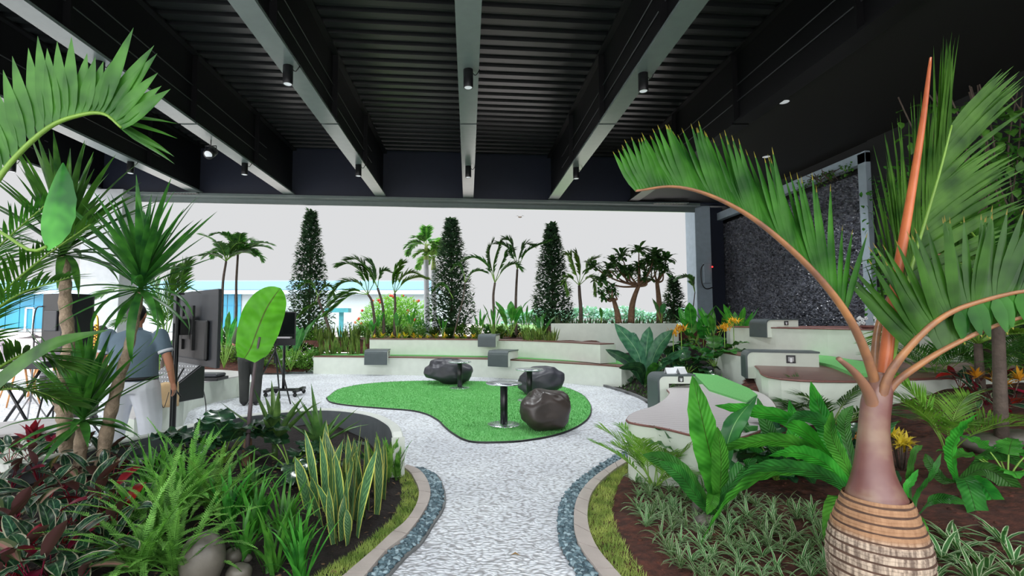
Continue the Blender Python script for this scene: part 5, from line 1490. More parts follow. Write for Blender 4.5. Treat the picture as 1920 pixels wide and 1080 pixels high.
def scatter(protos, spots, label, cat, group, name=None):
    used = set(); out = []
    for (p, s) in spots:
        k = random.randrange(len(protos)); pr = protos[k]
        if k in used:
            o = pr.copy(); C.objects.link(o)
            for ch in list(pr.children):
                c = ch.copy(); C.objects.link(c); c.parent = o
        else:
            o = pr; used.add(k)
        o.location = p; o.rotation_euler = (R(-.06, .06), R(-.06, .06), R(0, 6.28)); o.scale = (s, s, s * R(.9, 1.1))
        lab = label(p) if callable(label) else label
        tag(o, lab, cat, group); out.append(o)
    for k, pr in enumerate(protos):
        if k not in used:
            for ch in list(pr.children): bpy.data.objects.remove(ch)
            bpy.data.objects.remove(pr)
    return out
pr = [snakeproto('snake2', 6, .55, .05) for _ in range(3)]
spots = []
for i in range(46):
    x = R(592, 694); d = R(14.9, 16.3)
    p = D(x, 640, d); spots.append((V((p.x, p.y, hS(p.x, p.y) - .01)), R(.85, 1.15)))
scatter(pr, spots, 'green snake plant in the dense row above the left end of the lowest bench', 'plant', 'snake plants at the rear left')
pr = [snakeproto('snake2', 7, .42, .045, .5) for _ in range(3)]
scatter(pr, [(V((D(x, 632, d).x, d, .93)), R(.8, 1.15)) for x, d in [(R(985, 1042), R(13.6, 14.7)) for _ in range(20)]], 'yellow-edged snake plant in the cluster below the third conical tree', 'plant', 'snake plants at the rear right')
LM['snakedk'] = g('dark_snake_leaf', rgb(62, 76, 52), edge=rgb(120, 134, 80), edge_at=.8, trans=.15)
pr = [snakeproto('snakedk', 5, .36, .04, .3) for _ in range(3)]
scatter(pr, [(V((D(x, 606, d).x, d, 1.36)), R(.7, 1.2)) for x, d in [(1042 + 225 * i / 33 + R(-3, 3), R(15.5, 16.1)) for i in range(34)]], 'dark snake plant silhouetted in the top tier planter', 'plant', 'snake plants in the top tier planter')

# crotons, cones and shrubs at the rear
def rosetteplant(m, n, L, w_, name, flower=None):
    mb = MB()
    for k in range(n):
        f = k / n
        pts, S = arch((0, 0, L * .5 * f), k * 2.4, R(.2, 1.3), L * R(.7, 1.1), R(.3, 1.0), 4)
        leaf(mb, pts, wlance(w_), S, mi=1 if flower and f > .45 else 0)
    return mb.build(name, [LM[m]] + ([LM[flower]] if flower else []))
pr = [rosetteplant('shrub', 22, .2, .06, 'yellow_croton', 'yellow') for _ in range(3)]
ordlab(scatter(pr, [(V((D(x, 632, d).x, d, .93)), R(.7, 1.2)) for x, d in [(x, 15.35 + R(0, .3)) for x in (701, 717, 734, 748, 760, 777, 788, 803, 818, 834, 856, 872, 888)]], 'yellow and green croton in the row along the upper rear bench', 'plant', 'yellow crotons along the rear bench'), 'yellow croton in the row above the upper rear bench, %s')
def bush(name, c, r, n, m, label, leafL=.07, cat='shrub', flowers=None, group=None, squash=1.0, top=1.0, stem=True, fl=60):
    e = empty(name, (c.x, c.y, c.z)); tag(e, label, cat, group)
    mb = MB()
    for k in range(n):
        z = R(-1, 1); a = R(0, 6.283); rr = random.random() ** .35
        q = V((math.cos(a) * math.sqrt(1 - z * z), math.sin(a) * math.sqrt(1 - z * z), z * squash)) * r * rr
        q *= 1 + .2 * noise.noise(q * (2.5 / r) + V((c.x, 0, 0)))
        q.z += r * squash * .95
        L = leafL * R(.7, 1.3)
        pts, S = arch(q, a + R(-1, 1), R(-.3, 1.3), L, .6, 2)
        leaf(mb, pts, wov(L * .5), S)
    mb.build('foliage', LM[m], e)
    if stem:
        mb = MB()
        for k in range(5):
            a = k * 1.25; mb.tube([(0, 0, -.03), (math.cos(a) * r * .4, math.sin(a) * r * .4, r * squash)], [.02, .006], 5)
        mb.build('stems', M_['tree_trunk_dark'], e)
    if flowers:
        mb = MB()
        for k in range(fl):
            z = R(-.2, 1); a = R(0, 6.283)
            q = V((math.cos(a) * math.sqrt(1 - z * z), math.sin(a) * math.sqrt(1 - z * z), z * squash)) * r * 1.0
            q.z += r * squash * .95
            mb.ball(q, leafL * .4, 5, 4)
        mb.build('flowers', LM[flowers], e)
    return e
b = D(742, 628, 24); b.z = 0
bush('round_shrub_tree', V((b.x, 24, -.1)), 1.95, 9000, 'shrub', 'wide rounded light green shrub with pink flowers beyond the rear planting', .17, fl=34, flowers='pinkfl', squash=.75)
for k, (x, y0, rpx, m, lab) in enumerate(((789, 632, 10, 'shrub', 'small pointed bright shrub left of the middle conical tree'), (672, 636, 11, 'shrub', 'small reddish-green shrub left of the rear planting wall'), (655, 640, 12, 'conif', 'small dark green pointed shrub behind the snake plants'), (712, 622, 12, 'shrub', 'light leafy shrub behind the yellow crotons'), (892, 622, 11, 'shrub', 'light leafy shrub right of the middle conical tree'), (610, 640, 18, 'shrub', 'low rounded shrub behind the rear left snake plants'))):
    p = D(x, y0, 16.4); bush('garden_shrub', V((p.x, 16.4, .85)), rpx * 16.4 / F, 500, m, lab, .06, squash=1.6)
names_ = ['beside the snake plants', 'left of the left-arching palm', 'under the left-arching palm', 'under the thin bent palm', 'under the young upright palm', 'left of the twin palm trunks', 'behind the twin palm trunks', 'at the left foot of the middle conical tree', 'at the right foot of the middle conical tree', 'left of the fan palm', 'under the fan palm', 'between the fan palm and the banana plant', 'behind the banana plant', 'left of the third conical tree', 'at the foot of the third conical tree']
for k, nm_ in enumerate(names_):
    x = 690 + 25 * k; d = 17.0 + .5 * (k % 3 - 1)
    p = D(x, 632, d); bush('garden_shrub', V((p.x, d, .92)), R(.2, .33), 650, ['shrub', 'ferndark', 'fern', 'shrub', 'banana'][k % 5], ['leafy light green', 'leafy dark green', 'fine-leaved green', 'bright leafy', 'broad-leaved green'][k % 5] + ' shrub ' + nm_, .1, squash=R(.8, 1.2))
for k, (x, h_) in enumerate(((712, .8), (770, .9), (830, .7), (900, .9), (985, 1.0), (1010, .8))):
    heli(x, 632, 16.0, ['upright leafy clump left of the thin bent palm', 'upright leafy clump right of the young palm', 'upright leafy clump before the middle conical tree', 'upright leafy clump left of the fan palm', 'upright leafy clump left of the third conical tree', 'upright leafy clump touching the third conical tree'][k], 8, h_, .08, spread=.35)
mb = MB()
for k in range(700):
    x, y_ = R(1.0, 3.0), R(18.2, 19.0)
    pts, S = arch((x, y_, .9 + R(0, .22)), R(0, 6.28), R(0, 1.2), .1, .5, 2); leaf(mb, pts, wov(.05), S)
tag(mb.build('orange_hedge', LM['orange']), 'low orange-flowered hedge behind the rear right palms', 'hedge', kind='stuff')

# ================================================================ FERNS
def fernproto(nf, L, pin, m, name='sword_fern', el=(.5, 1.4), dr=(.6, 1.6), nl=34, w_=.016):
    mb = MB()
    for k in range(nf):
        pts, S = arch((R(-.04, .04), R(-.04, .04), 0), k * 2.4 + R(-.3, .3), R(*el), L * R(.6, 1.1), R(*dr), 9)
        frond(mb, mb, pts, n=nl, L=pin, lw=w_, t0=.12, rr=(.004, .0015), ang=80, lift=10, dr=.15, S=S, seg=2, tipL=.15, rmi=0, lmi=0)
    return mb.build(name, [LM[m]])
# ferns and low growth in the rear left garden
pr = [fernproto(14, .5, .06, 'fern', 'garden_fern', nl=18, w_=.02) for _ in range(2)]
sp_ = [(x, R(14.6, 16.0)) for x in (525, 540, 556, 570, 582, 597, 500, 488)]
ordlab(scatter(pr, [(V((D(x, 640, d).x, d, hG(D(x, 640, d).x, d))), R(.9, 1.3)) for x, d in sp_], 'bushy green fern in the rear left garden behind the monitor', 'fern', 'ferns in the rear left garden'), 'bushy green fern in the rear garden behind the monitor, %s')
for k, (x, r_, m, lab) in enumerate(((300, .55, 'ferndark', 'dark bush behind the mixing console'), (345, .5, 'shrub', 'leafy bush behind the television stand'), (385, .5, 'ferndark', 'dark bush left of the giant green leaf'), (430, .55, 'shrub', 'light leafy bush right of the television'), (470, .5, 'ferndark', 'dark leafy bush behind the person in olive'), (540, .38, 'fern', 'clipped fine-leaved bush under the monitor'), (575, .36, 'fern', 'clipped fine-leaved bush next to the bench end'))):
    d = 14.7 if k > 4 else 15.3; p = D(x, 690, d)
    bush('garden_shrub', V((p.x, d, .05)), r_, 900, m, lab, .1, squash=.8)
for k, (x, lab) in enumerate(((470, 'dense green hedge shrub behind the monitor, leftmost of the row'), (515, 'dense green hedge shrub right behind the monitor'), (555, 'dense green hedge shrub left of the tallest conical tree'), (596, 'dense green hedge shrub at the foot of the tallest conical tree'), (425, 'dense green hedge shrub beside the slim palm pair'), (380, 'dense green hedge shrub behind the television'))):
    p = D(x, 640, 16.6); bush('hedge_shrub', V((p.x, 16.6, .3)), .55, 1500, 'shrub' if k % 2 else 'ferndark', lab, .12, squash=.9)
heli(420, 690, 14.3, 'tall bright leafy clump right of the television', 10, 1.5, .14, spread=.4)
heli(300, 712, 13.0, 'tall leafy clump between person and television', 10, 1.3, .12, spread=.35)
heli(545, 695, 14.4, 'large-leaved plant behind the monitor', 8, 1.7, .3, spread=.5, m='philogreen')

# ================================================================ LEFT BED
def dracaena(trunk_px, d, crown, n, L, w_, label, trr, dr=(.3, 1.6), el=(-.2, 1.5)):
    T = P2(trunk_px, d); base = T[0].copy(); base.z = hL(base.x, base.y) - .02; T[0] = base
    e = empty('dracaena', base); tag(e, label, 'plant', 'dracaenas in the left bed')
    mb = MB(); A = spline([p - base for p in T], 6); m = len(A)
    mb.tube(A, [(trr[0] + (trr[1] - trr[0]) * i / (m - 1)) * (1 + .12 * math.sin(i * 1.7)) for i in range(m)], 12); mb.build('trunk', M_['trunkgrey'], e)
    top = A[-1]; mb = MB()
    for k in range(n):
        f = k / n
        ee = el[1] - (el[1] - .55) * (f / .72) ** .8 if f < .72 else .4 - (.4 - el[0]) * (f - .72) / .28
        l_ = L * R(.75, 1.1)
        pts, S = arch(top + V((0, 0, .12 * (1 - f))), k * 2.4 + R(-.3, .3), ee + R(-.15, .15), l_ * (1 if f < .72 else .75), R(*dr) * (.12 + .3 * f if f < .72 else .9), 8)
        leaf(mb, pts, wstrap(w_ * R(.8, 1.1), .6), S, fold=.35)
    mb.build('leaves', LM['yucca'], e)
    return e
dracaena([(130, 850), (122, 800), (118, 765), (111, 738), (124, 690), (130, 640), (123, 585), (122, 530), (118, 482)], 4.35, None, 66, .98, .07, 'dracaena with a knotted pale trunk and high leafy crown, leftmost', (.062, .045))
dracaena([(190, 850), (203, 795), (220, 725), (240, 655), (254, 600), (264, 548)], 4.3, None, 60, .88, .068, 'dracaena with a slanting trunk in front of the person in white trousers', (.056, .027), dr=(.2, 2.2), el=(-.9, 1.5))
dracaena([(150, 850), (153, 815), (155, 795)], 4.2, None, 60, .78, .06, 'short bushy dracaena between the two leaning trunks', (.05, .045), dr=(.2, 1.2), el=(-.5, 1.5))
palm('young_palm', P2([(-130, 900), (-110, 760)], 3.2), [P2([(-110, 760), (-40, 600), (60, 500), (170, 420)], 3.2), P2([(-110, 760), (-60, 640), (20, 560), (130, 520)], 3.0), P2([(-110, 760), (0, 730), (70, 735), (130, 760)], 3.3), P2([(-110, 760), (-20, 700), (60, 660), (120, 690)], 2.9), P2([(-110, 760), (-80, 560), (-10, 470), (90, 380)], 3.3)], 'feathery palm reaching in from the left edge beside the dracaenas', leafm='palm', L=.34, lw=.02, nleaf=40, tr=(.05, .04), trunkm='trunkgrey')
# broad feather palm arching over from upper left
bp = P2([(-260, 900), (-200, 640), (-120, 480)], 2.2)
e = empty('arching_palm', bp[0]); tag(e, 'large palm with broad leaflets arching into view at upper left against the roof', 'palm')
mb = MB(); mb.tube(spline([p - bp[0] for p in bp], 5), .06, 12); mb.build('trunk', M_['trunkgrey'], e)
fr = spline([p - bp[0] for p in P2([(-120, 480), (-40, 390), (20, 305), (90, 240), (150, 216), (195, 214), (228, 240)], 2.15)], 5)
rm = MB()
frond(rm, rm, fr, n=20, L=.38, lw=.07, t0=.28, rr=(.014, .006), S=V((.35, -.8, -.1)).normalized(), dr=.05, seg=5, sides=(1,), lmi=1, tipL=.75, rnd=.13, dirf=lambda u: (-.25 + 1.0 * u ** 1.6, -.1, 1.0 - .55 * u ** 2))
frond(MB(), rm, fr, n=15, L=.34, lw=.06, t0=.34, ang=52, lift=35, dr=.25, S=V((.35, -.8, -.1)).normalized(), seg=4, sides=(-1,), lmi=1, tipL=.7)
rm.build('frond', [M_['rachisgr'], LM['palm']], e)
fr = spline([p - bp[0] for p in P2([(-120, 480), (-20, 430), (70, 470), (150, 395), (160, 330)], 2.3)], 5)
rm = MB(); rm.tube(fr[:12], .008, 6)
leaf(rm, spline([p - bp[0] for p in P2([(90, 470), (100, 430), (112, 370), (118, 305)], 2.3)], 4), wov(.16, .5), V((1, 0, 0)), cols=2, ruf=.05, mi=1)
rm.build('broad_leaflet', [M_['rachisgr'], LM['strap']], e)
# long strap leaf low at far left
rm = MB(); leaf(rm, spline([p - bp[0] for p in P2([(-120, 800), (-20, 730), (90, 650), (205, 618)], 2.6)], 6), wstrap(.09, .8), V((0, .3, 1)), fold=.15, cols=2); rm.build('strap_leaf', LM['yucca'], e)

# prayer plants
def calaproto(red=False):
    mb = MB()
    n = random.randint(9, 13)
    for k in range(n):
        a = k * 2.4 + R(-.3, .3); L = R(.17, .27)
        st, S = arch((0, 0, -.01), a, R(.9, 1.35), R(.1, .24), .2, 3)
        mb.tube(st, .003, 4, mi=3, caps=False)
        pts, S = arch(st[-1], a + R(-.4, .4), R(-.1, 1.2), L, R(.4, 1.1), 5)
        mi = 0
        if red and k % 4 == 1: mi = 1
        elif k == 5: mi = 2
        leaf(mb, pts, wov(L * .34, .45), S, fold=.22, cols=2, mi=mi, twist=R(-.7, .7))
    return mb.build('prayer_plant', [LM['cala'], LM['calared'], LM['calacream'], LM['calared']])
pr = [calaproto(k > 5) for k in range(7)]
sp_ = []
for x, y_ in ((18, 850), (62, 852), (100, 850), (145, 856), (190, 858), (225, 862), (20, 900), (75, 890), (120, 900), (165, 895), (205, 900), (30, 950), (85, 940), (140, 945), (190, 945), (225, 935), (15, 1005), (65, 1000), (115, 1005), (170, 1000), (215, 985), (35, 1060), (95, 1065), (150, 1050), (205, 1040), (10, 1085), (-20, 930), (-20, 1030), (70, 1100), (130, 1100)):
    p = GL(x, y_ + 22); sp_.append((p, R(.8, 1.05)))
_W = ['leftmost', 'second from left', 'third from left', 'fourth from left', 'fifth from left', 'sixth from left', 'seventh from left']
_ys = [850, 852, 850, 856, 858, 862, 900, 890, 900, 895, 900, 950, 940, 945, 945, 935, 1005, 1000, 1005, 1000, 985, 1060, 1065, 1050, 1040, 1085, 930, 1030, 1100, 1100]
_row = [0 if y_ < 870 else 1 if y_ < 910 else 2 if y_ < 960 else 3 if y_ < 1032 else 4 for y_ in _ys]
_ord = {}
for _r in range(5):
    for _k, _i in enumerate(sorted([i for i in range(30) if _row[i] == _r], key=lambda i: sp_[i][0].x / sp_[i][0].y)):
        _ord[_i] = 'white-edged prayer plant of the lower-left patch, %s row, %s' % (['rearmost', 'second', 'middle', 'fourth', 'front'][_r], _W[_k] if _k < 7 else 'rightmost')
_it = iter(range(30))
def callab(p): return _ord[next(_it)]
scatter(pr, sp_, callab, 'plant', 'prayer plants in the left bed')
def cordy(base, n, L, lab, m='calared'):
    mb = MB()
    for k in range(n):
        pts, S = arch((0, 0, .05 + .01 * k), k * 2.4, R(.6, 1.45), L * R(.7, 1.1), R(.1, .8), 5); leaf(mb, pts, wov(L * .3, .5), S, cols=2)
    mb.tube([(0, 0, -.02), (0, 0, .12)], .01, 6)
    o = mb.build('cordyline', LM[m]); o.location = base; tag(o, lab, 'plant')
cordy(GL(58, 862) + V((0, 0, .05)), 9, .24, 'red-leaved cordyline at the foot of the leftmost dracaena')
cordy(GL(95, 866) + V((0, 0, .05)), 7, .18, 'small dark red cordyline right of the larger red one')
# sword ferns
pr = [fernproto(34, .6, .034, 'fern', el=(.6, 1.5), dr=(.3, 1.6), nl=44, w_=.0095) for _ in range(3)]
sp_ = [(GL(x, y_), s) for x, y_, s in ((300, 1010, 1.0), (345, 960, 1.05), (400, 965, .95), (265, 1075, .95), (330, 1080, .9))]
fl_ = iter(['bright sword fern behind the others, left of the strap-leaved lilies', 'tallest bright sword fern in the middle of the left bed', 'bright sword fern nearest the dark philodendrons', 'sword fern at the lower left, next to the prayer plants', 'sword fern right beside the large egg-shaped stone'])
scatter(pr, sp_, lambda p: next(fl_), 'fern', 'sword ferns in the left bed')
pr = [fernproto(9, .42, .04, 'fern', el=(1.1, 1.5), dr=(.0, .3), nl=34, w_=.014), fernproto(8, .5, .045, 'ferndark', el=(.6, 1.4), dr=(.2, .9), nl=34)]
ordlab(scatter(pr, [(GL(738, 893), .9), (GL(722, 905), 1.0), (GL(700, 905), .9), (GL(745, 900), .75)], 'upright narrow fern at the right end of the grey planter wall', 'fern', 'ferns by the wall end'), 'upright narrow fern by the end of the grey planter wall, %s')
# strap-leaved clumps
def strapproto(n, L, w_, m='strap', name='spider_lily'):
    mb = MB()
    for k in range(n):
        pts, S = arch((R(-.03, .03), R(-.03, .03), -.01), R(0, 6.28), R(1.0, 1.5), L * R(.5, 1.1), R(.0, 1.3), 7, pw=2.2)
        leaf(mb, pts, wstrap(w_ * R(.7, 1.1), .7), S, fold=.25)
    return mb.build(name, LM[m])
pr = [strapproto(22, .5, .028) for _ in range(3)]
sp_ = [(GL(x, y_), s) for x, y_, s in ((430, 985, 1.0), (480, 1000, 1.05), (530, 1010, 1.0), (560, 1060, .95), (510, 1075, .95), (455, 1050, .9), (565, 1100, .9), (470, 950, .85), (280, 930, .9), (310, 900, .8), (250, 985, .8))]
ordlab(scatter(pr, sp_, 'strap-leaved lily clump with bright green blades in the left bed', 'plant', 'strap-leaved lilies in the left bed'), 'strap-leaved lily clump with bright green blades in the left bed, %s')
# snake plants, yellow edged
def bigsnake(n, L):
    mb = MB()
    for k in range(n):
        a = k * 2.4; r0 = R(0, .1); l_ = L * R(.5, 1.1)
        pts, S = arch((math.cos(a) * r0, math.sin(a) * r0, -.02), a, PI / 2 - R(.0, .3), l_, R(-.3, .35), 8)
        leaf(mb, pts, (lambda t, w_=R(.065, .09): w_ * (.55 + .45 * min(1, t * 2.2)) * (1 - max(0, (t - .6) / .4) ** 1.7) + .001), V((math.cos(R(-.7, .7)), math.sin(R(-.7, .7)), 0)), fold=.18, twist=R(-1.1, 1.1), cols=2)
    return mb.build('snake_plant', LM['snake'])
pr = [bigsnake(5, .72) for _ in range(5)]
sp_ = [(GL(x, y_), s) for x, y_, s in ((625, 990, 1.0), (650, 1005, 1.05), (600, 960, .95), (665, 975, .95), (640, 955, .95), (690, 960, .9), (615, 930, .85), (675, 935, .85), (705, 935, .8), (655, 925, .9), (635, 1020, .75))]
ordlab(scatter(pr, sp_, 'yellow-edged variegated snake plant in the tall clump of the left bed', 'plant', 'snake plants in the left bed'), 'tall yellow-edged snake plant in the left bed clump, %s')
# large dark philodendrons
def lobedleaf(mb, base, az, el, stemL, L, wd, mi=1, droop=.9, seed=0):
    st, S = arch(base, az, el, stemL, .35, 4)
    mb.tube(st, [.008, .007, .006, .006, .005], 6, mi=0, caps=False)
    pts, S = arch(st[-1], az, el - .5, L, droop, 12)
    def wf(t): return wd * (math.sin(PI * (.12 + .86 * t) ** .8) ** .7) * (1 + .2 * math.sin(t * 26 + seed)) + .004
    leaf(mb, pts, wf, S, fold=.12, ruf=.22, rfreq=3.5, cols=3, mi=mi)
def philo(base, n, L, wd, label, m='philo', el=(.6, 1.4), group='broad-leaved philodendrons', st=.25):
    e = empty('philodendron', base); tag(e, label, 'plant', group)
    for k in range(n):
        mb = MB(); lobedleaf(mb, V((0, 0, -.01)), k * 2.4 + R(-.3, .3), R(*el), st * R(.7, 1.3), L * R(.75, 1.1), wd * R(.8, 1.1), seed=k)
        mb.build('leaf', [M_['rachisgr'], LM[m]], e)
    return e
philo(GL(420, 868), 11, .42, .26, 'dark lobed philodendron left of the taro stem, against the planter wall', st=.3)
philo(GL(350, 862), 8, .42, .24, 'dark glossy philodendron spreading over the planter wall at left', st=.2)
philo(GL(545, 885), 12, .42, .18, 'dark glossy philodendron with hanging leaves right of the taro stem')
philo(GL(600, 890), 9, .36, .16, 'dark philodendron low behind the yellow-edged snake plants')
# erect aloe-like clump
for (x, y_, lab) in ((515, 862, 'erect light green nest plant left, in front of the turf corner'), (598, 866, 'erect light green nest plant beside the planter wall top')):
    b = GL(x, y_); mb = MB()
    for k in range(16):
        pts, S = arch((0, 0, .15), k * 2.4, R(.55, 1.4), R(.42, .68), R(-.1, .5), 6); leaf(mb, pts, (lambda t: .075 * (1 - t ** 2.2) + .001), S, fold=.5, cols=2)
    mb.tube([(0, 0, -.03), (0, 0, .16)], .03, 8)
    o = mb.build('nest_plant', LM['asp']); o.location = b; tag(o, lab, 'plant')
# giant taro
b = GL(462, 872); e = empty('giant_taro', b); tag(e, 'giant taro with one huge glossy green upright leaf on a purple-grey stalk', 'plant')
dt_ = b.y - .1
st = spline([V((0, 0, 0))] + [D(x, y_, dt_) - b for x, y_ in ((468, 780), (474, 720), (482, 660), (487, 632))], 6)
mb = MB(); mb.tube(st, [.022 - .012 * i / (len(st) - 1) for i in range(len(st))], 10); mb.build('stalk', M_['purstem'], e)
mb = MB(); mb.tube([(0, 0, -.05), (0.005, 0, .14), (.01, 0, .24)], [.05, .045, .03], 12); mb.build('stem_base', M_['trunkbrown'], e)
mb = MB()
cen = [D(x, y_, dt_ + q) - b for x, y_, q in ((458, 672, -.08), (470, 652, -.03), (484, 615, .02), (499, 580, .03), (514, 556, .04), (526, 540, .05))]
cen = spline(cen, 5)
def wt(t): return [.62, .88, 1.0, 1.02, 1.0, .96, .9, .82, .7, .5, .2][min(10, int(t * 10))] * .0 + .37 * (math.sin(PI * min(1, .12 + .88 * t) ** 1.05) ** .6)
leaf(mb, cen, wt, V((.96, .3, .55)).normalized(), fold=.25, ruf=.05, rfreq=5, cols=5)
mb.build('leaf_blade', LM['aloc'], e)
o = MB(); pL = U(966, 1045); leaf(o, [V((-.03, 0, .012)), V((0, .005, .02)), V((.035, -.01, .012))], wov(.03), V((0, 1, 0)), cols=2)
o = o.build('dead_leaf', mat('dry_brown_leaf', rgb(150, 118, 70), .7)); o.location = (pL.x, pL.y, .004); tag(o, 'small dry brown leaf lying on the pebble path in front', 'leaf')
# river stones, left bed
def stone(p, r, label, grp='river stones', m='riverstone', seed=0):
    mb = MB(); mb.ball((0, 0, 0), r, 24, 16, nz=.12, seed=seed); o = mb.build('river_stone', M_[m]); o.location = (p.x, p.y, p.z + r[2] * .55); tag(o, label, 'stone', grp)
stone(GL(378, 1085), (.125, .11, .17), 'large egg-shaped grey river stone in the left bed', seed=1)
stone(GL(437, 1052), (.055, .05, .05), 'dark round stone right of the large egg-shaped one', seed=2)
stone(GL(462, 1052), (.035, .03, .03), 'smallest grey stone beside the strap-leaved lilies', seed=3)
stone(GL(448, 1082), (.075, .06, .05), 'flat grey stone in front of the dark round one', seed=4)

mb = MB()
for k in range(900):
    p = GL(R(-20, 770), R(850, 1110))
    if dpl(p.x, p.y, cLGI) < .03 or not inpoly(p.x, p.y, polyL): continue
    if k % 3: pts, S = arch(p + V((0, 0, .006)), R(0, 6.28), R(-.1, .5), R(.02, .07), .3, 2); leaf(mb, pts, wov(.018), S)
    else: s_ = R(.005, .018); mb.ball(p, (s_, s_, s_ * .7), 6, 4, nz=.3, seed=k)
tag(mb.build('leaf_litter', M_['trunkbrown']), 'scattered dry leaf litter and clods on the dark soil of the left bed', 'leaf litter', kind='stuff')

# ================================================================ RIGHT BED
# bottle palm
DP = 2.5
base = D(1645, 1130, DP); base.z = max(0, hR(base.x, base.y)) - .02
e = empty('bottle_palm', base); tag(e, 'bottle palm with swollen ringed trunk and purple-brown crownshaft, big and near at right', 'palm')
def sect(L):
    return [(D(cx, y_, DP) - base, r * DP / F) for cx, y_, r in L]
def bark():
    m, nt, b_ = newmat('ringed_bottle_trunk_bark')
    tc = N(nt, 'ShaderNodeTexCoord'); sx = N(nt, 'ShaderNodeSeparateXYZ'); nt.links.new(tc.outputs['Object'], sx.inputs[0])
    nz = N(nt, 'ShaderNodeTexNoise', Scale=5.0, Detail=4.0); nt.links.new(tc.outputs['Object'], nz.inputs['Vector'])
    mp = N(nt, 'ShaderNodeMapping'); mp.inputs['Scale'].default_value = (60, 60, 7); nt.links.new(tc.outputs['Object'], mp.inputs[0])
    n2 = N(nt, 'ShaderNodeTexNoise', Scale=1.0, Detail=3.0); nt.links.new(mp.outputs[0], n2.inputs['Vector'])
    r = N(nt, 'ShaderNodeValToRGB'); r.color_ramp.elements[0].position = .38; r.color_ramp.elements[0].color = rgb(112, 96, 84)
    r.color_ramp.elements[1].position = .6; r.color_ramp.elements[1].color = rgb(196, 178, 158)
    nt.links.new(n2.outputs['Fac'], r.inputs[0])
    # younger upper rings are tan
    mr = N(nt, 'ShaderNodeMapRange'); mr.inputs['From Min'].default_value = (D(1645, 1000, DP) - base).z; mr.inputs['From Max'].default_value = (D(1645, 985, DP) - base).z
    nt.links.new(sx.outputs[2], mr.inputs[0])
    tan = mixc(nt, n2.outputs['Fac'], rgb(122, 84, 56), rgb(190, 150, 114))
    nt.links.new(mixc(nt, mr.outputs[0], r.outputs[0], tan), b_.inputs['Base Color'])
    b_.inputs['Roughness'].default_value = .8
    bp = N(nt, 'ShaderNodeBump', Strength=.5, Distance=.005); nt.links.new(n2.outputs['Fac'], bp.inputs['Height']); nt.links.new(bp.outputs[0], b_.inputs['Normal'])
    return m
M_['ringdark'] = mat('dark_leaf_scar_ring', rgb(84, 62, 50), .85, var=.2, scale=20)
tp = [(1645, 1140, 62), (1645, 1110, 70), (1646, 1080, 75), (1646, 1040, 78), (1646, 1010, 75), (1645, 985, 69), (1644, 960, 61), (1643, 940, 54), (1642, 928, 50)]
S_ = sect(tp)
cl = spline([V((p.x, r, p.z)) for p, r in S_], 10)
mb = MB(); n = len(cl)
rings = []
zs_ = [c.z for c in cl]
verts, faces = [], []
NS = 64
ztop, zbot = cl[-1].z, cl[0].z
steps = 200
def prof_at(z):
    for i in range(n - 1):
        if cl[i].z <= z <= cl[i + 1].z:
            f = (z - cl[i].z) / (cl[i + 1].z - cl[i].z + 1e-9); return cl[i].lerp(cl[i + 1], f)
    return cl[-1]
ringz = []
z = ztop - .02; gap = .034
while z > zbot:
    ringz.append(z); gap = min(.046, gap * 1.04) ; z -= gap
for j in range(steps + 1):
    z = zbot + (ztop - zbot) * j / steps; c = prof_at(z)
    for k in range(NS):
        a = 2 * PI * k / NS
        zz = z + .006 * noise.noise(V((math.cos(a) * 2, math.sin(a) * 2, z * 6)))
        dmin = min([abs(zz - q) for q in ringz]); above = min([(q - zz) for q in ringz if q >= zz] or [1])
        r = c.y + (.003 if above < .02 else 0) - .007 * max(0, 1 - dmin / .005) + .0015 * noise.noise(V((a * 8, z * 20, 0)))
        verts.append((c.x + math.cos(a) * r, math.sin(a) * r, z))
mb.add(verts, [(j * NS + k, j * NS + (k + 1) % NS, (j + 1) * NS + (k + 1) % NS, (j + 1) * NS + k) for j in range(steps) for k in range(NS)])
for fi, f in enumerate(mb.f):
    z = verts[f[0]][2]
    if min(abs(z + .002 - q) for q in ringz) < .0042: mb.mi[fi] = 1
mb.build('trunk', [bark(), M_['ringdark']], e)
# crownshaft
def shaftmat():
    m, nt, b_ = newmat('purple_brown_crownshaft')
    tc = N(nt, 'ShaderNodeTexCoord'); nz = N(nt, 'ShaderNodeTexNoise', Scale=4.0, Detail=4.0); nt.links.new(tc.outputs['Object'], nz.inputs['Vector'])
    r = N(nt, 'ShaderNodeValToRGB'); cr = r.color_ramp
    cr.elements[0].position = .3; cr.elements[0].color = rgb(96, 54, 58); cr.elements[1].position = .7; cr.elements[1].color = rgb(146, 122, 100)
    q = cr.elements.new(.5); q.color = rgb(116, 76, 70)
    nt.links.new(nz.outputs['Fac'], r.inputs[0]); nt.links.new(r.outputs[0], b_.inputs['Base Color'])
    b_.inputs['Roughness'].default_value = .38; b_.inputs['Coat Weight'].default_value = .15
    return m
M_['shaft'] = shaftmat()
cs = sect([(1642, 932, 47), (1641, 922, 44), (1639, 900, 36), (1638, 880, 31), (1638, 850, 27), (1638, 815, 24), (1640, 780, 23), (1643, 755, 23), (1648, 728, 21), (1654, 700, 15)])
mb = MB(); A = spline([p for p, r in cs], 6); m_ = len(A)
rs = []
for i in range(m_):
    q = i / (m_ - 1) * (len(cs) - 1); k = min(int(q), len(cs) - 2); rs.append(cs[k][1] + (cs[k + 1][1] - cs[k][1]) * (q - k))
mb.tube(A, rs, 32); mb.build('crownshaft', M_['shaft'], e)
def pl3(L): return spline([D(x, y_, d) - base for x, y_, d in L], 6)
def petiole(pts, r0, r1, m, name='petiole'):
    mb = MB(); n = len(pts); mb.tube(pts, [r0 + (r1 - r0) * (i / (n - 1)) ** .7 for i in range(n)], 12, flat=.8); return mb.build(name, m, e)
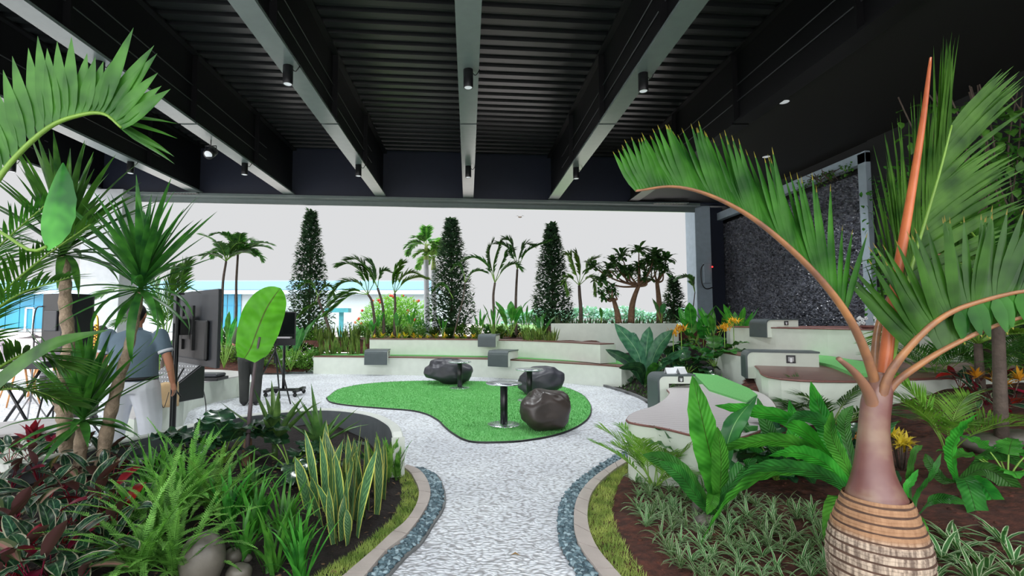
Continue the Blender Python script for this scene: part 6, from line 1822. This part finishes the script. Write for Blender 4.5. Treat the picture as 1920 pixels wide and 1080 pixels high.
petiole(pl3([(1644, 790, 2.5), (1630, 740, 2.46), (1604, 700, 2.40), (1572, 672, 2.35)]), .040, .012, M_['petiole'], 'cut_petiole')
# unopened spear
mb = MB(); A = pl3([(1652, 760, 2.5), (1662, 660, 2.5), (1675, 560, 2.5), (1705, 385, 2.5), (1730, 230, 2.5), (1745, 108, 2.5)]); n_ = len(A)
M_['spear'] = mat('orange_red_spear', rgb(172, 82, 44), .4, var=.15, scale=3, col2=rgb(208, 120, 72))
mb.tube(A, [.05 * (1 - i / (n_ - 1)) ** .75 * (1 if i > 3 else .9) * .62 + .006 for i in range(n_)], 14, flat=.8); mb.build('spear_leaf', M_['spear'], e)
def bfrond(path, n, L, lw, ang, lift, dr, S, sides, name='frond', stem='petiole', r0=.034, r1=.006, t0=.3, seg=5, prof=None, leafm='bottle', tipL=.6, fold=.18, dirf=None):
    pts = pl3(path)
    mb = MB(); nn_ = len(pts); mb.tube(pts, [r0 + (r1 - r0) * (i / (nn_ - 1)) ** .5 for i in range(nn_)], 10, flat=.8)
    tmp = MB()
    frond(tmp, mb, pts, n=n, L=L, lw=lw, ang=ang, lift=lift, dr=dr, S=S, sides=sides, t0=t0, seg=seg, lmi=1, prof=prof, tipL=tipL, fold=fold, rnd=.07, dirf=dirf)
    return mb.build(name, [M_[stem], LM[leafm]], e)
# frond A sweeping left over the stone panel
FA = [(1648, 790, 2.5), (1640, 715, 2.49), (1605, 620, 2.42), (1552, 540, 2.36), (1480, 465, 2.3), (1405, 405, 2.25), (1330, 366, 2.2), (1262, 350, 2.16), (1192, 358, 2.12)]
pf = lambda u: (.7 + u * 3 if u < .09 else 1.03 - .66 * u)
bfrond(FA, 66, .56, .046, 74, 84, .02, V((.45, -1, .0)).normalized(), (1,), 'frond', 'rachisor', t0=.30, prof=pf, fold=.3, dirf=lambda u: ((.28 - 4.2 * u if u < .12 else -.22 - .24 * u), .12 * math.sin(u * 40), 1.0))
# frond B upright, fanned, leaning right
FB = [(1652, 790, 2.52), (1668, 690, 2.6), (1690, 580, 2.68), (1708, 500, 2.72), (1735, 410, 2.74), (1762, 320, 2.74), (1784, 235, 2.72)]
bfrond(FB, 64, .78, .034, 42, 12, .16, V((1, .25, -.1)).normalized(), (-1, 1), 'frond', 'rachisgr', t0=.3, r0=.03, tipL=.55, leafm='palm')
# frond C arching right, leaflets up/left
FC = [(1648, 790, 2.49), (1664, 710, 2.44), (1715, 640, 2.38), (1775, 590, 2.35), (1850, 562, 2.3), (1940, 545, 2.22), (2050, 560, 2.15)]
bfrond(FC, 52, .46, .036, 66, 70, .03, V((-.3, -1, .1)).normalized(), (-1,), 'frond', 'rachisor', t0=.3, prof=lambda u: 1 - .1 * u, tipL=.8, dirf=lambda u: (math.cos(2.3 - 1.75 * u), .15 * math.sin(u * 50), math.sin(2.3 - 1.75 * u)))
tmp, mbl = MB(), MB()
frond(tmp, mbl, pl3(FC[3:]), n=16, L=.17, lw=.05, S=V((-.3, -1, .1)).normalized(), sides=(1,), t0=.1, dr=.05, seg=4, dirf=lambda u: (.12, .2 * math.sin(u * 30), -1), prof=lambda u: 1)
mbl.build('lower_leaflets', LM['bottle'], e)
# frond D, right petiole with broad hanging leaflets
FD = [(1648, 790, 2.5), (1670, 728, 2.47), (1730, 680, 2.4), (1800, 640, 2.35), (1880, 606, 2.3), (1990, 580, 2.2), (2100, 590, 2.1)]
bfrond(FD, 26, .40, .06, 60, 75, .02, V((-.3, -1, .1)).normalized(), (-1,), 'frond', 'rachisor', t0=.42, prof=lambda u: .8 + .2 * u)
# frond F behind, left of spear
FF = [(1650, 780, 2.55), (1640, 690, 2.7), (1650, 600, 2.9), (1690, 520, 3.05), (1740, 480, 3.1), (1800, 480, 3.1)]
bfrond(FF, 30, .42, .028, 55, 20, .4, V((1, .3, 0)).normalized(), (-1, 1), 'frond', 'rachisor', t0=.4, leafm='bottle')

# bird's nest ferns with explicit ruffled leaves
def nest(base, leaves, label, name='birds_nest_fern'):
    ee_ = empty(name, base); tag(ee_, label, 'fern')
    for pts, wd, m, side in leaves:
        pts = spline([V((0, 0, 0))] + [p - base for p in pts], 7)
        mb = MB(); leaf(mb, pts, (lambda t, wd=wd: wd * (.22 + .78 * min(1, (t * 2.2)) ** .9) * (1 - max(0, (t - .62) / .38) ** 2.2) + .002), V(side).normalized(), fold=.22, ruf=.13, rfreq=max(4, len(pts) * .35), cols=3)
        mb.build('leaf', LM[m], ee_)
    return ee_
def q3(*L): return [D(x, y_, d) for x, y_, d in L]
bA = GR(1345, 975)
sx = (1, .15, .1)
nest(bA, [
    (q3((1342, 900, bA.y), (1322, 810, bA.y - .1), (1298, 703, bA.y - .15)), .2, 'nest', (1, 0, .15)),
    (q3((1338, 880, bA.y + .1), (1325, 830, bA.y + .1), (1305, 780, bA.y + .15)), .13, 'nest', sx),
    (q3((1345, 900, bA.y + .1), (1365, 830, bA.y + .15), (1395, 800, bA.y + .15)), .14, 'philogreen', (1, 0, -.4)),
    (q3((1300, 905, bA.y - .1), (1255, 868, bA.y - .15), (1205, 852, bA.y - .2)), .12, 'nestdark', (.3, .1, 1)),
    (q3((1310, 935, bA.y - .15), (1275, 890, bA.y - .3), (1235, 865, bA.y - .35)), .10, 'nestdark', (.5, .1, 1)),
    (q3((1352, 890, bA.y), (1375, 800, bA.y), (1420, 740, bA.y + .1)), .13, 'philogreen', (1, 0, .6)),
    (q3((1350, 920, bA.y - .1), (1352, 860, bA.y - .15), (1345, 800, bA.y - .2)), .12, 'nest', (1, 0, 0)),
    (q3((1360, 930, bA.y - .1), (1390, 880, bA.y - .1), (1420, 860, bA.y - .1)), .10, 'nestdark', (1, 0, .8)),
    (q3((1340, 930, bA.y - .1), (1335, 940, bA.y - .2), (1325, 965, bA.y - .2)), .08, 'nest', (1, 0, 0))],
    "bird's nest fern with a broad bright upright leaf, left one of the right bed")
bB = GR(1625, 965); yB = bB.y
nest(bB, [
    (q3((1570, 900, yB), (1470, 880, yB - .1), (1380, 925, yB - .2), (1312, 1020, yB - .25)), .13, 'nest', (.2, -.4, 1)),
    (q3((1570, 905, yB - .1), (1500, 880, yB - .3), (1420, 880, yB - .4), (1350, 930, yB - .45)), .11, 'nestdark', (.2, -.6, 1)),
    (q3((1560, 880, yB + .1), (1480, 830, yB + .1), (1400, 832, yB + .1), (1335, 850, yB + .1)), .12, 'nest', (.1, -.5, 1)),
    (q3((1560, 860, yB + .2), (1480, 790, yB + .2), (1400, 770, yB + .2), (1340, 760, yB + .2)), .12, 'nest', (.2, -.6, 1)),
    (q3((1575, 850, yB + .1), (1545, 790, yB + .1), (1520, 715, yB + .05)), .14, 'nest', (1, 0, .2)),
    (q3((1580, 860, yB), (1550, 800, yB - .05), (1500, 780, yB - .1), (1470, 800, yB - .1)), .09, 'nestdark', (.3, -.5, 1)),
    (q3((1560, 880, yB - .1), (1500, 850, yB - .2), (1440, 855, yB - .25)), .12, 'nest', (.2, -.7, 1)),
    (q3((1590, 840, yB + .2), (1585, 790, yB + .2), (1600, 760, yB + .2)), .11, 'nestdark', (1, 0, .3)),
    (q3((1585, 870, yB - .1), (1560, 820, yB - .15), (1560, 770, yB - .2)), .1, 'nest', (1, 0, .5)),
    (q3((1580, 930, yB - .25), (1560, 980, yB - .5), (1556, 1080, yB - .6)), .11, 'nest', (1, 0, .1)),
    (q3((1640, 860, yB + .3), (1660, 800, yB + .4), (1690, 790, yB + .5)), .1, 'nestdark', (1, 0, .3))],
    "bird's nest fern sprawling left from behind the bottle palm trunk")
bC = GR(1712, 975); yC = bC.y
nest(bC, [
    (q3((1705, 910, yC), (1715, 850, yC - .05), (1730, 835, yC - .05)), .05, 'nestdark', (1, 0, .2)),
    (q3((1720, 930, yC), (1750, 890, yC - .1), (1765, 850, yC - .1)), .05, 'nestdark', (1, 0, .2)),
    (q3((1700, 920, yC - .05), (1712, 900, yC - .05), (1722, 880, yC - .05)), .05, 'nest', (1, 0, .2)),
    (q3((1745, 940, yC), (1780, 935, yC - .1), (1810, 945, yC - .1)), .06, 'nestdark', (.2, -.3, 1)),
    (q3((1715, 970, yC - .35), (1728, 1010, yC - .45), (1722, 1080, yC - .5)), .08, 'nest', (1, 0, .1))],
    "narrow young bird's nest fern right of the bottle palm trunk")
bE = GR(1795, 905); yE = bE.y
nest(bE, [
    (q3((1785, 850, yE - .1), (1800, 810, yE - .2), (1835, 775, yE - .3)), .13, 'nest', (1, 0, .4)),
    (q3((1810, 900, yE - .3), (1830, 960, yE - .5), (1850, 1045, yE - .6)), .13, 'nestdark', (1, 0, .2)),
    (q3((1840, 880, yE - .1), (1885, 900, yE - .2), (1925, 950, yE - .3)), .12, 'nestdark', (.4, -.3, 1)),
    (q3((1830, 860, yE), (1880, 850, yE), (1925, 880, yE)), .1, 'nestdark', (.4, -.3, 1)),
    (q3((1770, 900, yE), (1745, 870, yE), (1735, 850, yE)), .08, 'nestdark', (1, 0, .2)),
    (q3((1830, 900, yE - .2), (1870, 950, yE - .4), (1900, 1010, yE - .5)), .11, 'nest', (1, -.2, .5))],
    "bird's nest fern with wavy leaves at the far right of the bed")
bF = GR(1470, 900); yF = bF.y
nest(bF, [
    (q3((1460, 850, yF), (1440, 800, yF), (1420, 745, yF + .05)), .12, 'nestdark', (1, 0, .3)),
    (q3((1480, 850, yF), (1490, 800, yF), (1480, 750, yF)), .11, 'nest', (1, 0, .1)),
    (q3((1440, 870, yF - .1), (1400, 840, yF - .1), (1370, 850, yF - .15)), .1, 'nestdark', (.3, -.4, 1)),
    (q3((1500, 870, yF - .1), (1530, 830, yF - .1), (1560, 820, yF - .1)), .1, 'nestdark', (.3, -.4, 1))],
    "dark green bird's nest fern between the broad-leaved fern and the bottle palm")
# arrow-leaved pothos at far right
philo(GR(1890, 900), 9, .22, .14, 'bright arrow-leaved plant at the right edge beside the wavy ferns', 'nest', group=None, st=.2)

# striped spider plants (ground cover)
pr = []
for k in range(5):
    mb = MB()
    for j in range(18):
        pts, S = arch((0, 0, 0), R(0, 6.28), R(.5, 1.45), R(.1, .19), R(.4, 1.9), 5, pw=1.3); leaf(mb, pts, wstrap(.013, .7), S, fold=.2)
    pr.append(mb.build('spider_plant', LM['spider']))
reg = [(1198, 872), (1235, 862), (1300, 872), (1365, 905), (1430, 960), (1500, 940), (1545, 975), (1560, 1100), (1300, 1100), (1262, 1060), (1215, 1000), (1185, 930)]
spots = []; tries = 0
while len(spots) < 125 and tries < 9000:
    tries += 1
    x, y_ = R(1180, 1570), R(860, 1105)
    if not inpoly(x, y_, reg): continue
    p = GR(x, y_)
    if all((p - q[0]).length > .085 for q in spots): spots.append((p, R(.8, 1.15)))
scatter(pr, spots, 'small green and white striped spider plant in the ground cover of the right bed', 'plant', 'spider plants in the right bed')
pr2 = []
for k in range(2):
    mb = MB()
    for j in range(16):
        pts, S = arch((0, 0, 0), R(0, 6.28), R(.4, 1.3), R(.12, .22), R(.3, 1.5), 5); leaf(mb, pts, wstrap(.022, .5), S, fold=.2)
    pr2.append(mb.build('spider_plant', LM['spider']))
ordlab(scatter(pr2, [(GR(x, y_), R(.9, 1.2)) for x, y_ in ((1765, 1050), (1800, 1040), (1850, 1075), (1900, 1060), (1880, 1020), (1755, 1090), (1830, 1095), (1910, 1095), (1775, 1015))], 'dark striped low plant right of the bottle palm trunk', 'plant', 'striped plants right of the palm'), 'dark striped low plant right of the bottle palm trunk, %s of its group')
# dark undergrowth between the right bed and the benches
for k, (x, y_, lab) in enumerate(((1400, 905, "dark philodendron right of the left bird's nest fern"), (1455, 900, 'dark philodendron behind the sprawling fern leaves'), (1500, 880, 'dark glossy philodendron in front of the middle tier bench'), (1312, 905, 'dark philodendron against the pale slat bench wall'), (1555, 880, 'dark philodendron at the left foot of the bottle palm'))):
    philo(GR(x, y_), 11, .38, .2, lab, 'philo' if k % 2 == 0 else 'philogreen', st=.28)
# small areca palms
def areca(base, n, L, label, m='palm', lf=.2, el=(.8, 1.45), lw=.016):
    ee_ = empty('areca_palm', base); tag(ee_, label, 'palm')
    for k in range(n):
        pts, S = arch((R(-.04, .04), R(-.04, .04), -.02), k * 2.4, R(*el), L * R(.75, 1.1), R(.5, 1.3), 9)
        mb = MB(); frond(mb, mb, pts, n=22, L=lf, lw=lw, t0=.35, rr=(.006, .002), ang=50, lift=15, dr=.4, S=S, seg=3, lmi=1)
        mb.build('frond', [M_['rachisgr'], LM[m]], ee_)
areca(GR(1226, 916), 12, .72, 'small areca palm in front of the pale slat bench', 'palmlight', .2)
areca(GR(1775, 850), 10, .85, 'areca palm with yellow-green stems behind the bottle palm at right', 'palmlight', .26)
areca(GR(1560, 800), 14, .8, 'dark feathery areca palm left of the bottle palm crown, behind the ferns', 'ferndark', .28, (.4, 1.3))
areca(GR(1480, 790), 12, .6, 'dark feathery palm low in front of the brown timber seat', 'ferndark', .24, (.3, 1.2))
areca(V((7.1, 6.7, hR(7.1, 6.7))), 14, 1.2, 'large dark feathery palm at right behind the bottle palm', 'palm', .35, (.4, 1.3))
areca(V((6.5, 6.9, hR(6.5, 6.9))), 12, 1.0, 'feathery palm directly behind the bottle palm crown', 'palm', .3, (.4, 1.3))
areca(V((7.3, 5.9, hR(7.3, 5.9))), 12, 1.5, 'tall feathery palm at the right edge of the bed', 'palm', .4, (.6, 1.3))
palm('fan_like_palm', [V((6.2, 6.0, .6)), V((6.2, 6.0, 1.3))], rosette(10, (.3, 1.4), (.9, 1.4), (.8, 1.6)), 'mid-height green palm in the dark corner at right', leafm='palmlight', L=.5, lw=.04, nleaf=28, tr=(.05, .04))
palm('fan_like_palm', [V((4.7, 4.4, .5)), V((4.75, 4.4, 1.9))], rosette(9, (.2, 1.4), (.7, 1.1), (.8, 1.8), 1.1), 'taller palm with green fronds at the right edge under the vine leaves', leafm='palm', L=.45, lw=.045, nleaf=26, tr=(.05, .04))
# orange and yellow croton bushes
def croton(base, n, r, label, m='orange', L=.11):
    ee_ = empty('croton', base); tag(ee_, label, 'plant')
    mb = MB(); st_ = MB()
    for k in range(n):
        c = V((R(-r, r), R(-r, r), R(.4, 1.0) * r * 2.2)); st_.tube([(c.x * .3, c.y * .3, -.02), c], .006, 5)
        for j in range(16):
            pts, S = arch(c + V((0, 0, -.03 * j / 16)), j * 2.4, R(0, 1.4), L * R(.6, 1.1), R(.1, .8), 3); leaf(mb, pts, wlance(L * .2), S)
    st_.build('stems', M_['tree_trunk_dark'], ee_); mb.build('foliage', LM[m], ee_)
croton(GR(1602, 850), 7, .12, 'orange-yellow croton just left of the purple crownshaft', 'orange')
croton(GR(1690, 880), 10, .14, 'yellow croton just right of the purple crownshaft', 'yellow')
croton(GR(1520, 840), 4, .08, 'small orange croton between the sprawling fern leaves', 'orange')
croton(GR(1885, 760), 4, .16, 'orange-flowering bromeliad in the dark corner at far right', 'orange', .16)
# right bed: prayer plants and stones
pr = [calaproto(True) for _ in range(3)]
ordlab(scatter(pr, [(GR(x, y_), R(.8, 1.1)) for x, y_ in ((1850, 760), (1880, 780), (1825, 740), (1905, 760), (1800, 730), (1870, 730), (1840, 800))], 'prayer plant with cream-striped and red leaves on the red soil at far right', 'plant', 'prayer plants at far right'), 'cream-striped red-backed prayer plant on the red soil at far right, %s')
stone(GR(1322, 985), (.08, .055, .05), 'grey river stone at the foot of the left bird\'s nest fern', seed=6)
stone(GR(1309, 962), (.045, .05, .07), 'pale upright stone behind the grey river stone in the right bed', seed=7)
stone(GR(1858, 845), (.24, .16, .1), 'large flat grey stone on the red soil at right', seed=8)
stone(GR(1905, 830), (.16, .12, .08), 'grey stone at the right edge behind the wavy ferns', seed=9)
M_['dirtclod'] = M_['soil']
mb = MB()
for k in range(420):
    p = GR(R(1180, 1900), R(880, 1100)); s = R(.006, .022)
    mb.ball(p, (s, s, s * .7), 6, 4, nz=.3, seed=k)
tag(mb.build('soil_clods', M_['soil']), 'loose red-brown soil clods scattered over the right bed', 'soil', kind='stuff')

# ================================================================ MIDDLE BED
bq = G2(1208, 722); yq = bq.y
nest(bq, [(q3((x1, y1, yq + o1), (x2, y2, yq + o2)), wd, m, sd) for x1, y1, o1, x2, y2, o2, wd, m, sd in (
    (1195, 660, 0, 1152, 606, 0, .34, 'bluegreen', (1, 0, .5)), (1212, 655, .1, 1218, 612, .1, .3, 'bluegreen', (1, 0, .1)), (1232, 655, 0, 1262, 618, 0, .3, 'bluegreen', (1, 0, -.4)),
    (1180, 680, -.1, 1135, 655, -.1, .24, 'philo', (.3, -.4, 1)), (1245, 678, -.1, 1285, 655, -.1, .26, 'bluegreen', (.3, -.5, 1)), (1200, 690, -.3, 1160, 690, -.4, .22, 'philo', (.2, -.5, 1)),
    (1225, 690, -.3, 1245, 682, -.4, .2, 'nestdark', (1, -.3, .3)), (1190, 640, .2, 1175, 625, .3, .24, 'bluegreen', (1, 0, .3)))],
    'large plant with upright wavy blue-green leaves at the end of the lowest rear tier', 'philodendron')
philo(G2(1165, 712), 12, .55, .26, 'dark glossy philodendron at the end of the rear benches', 'philo', st=.2)
philo(G2(1290, 700), 13, .7, .28, 'dark philodendron behind the tent-card side table', 'philo', st=.3)
philo(G2(1340, 690), 12, .8, .36, 'green broad-leaved plant left of the middle tier bench', 'nestdark', (.6, 1.4), st=.4)
philo(G2(1250, 685), 12, .75, .3, 'green leafy philodendron behind the wavy blue-green one', 'philo', st=.3)
philo(G2(1320, 665), 12, .8, .3, 'leafy plant under the monstera near the grey column', 'nestdark', (.6, 1.4), st=.5)
heli(1300, 655, 13.5, 'monstera-like plant with split leaves beside the right-hand grey column', 9, 1.2, .3, spread=.5, m='banana')
heli(1385, 650, 12.2, 'leafy plant left of the top tier bench under orange flowers', 9, 1.0, .16, spread=.5, m='banana')
heli(1340, 655, 12.8, 'tall leafy clump in front of the steel column', 8, 1.1, .14, spread=.5, m='banana')
for k, (x, y_, d, lab) in enumerate(((1375, 605, 11.5, 'orange star-shaped flowers beside the top tier bench'), (1358, 618, 11.3, 'smaller orange flower spray left of the largest one'), (1277, 618, 11.6, 'orange flower spray above the broad green leaves'), (1262, 628, 11.4, 'leftmost orange flower spray over the middle bed'))):
    c = D(x, y_, d); mb = MB()
    for j in range(40):
        pts, S = arch(V((R(-.1, .1), R(-.1, .1), R(-.05, .05))), R(0, 6.28), R(-.2, 1.4), R(.1, .2), .3, 2); leaf(mb, pts, wlance(.035), S)
    g0 = max(h2(c.x, c.y) - c.z, -9)
    mb2 = MB(); mb2.tube([(0, 0, g0), (0, 0, 0)], .01, 6)
    ee_ = empty('orange_flower_spray', c); tag(ee_, lab, 'flower'); mb.build('petals', LM['orange'], ee_); mb2.build('stem', M_['rachisgr'], ee_)
# low creeping groundcover in the middle bed
mb = MB()
for k in range(2600):
    x, y_ = R(2.6, 5.4), R(7.0, 12.2)
    if not inpoly(x, y_, poly2) or dpl(x, y_, edge2) < .12: continue
    pts, S = arch((x, y_, h2(x, y_) - .01), R(0, 6.28), R(.3, 1.4), R(.05, .13), .6, 2); leaf(mb, pts, wov(.03), S)
tag(mb.build('groundcover', LM['ferndark']), 'low dark creeping groundcover in front of the large philodendrons', 'groundcover', kind='stuff')
# white orchids on the top tier
mb = MB()
e3 = empty('white_orchid', D(1632, 612, 9.0)); e3.location.z = 1.424; tag(e3, 'small white orchids in a low bowl on the top tier bench', 'flower')
mb.lathe((0, 0, 0), [(.0, 0), (.12, 0), (.17, .06), (.0, .05)], 20); mb.build('bowl', M_['pinkedge'], e3)
mb = MB()
for k in range(16):
    c = V((R(-.2, .2), R(-.12, .12), R(.06, .2)))
    for j in range(5):
        a = j * 1.257; mb.ball(c + V((math.cos(a) * .02, 0, math.sin(a) * .02)), (.018, .008, .018), 6, 4)
mb.build('petals', M_['paperwhite'], e3)
# dark vine foliage on the right
def vine(c, r, n, label, m='ivy', L=.11):
    ee_ = empty('climbing_vine', c); tag(ee_, label, 'vine')
    mb = MB()
    for k in range(n):
        q = V((R(-1, 1) * r[0], R(-1, 1) * r[1], R(-1, 1) * r[2]))
        if noise.noise((q + V(c)) * 1.3) < -.12: continue
        pts, S = arch(q, R(0, 6.28), R(-1.2, .6), L * R(.6, 1.2), .8, 3); leaf(mb, pts, wov(L * .6, .4), S)
    mb.build('leaves', LM[m], ee_)
    mb = MB()
    for k in range(14):
        a = V((R(-1, 1) * r[0] * .8, R(-.5, .5) * r[1], -r[2])); mb.tube(spline([a, a + V((R(-.3, .3), 0, r[2])), a + V((R(-.4, .4), 0, r[2] * 2))], 4), .01, 5)
    mb.build('stems', M_['tree_trunk_dark'], ee_)
vine(V((7.3, 6.9, 4.0)), (.8, .5, .9), 420, 'climbing vine leaves against the black ceiling at upper right', L=.17)
vine(V((8.95, 8.9, 2.9)), (.35, 1.8, 1.9), 2600, 'dense vine covering the dark wall right of the stone panel', L=.12)
vine(V((9.25, 12.6, 5.25)), (.1, 1.0, .15), 200, 'sparse vine creeping above the stone panel frame', L=.09)
M_['darktrunk'] = M_['tree_trunk_dark']
mb = MB(); mb.tube([(7.3, 6.9, .5), (7.2, 6.9, 2.2), (7.35, 6.9, 3.6)], [.07, .06, .04], 10)
tag(mb.build('support_post', M_['tree_trunk_dark']), 'dark slender post the upper right vine climbs on', 'post')

# ================================================================ FAR OUTSIDE
def facade():
    e_ = empty('far_building', (0, 62, 0)); tag(e_, 'long low pale building with blue roof band and turquoise glass at far left', 'building')
    d = 62.0
    x0, x1 = -95.0, D(840, 560, d).x
    zt = D(500, 527, d).z; zm = D(500, 545, d).z
    mb = MB(); mb.box((x0, 0, 0), (x1, 20, zm)); mb.build('wall', M_['bwall'], e_, flat=True)
    mb = MB(); mb.box((x0, -1.0, zm), (x1 - 2, 20, zt)); bevel(mb.build('roof_band', M_['broof'], e_, flat=True), .1)
    mb = MB(); mb.box((x0, -1.2, zm - .5), (x1 - 1, -1.0, zm)); mb.build('fascia', M_['steelcol'], e_, flat=True)
    gx0, gx1 = D(12, 600, d).x, D(168, 600, d).x
    z0, z1 = D(90, 616, d).z, D(90, 548, d).z
    fr_ = []
    for (a, b_, n_) in ((gx0 - 14, gx1, 14), (D(395, 0, d).x, D(470, 0, d).x, 6)):
        for i in range(n_):
            xa = a + (b_ - a) * i / n_; xb = a + (b_ - a) * (i + 1) / n_
            mb = MB(); mb.box((xa + .05, -.15, max(.1, z0)), (xb - .05, -.05, z1)); w_ = mb.build('window', M_['bglass'], e_, flat=True)
            mb = MB(); mb.box((xa + .02, -.2, z0 + (z1 - z0) * .62), (xb, -.14, z0 + (z1 - z0) * .65)); mb.build('transom', M_['bglass2'], w_, flat=True)
    xd = D(57, 600, d).x
    mb = MB(); mb.box((xd - .5, -.3, 0), (xd - .35, -.1, 3.0)); mb.box((xd + .5, -.3, 0), (xd + .65, -.1, 3.0)); mb.box((xd - .5, -.3, 2.9), (xd + .65, -.1, 3.05)); mb.build('door', M_['paperwhite'], e_, flat=True)
M_['bwall'] = mat('pale_facade', rgb(160, 172, 176), .7, var=.03)
M_['broof'] = mat('light_blue_roof_band', rgb(112, 150, 172), .5, var=.03)
M_['bglass'] = mat('turquoise_glass', rgb(36, 128, 160), .15, var=.12, scale=.4)
M_['bglass2'] = mat('dark_turquoise_glass', rgb(24, 116, 150), .2)
facade()
for k, (x, hgt, lab) in enumerate(((640, 1.8, 'teal kiosk post outside, beyond the rear left snake plants'),)):
    p = D(x, 600, 30); mb = MB(); mb.box((p.x - .12, 29.9, 0), (p.x + .12, 30.1, 2.0)); mb.box((p.x - .9, 29.6, 2.0), (p.x + .5, 30.4, 2.25))
    tag(mb.build('kiosk_post', mat('teal_paint', rgb(50, 130, 140), .5), flat=True), lab, 'post')
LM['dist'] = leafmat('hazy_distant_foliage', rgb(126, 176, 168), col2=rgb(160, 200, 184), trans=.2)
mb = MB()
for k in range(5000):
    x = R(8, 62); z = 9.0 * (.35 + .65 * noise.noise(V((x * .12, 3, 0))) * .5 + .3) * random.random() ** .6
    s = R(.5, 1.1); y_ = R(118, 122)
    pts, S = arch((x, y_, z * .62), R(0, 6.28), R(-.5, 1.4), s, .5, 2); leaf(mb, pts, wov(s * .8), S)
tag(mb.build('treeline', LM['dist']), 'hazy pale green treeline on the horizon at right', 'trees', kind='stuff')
p = D(975, 407, 60); mb = MB(); mb.ball((0, 0, 0), (.25, .1, .1), 8, 6)
leaf(mb, [V((0, 0, 0)), V((.3, 0, .18)), V((.55, 0, .1))], wov(.2), V((0, 1, 0))); leaf(mb, [V((0, 0, 0)), V((-.3, 0, .18)), V((-.55, 0, .1))], wov(.2), V((0, 1, 0)))
o = mb.build('bird', M_['tree_trunk_dark']); o.location = p; tag(o, 'tiny bird flying in the pale sky above the rear palms', 'bird')
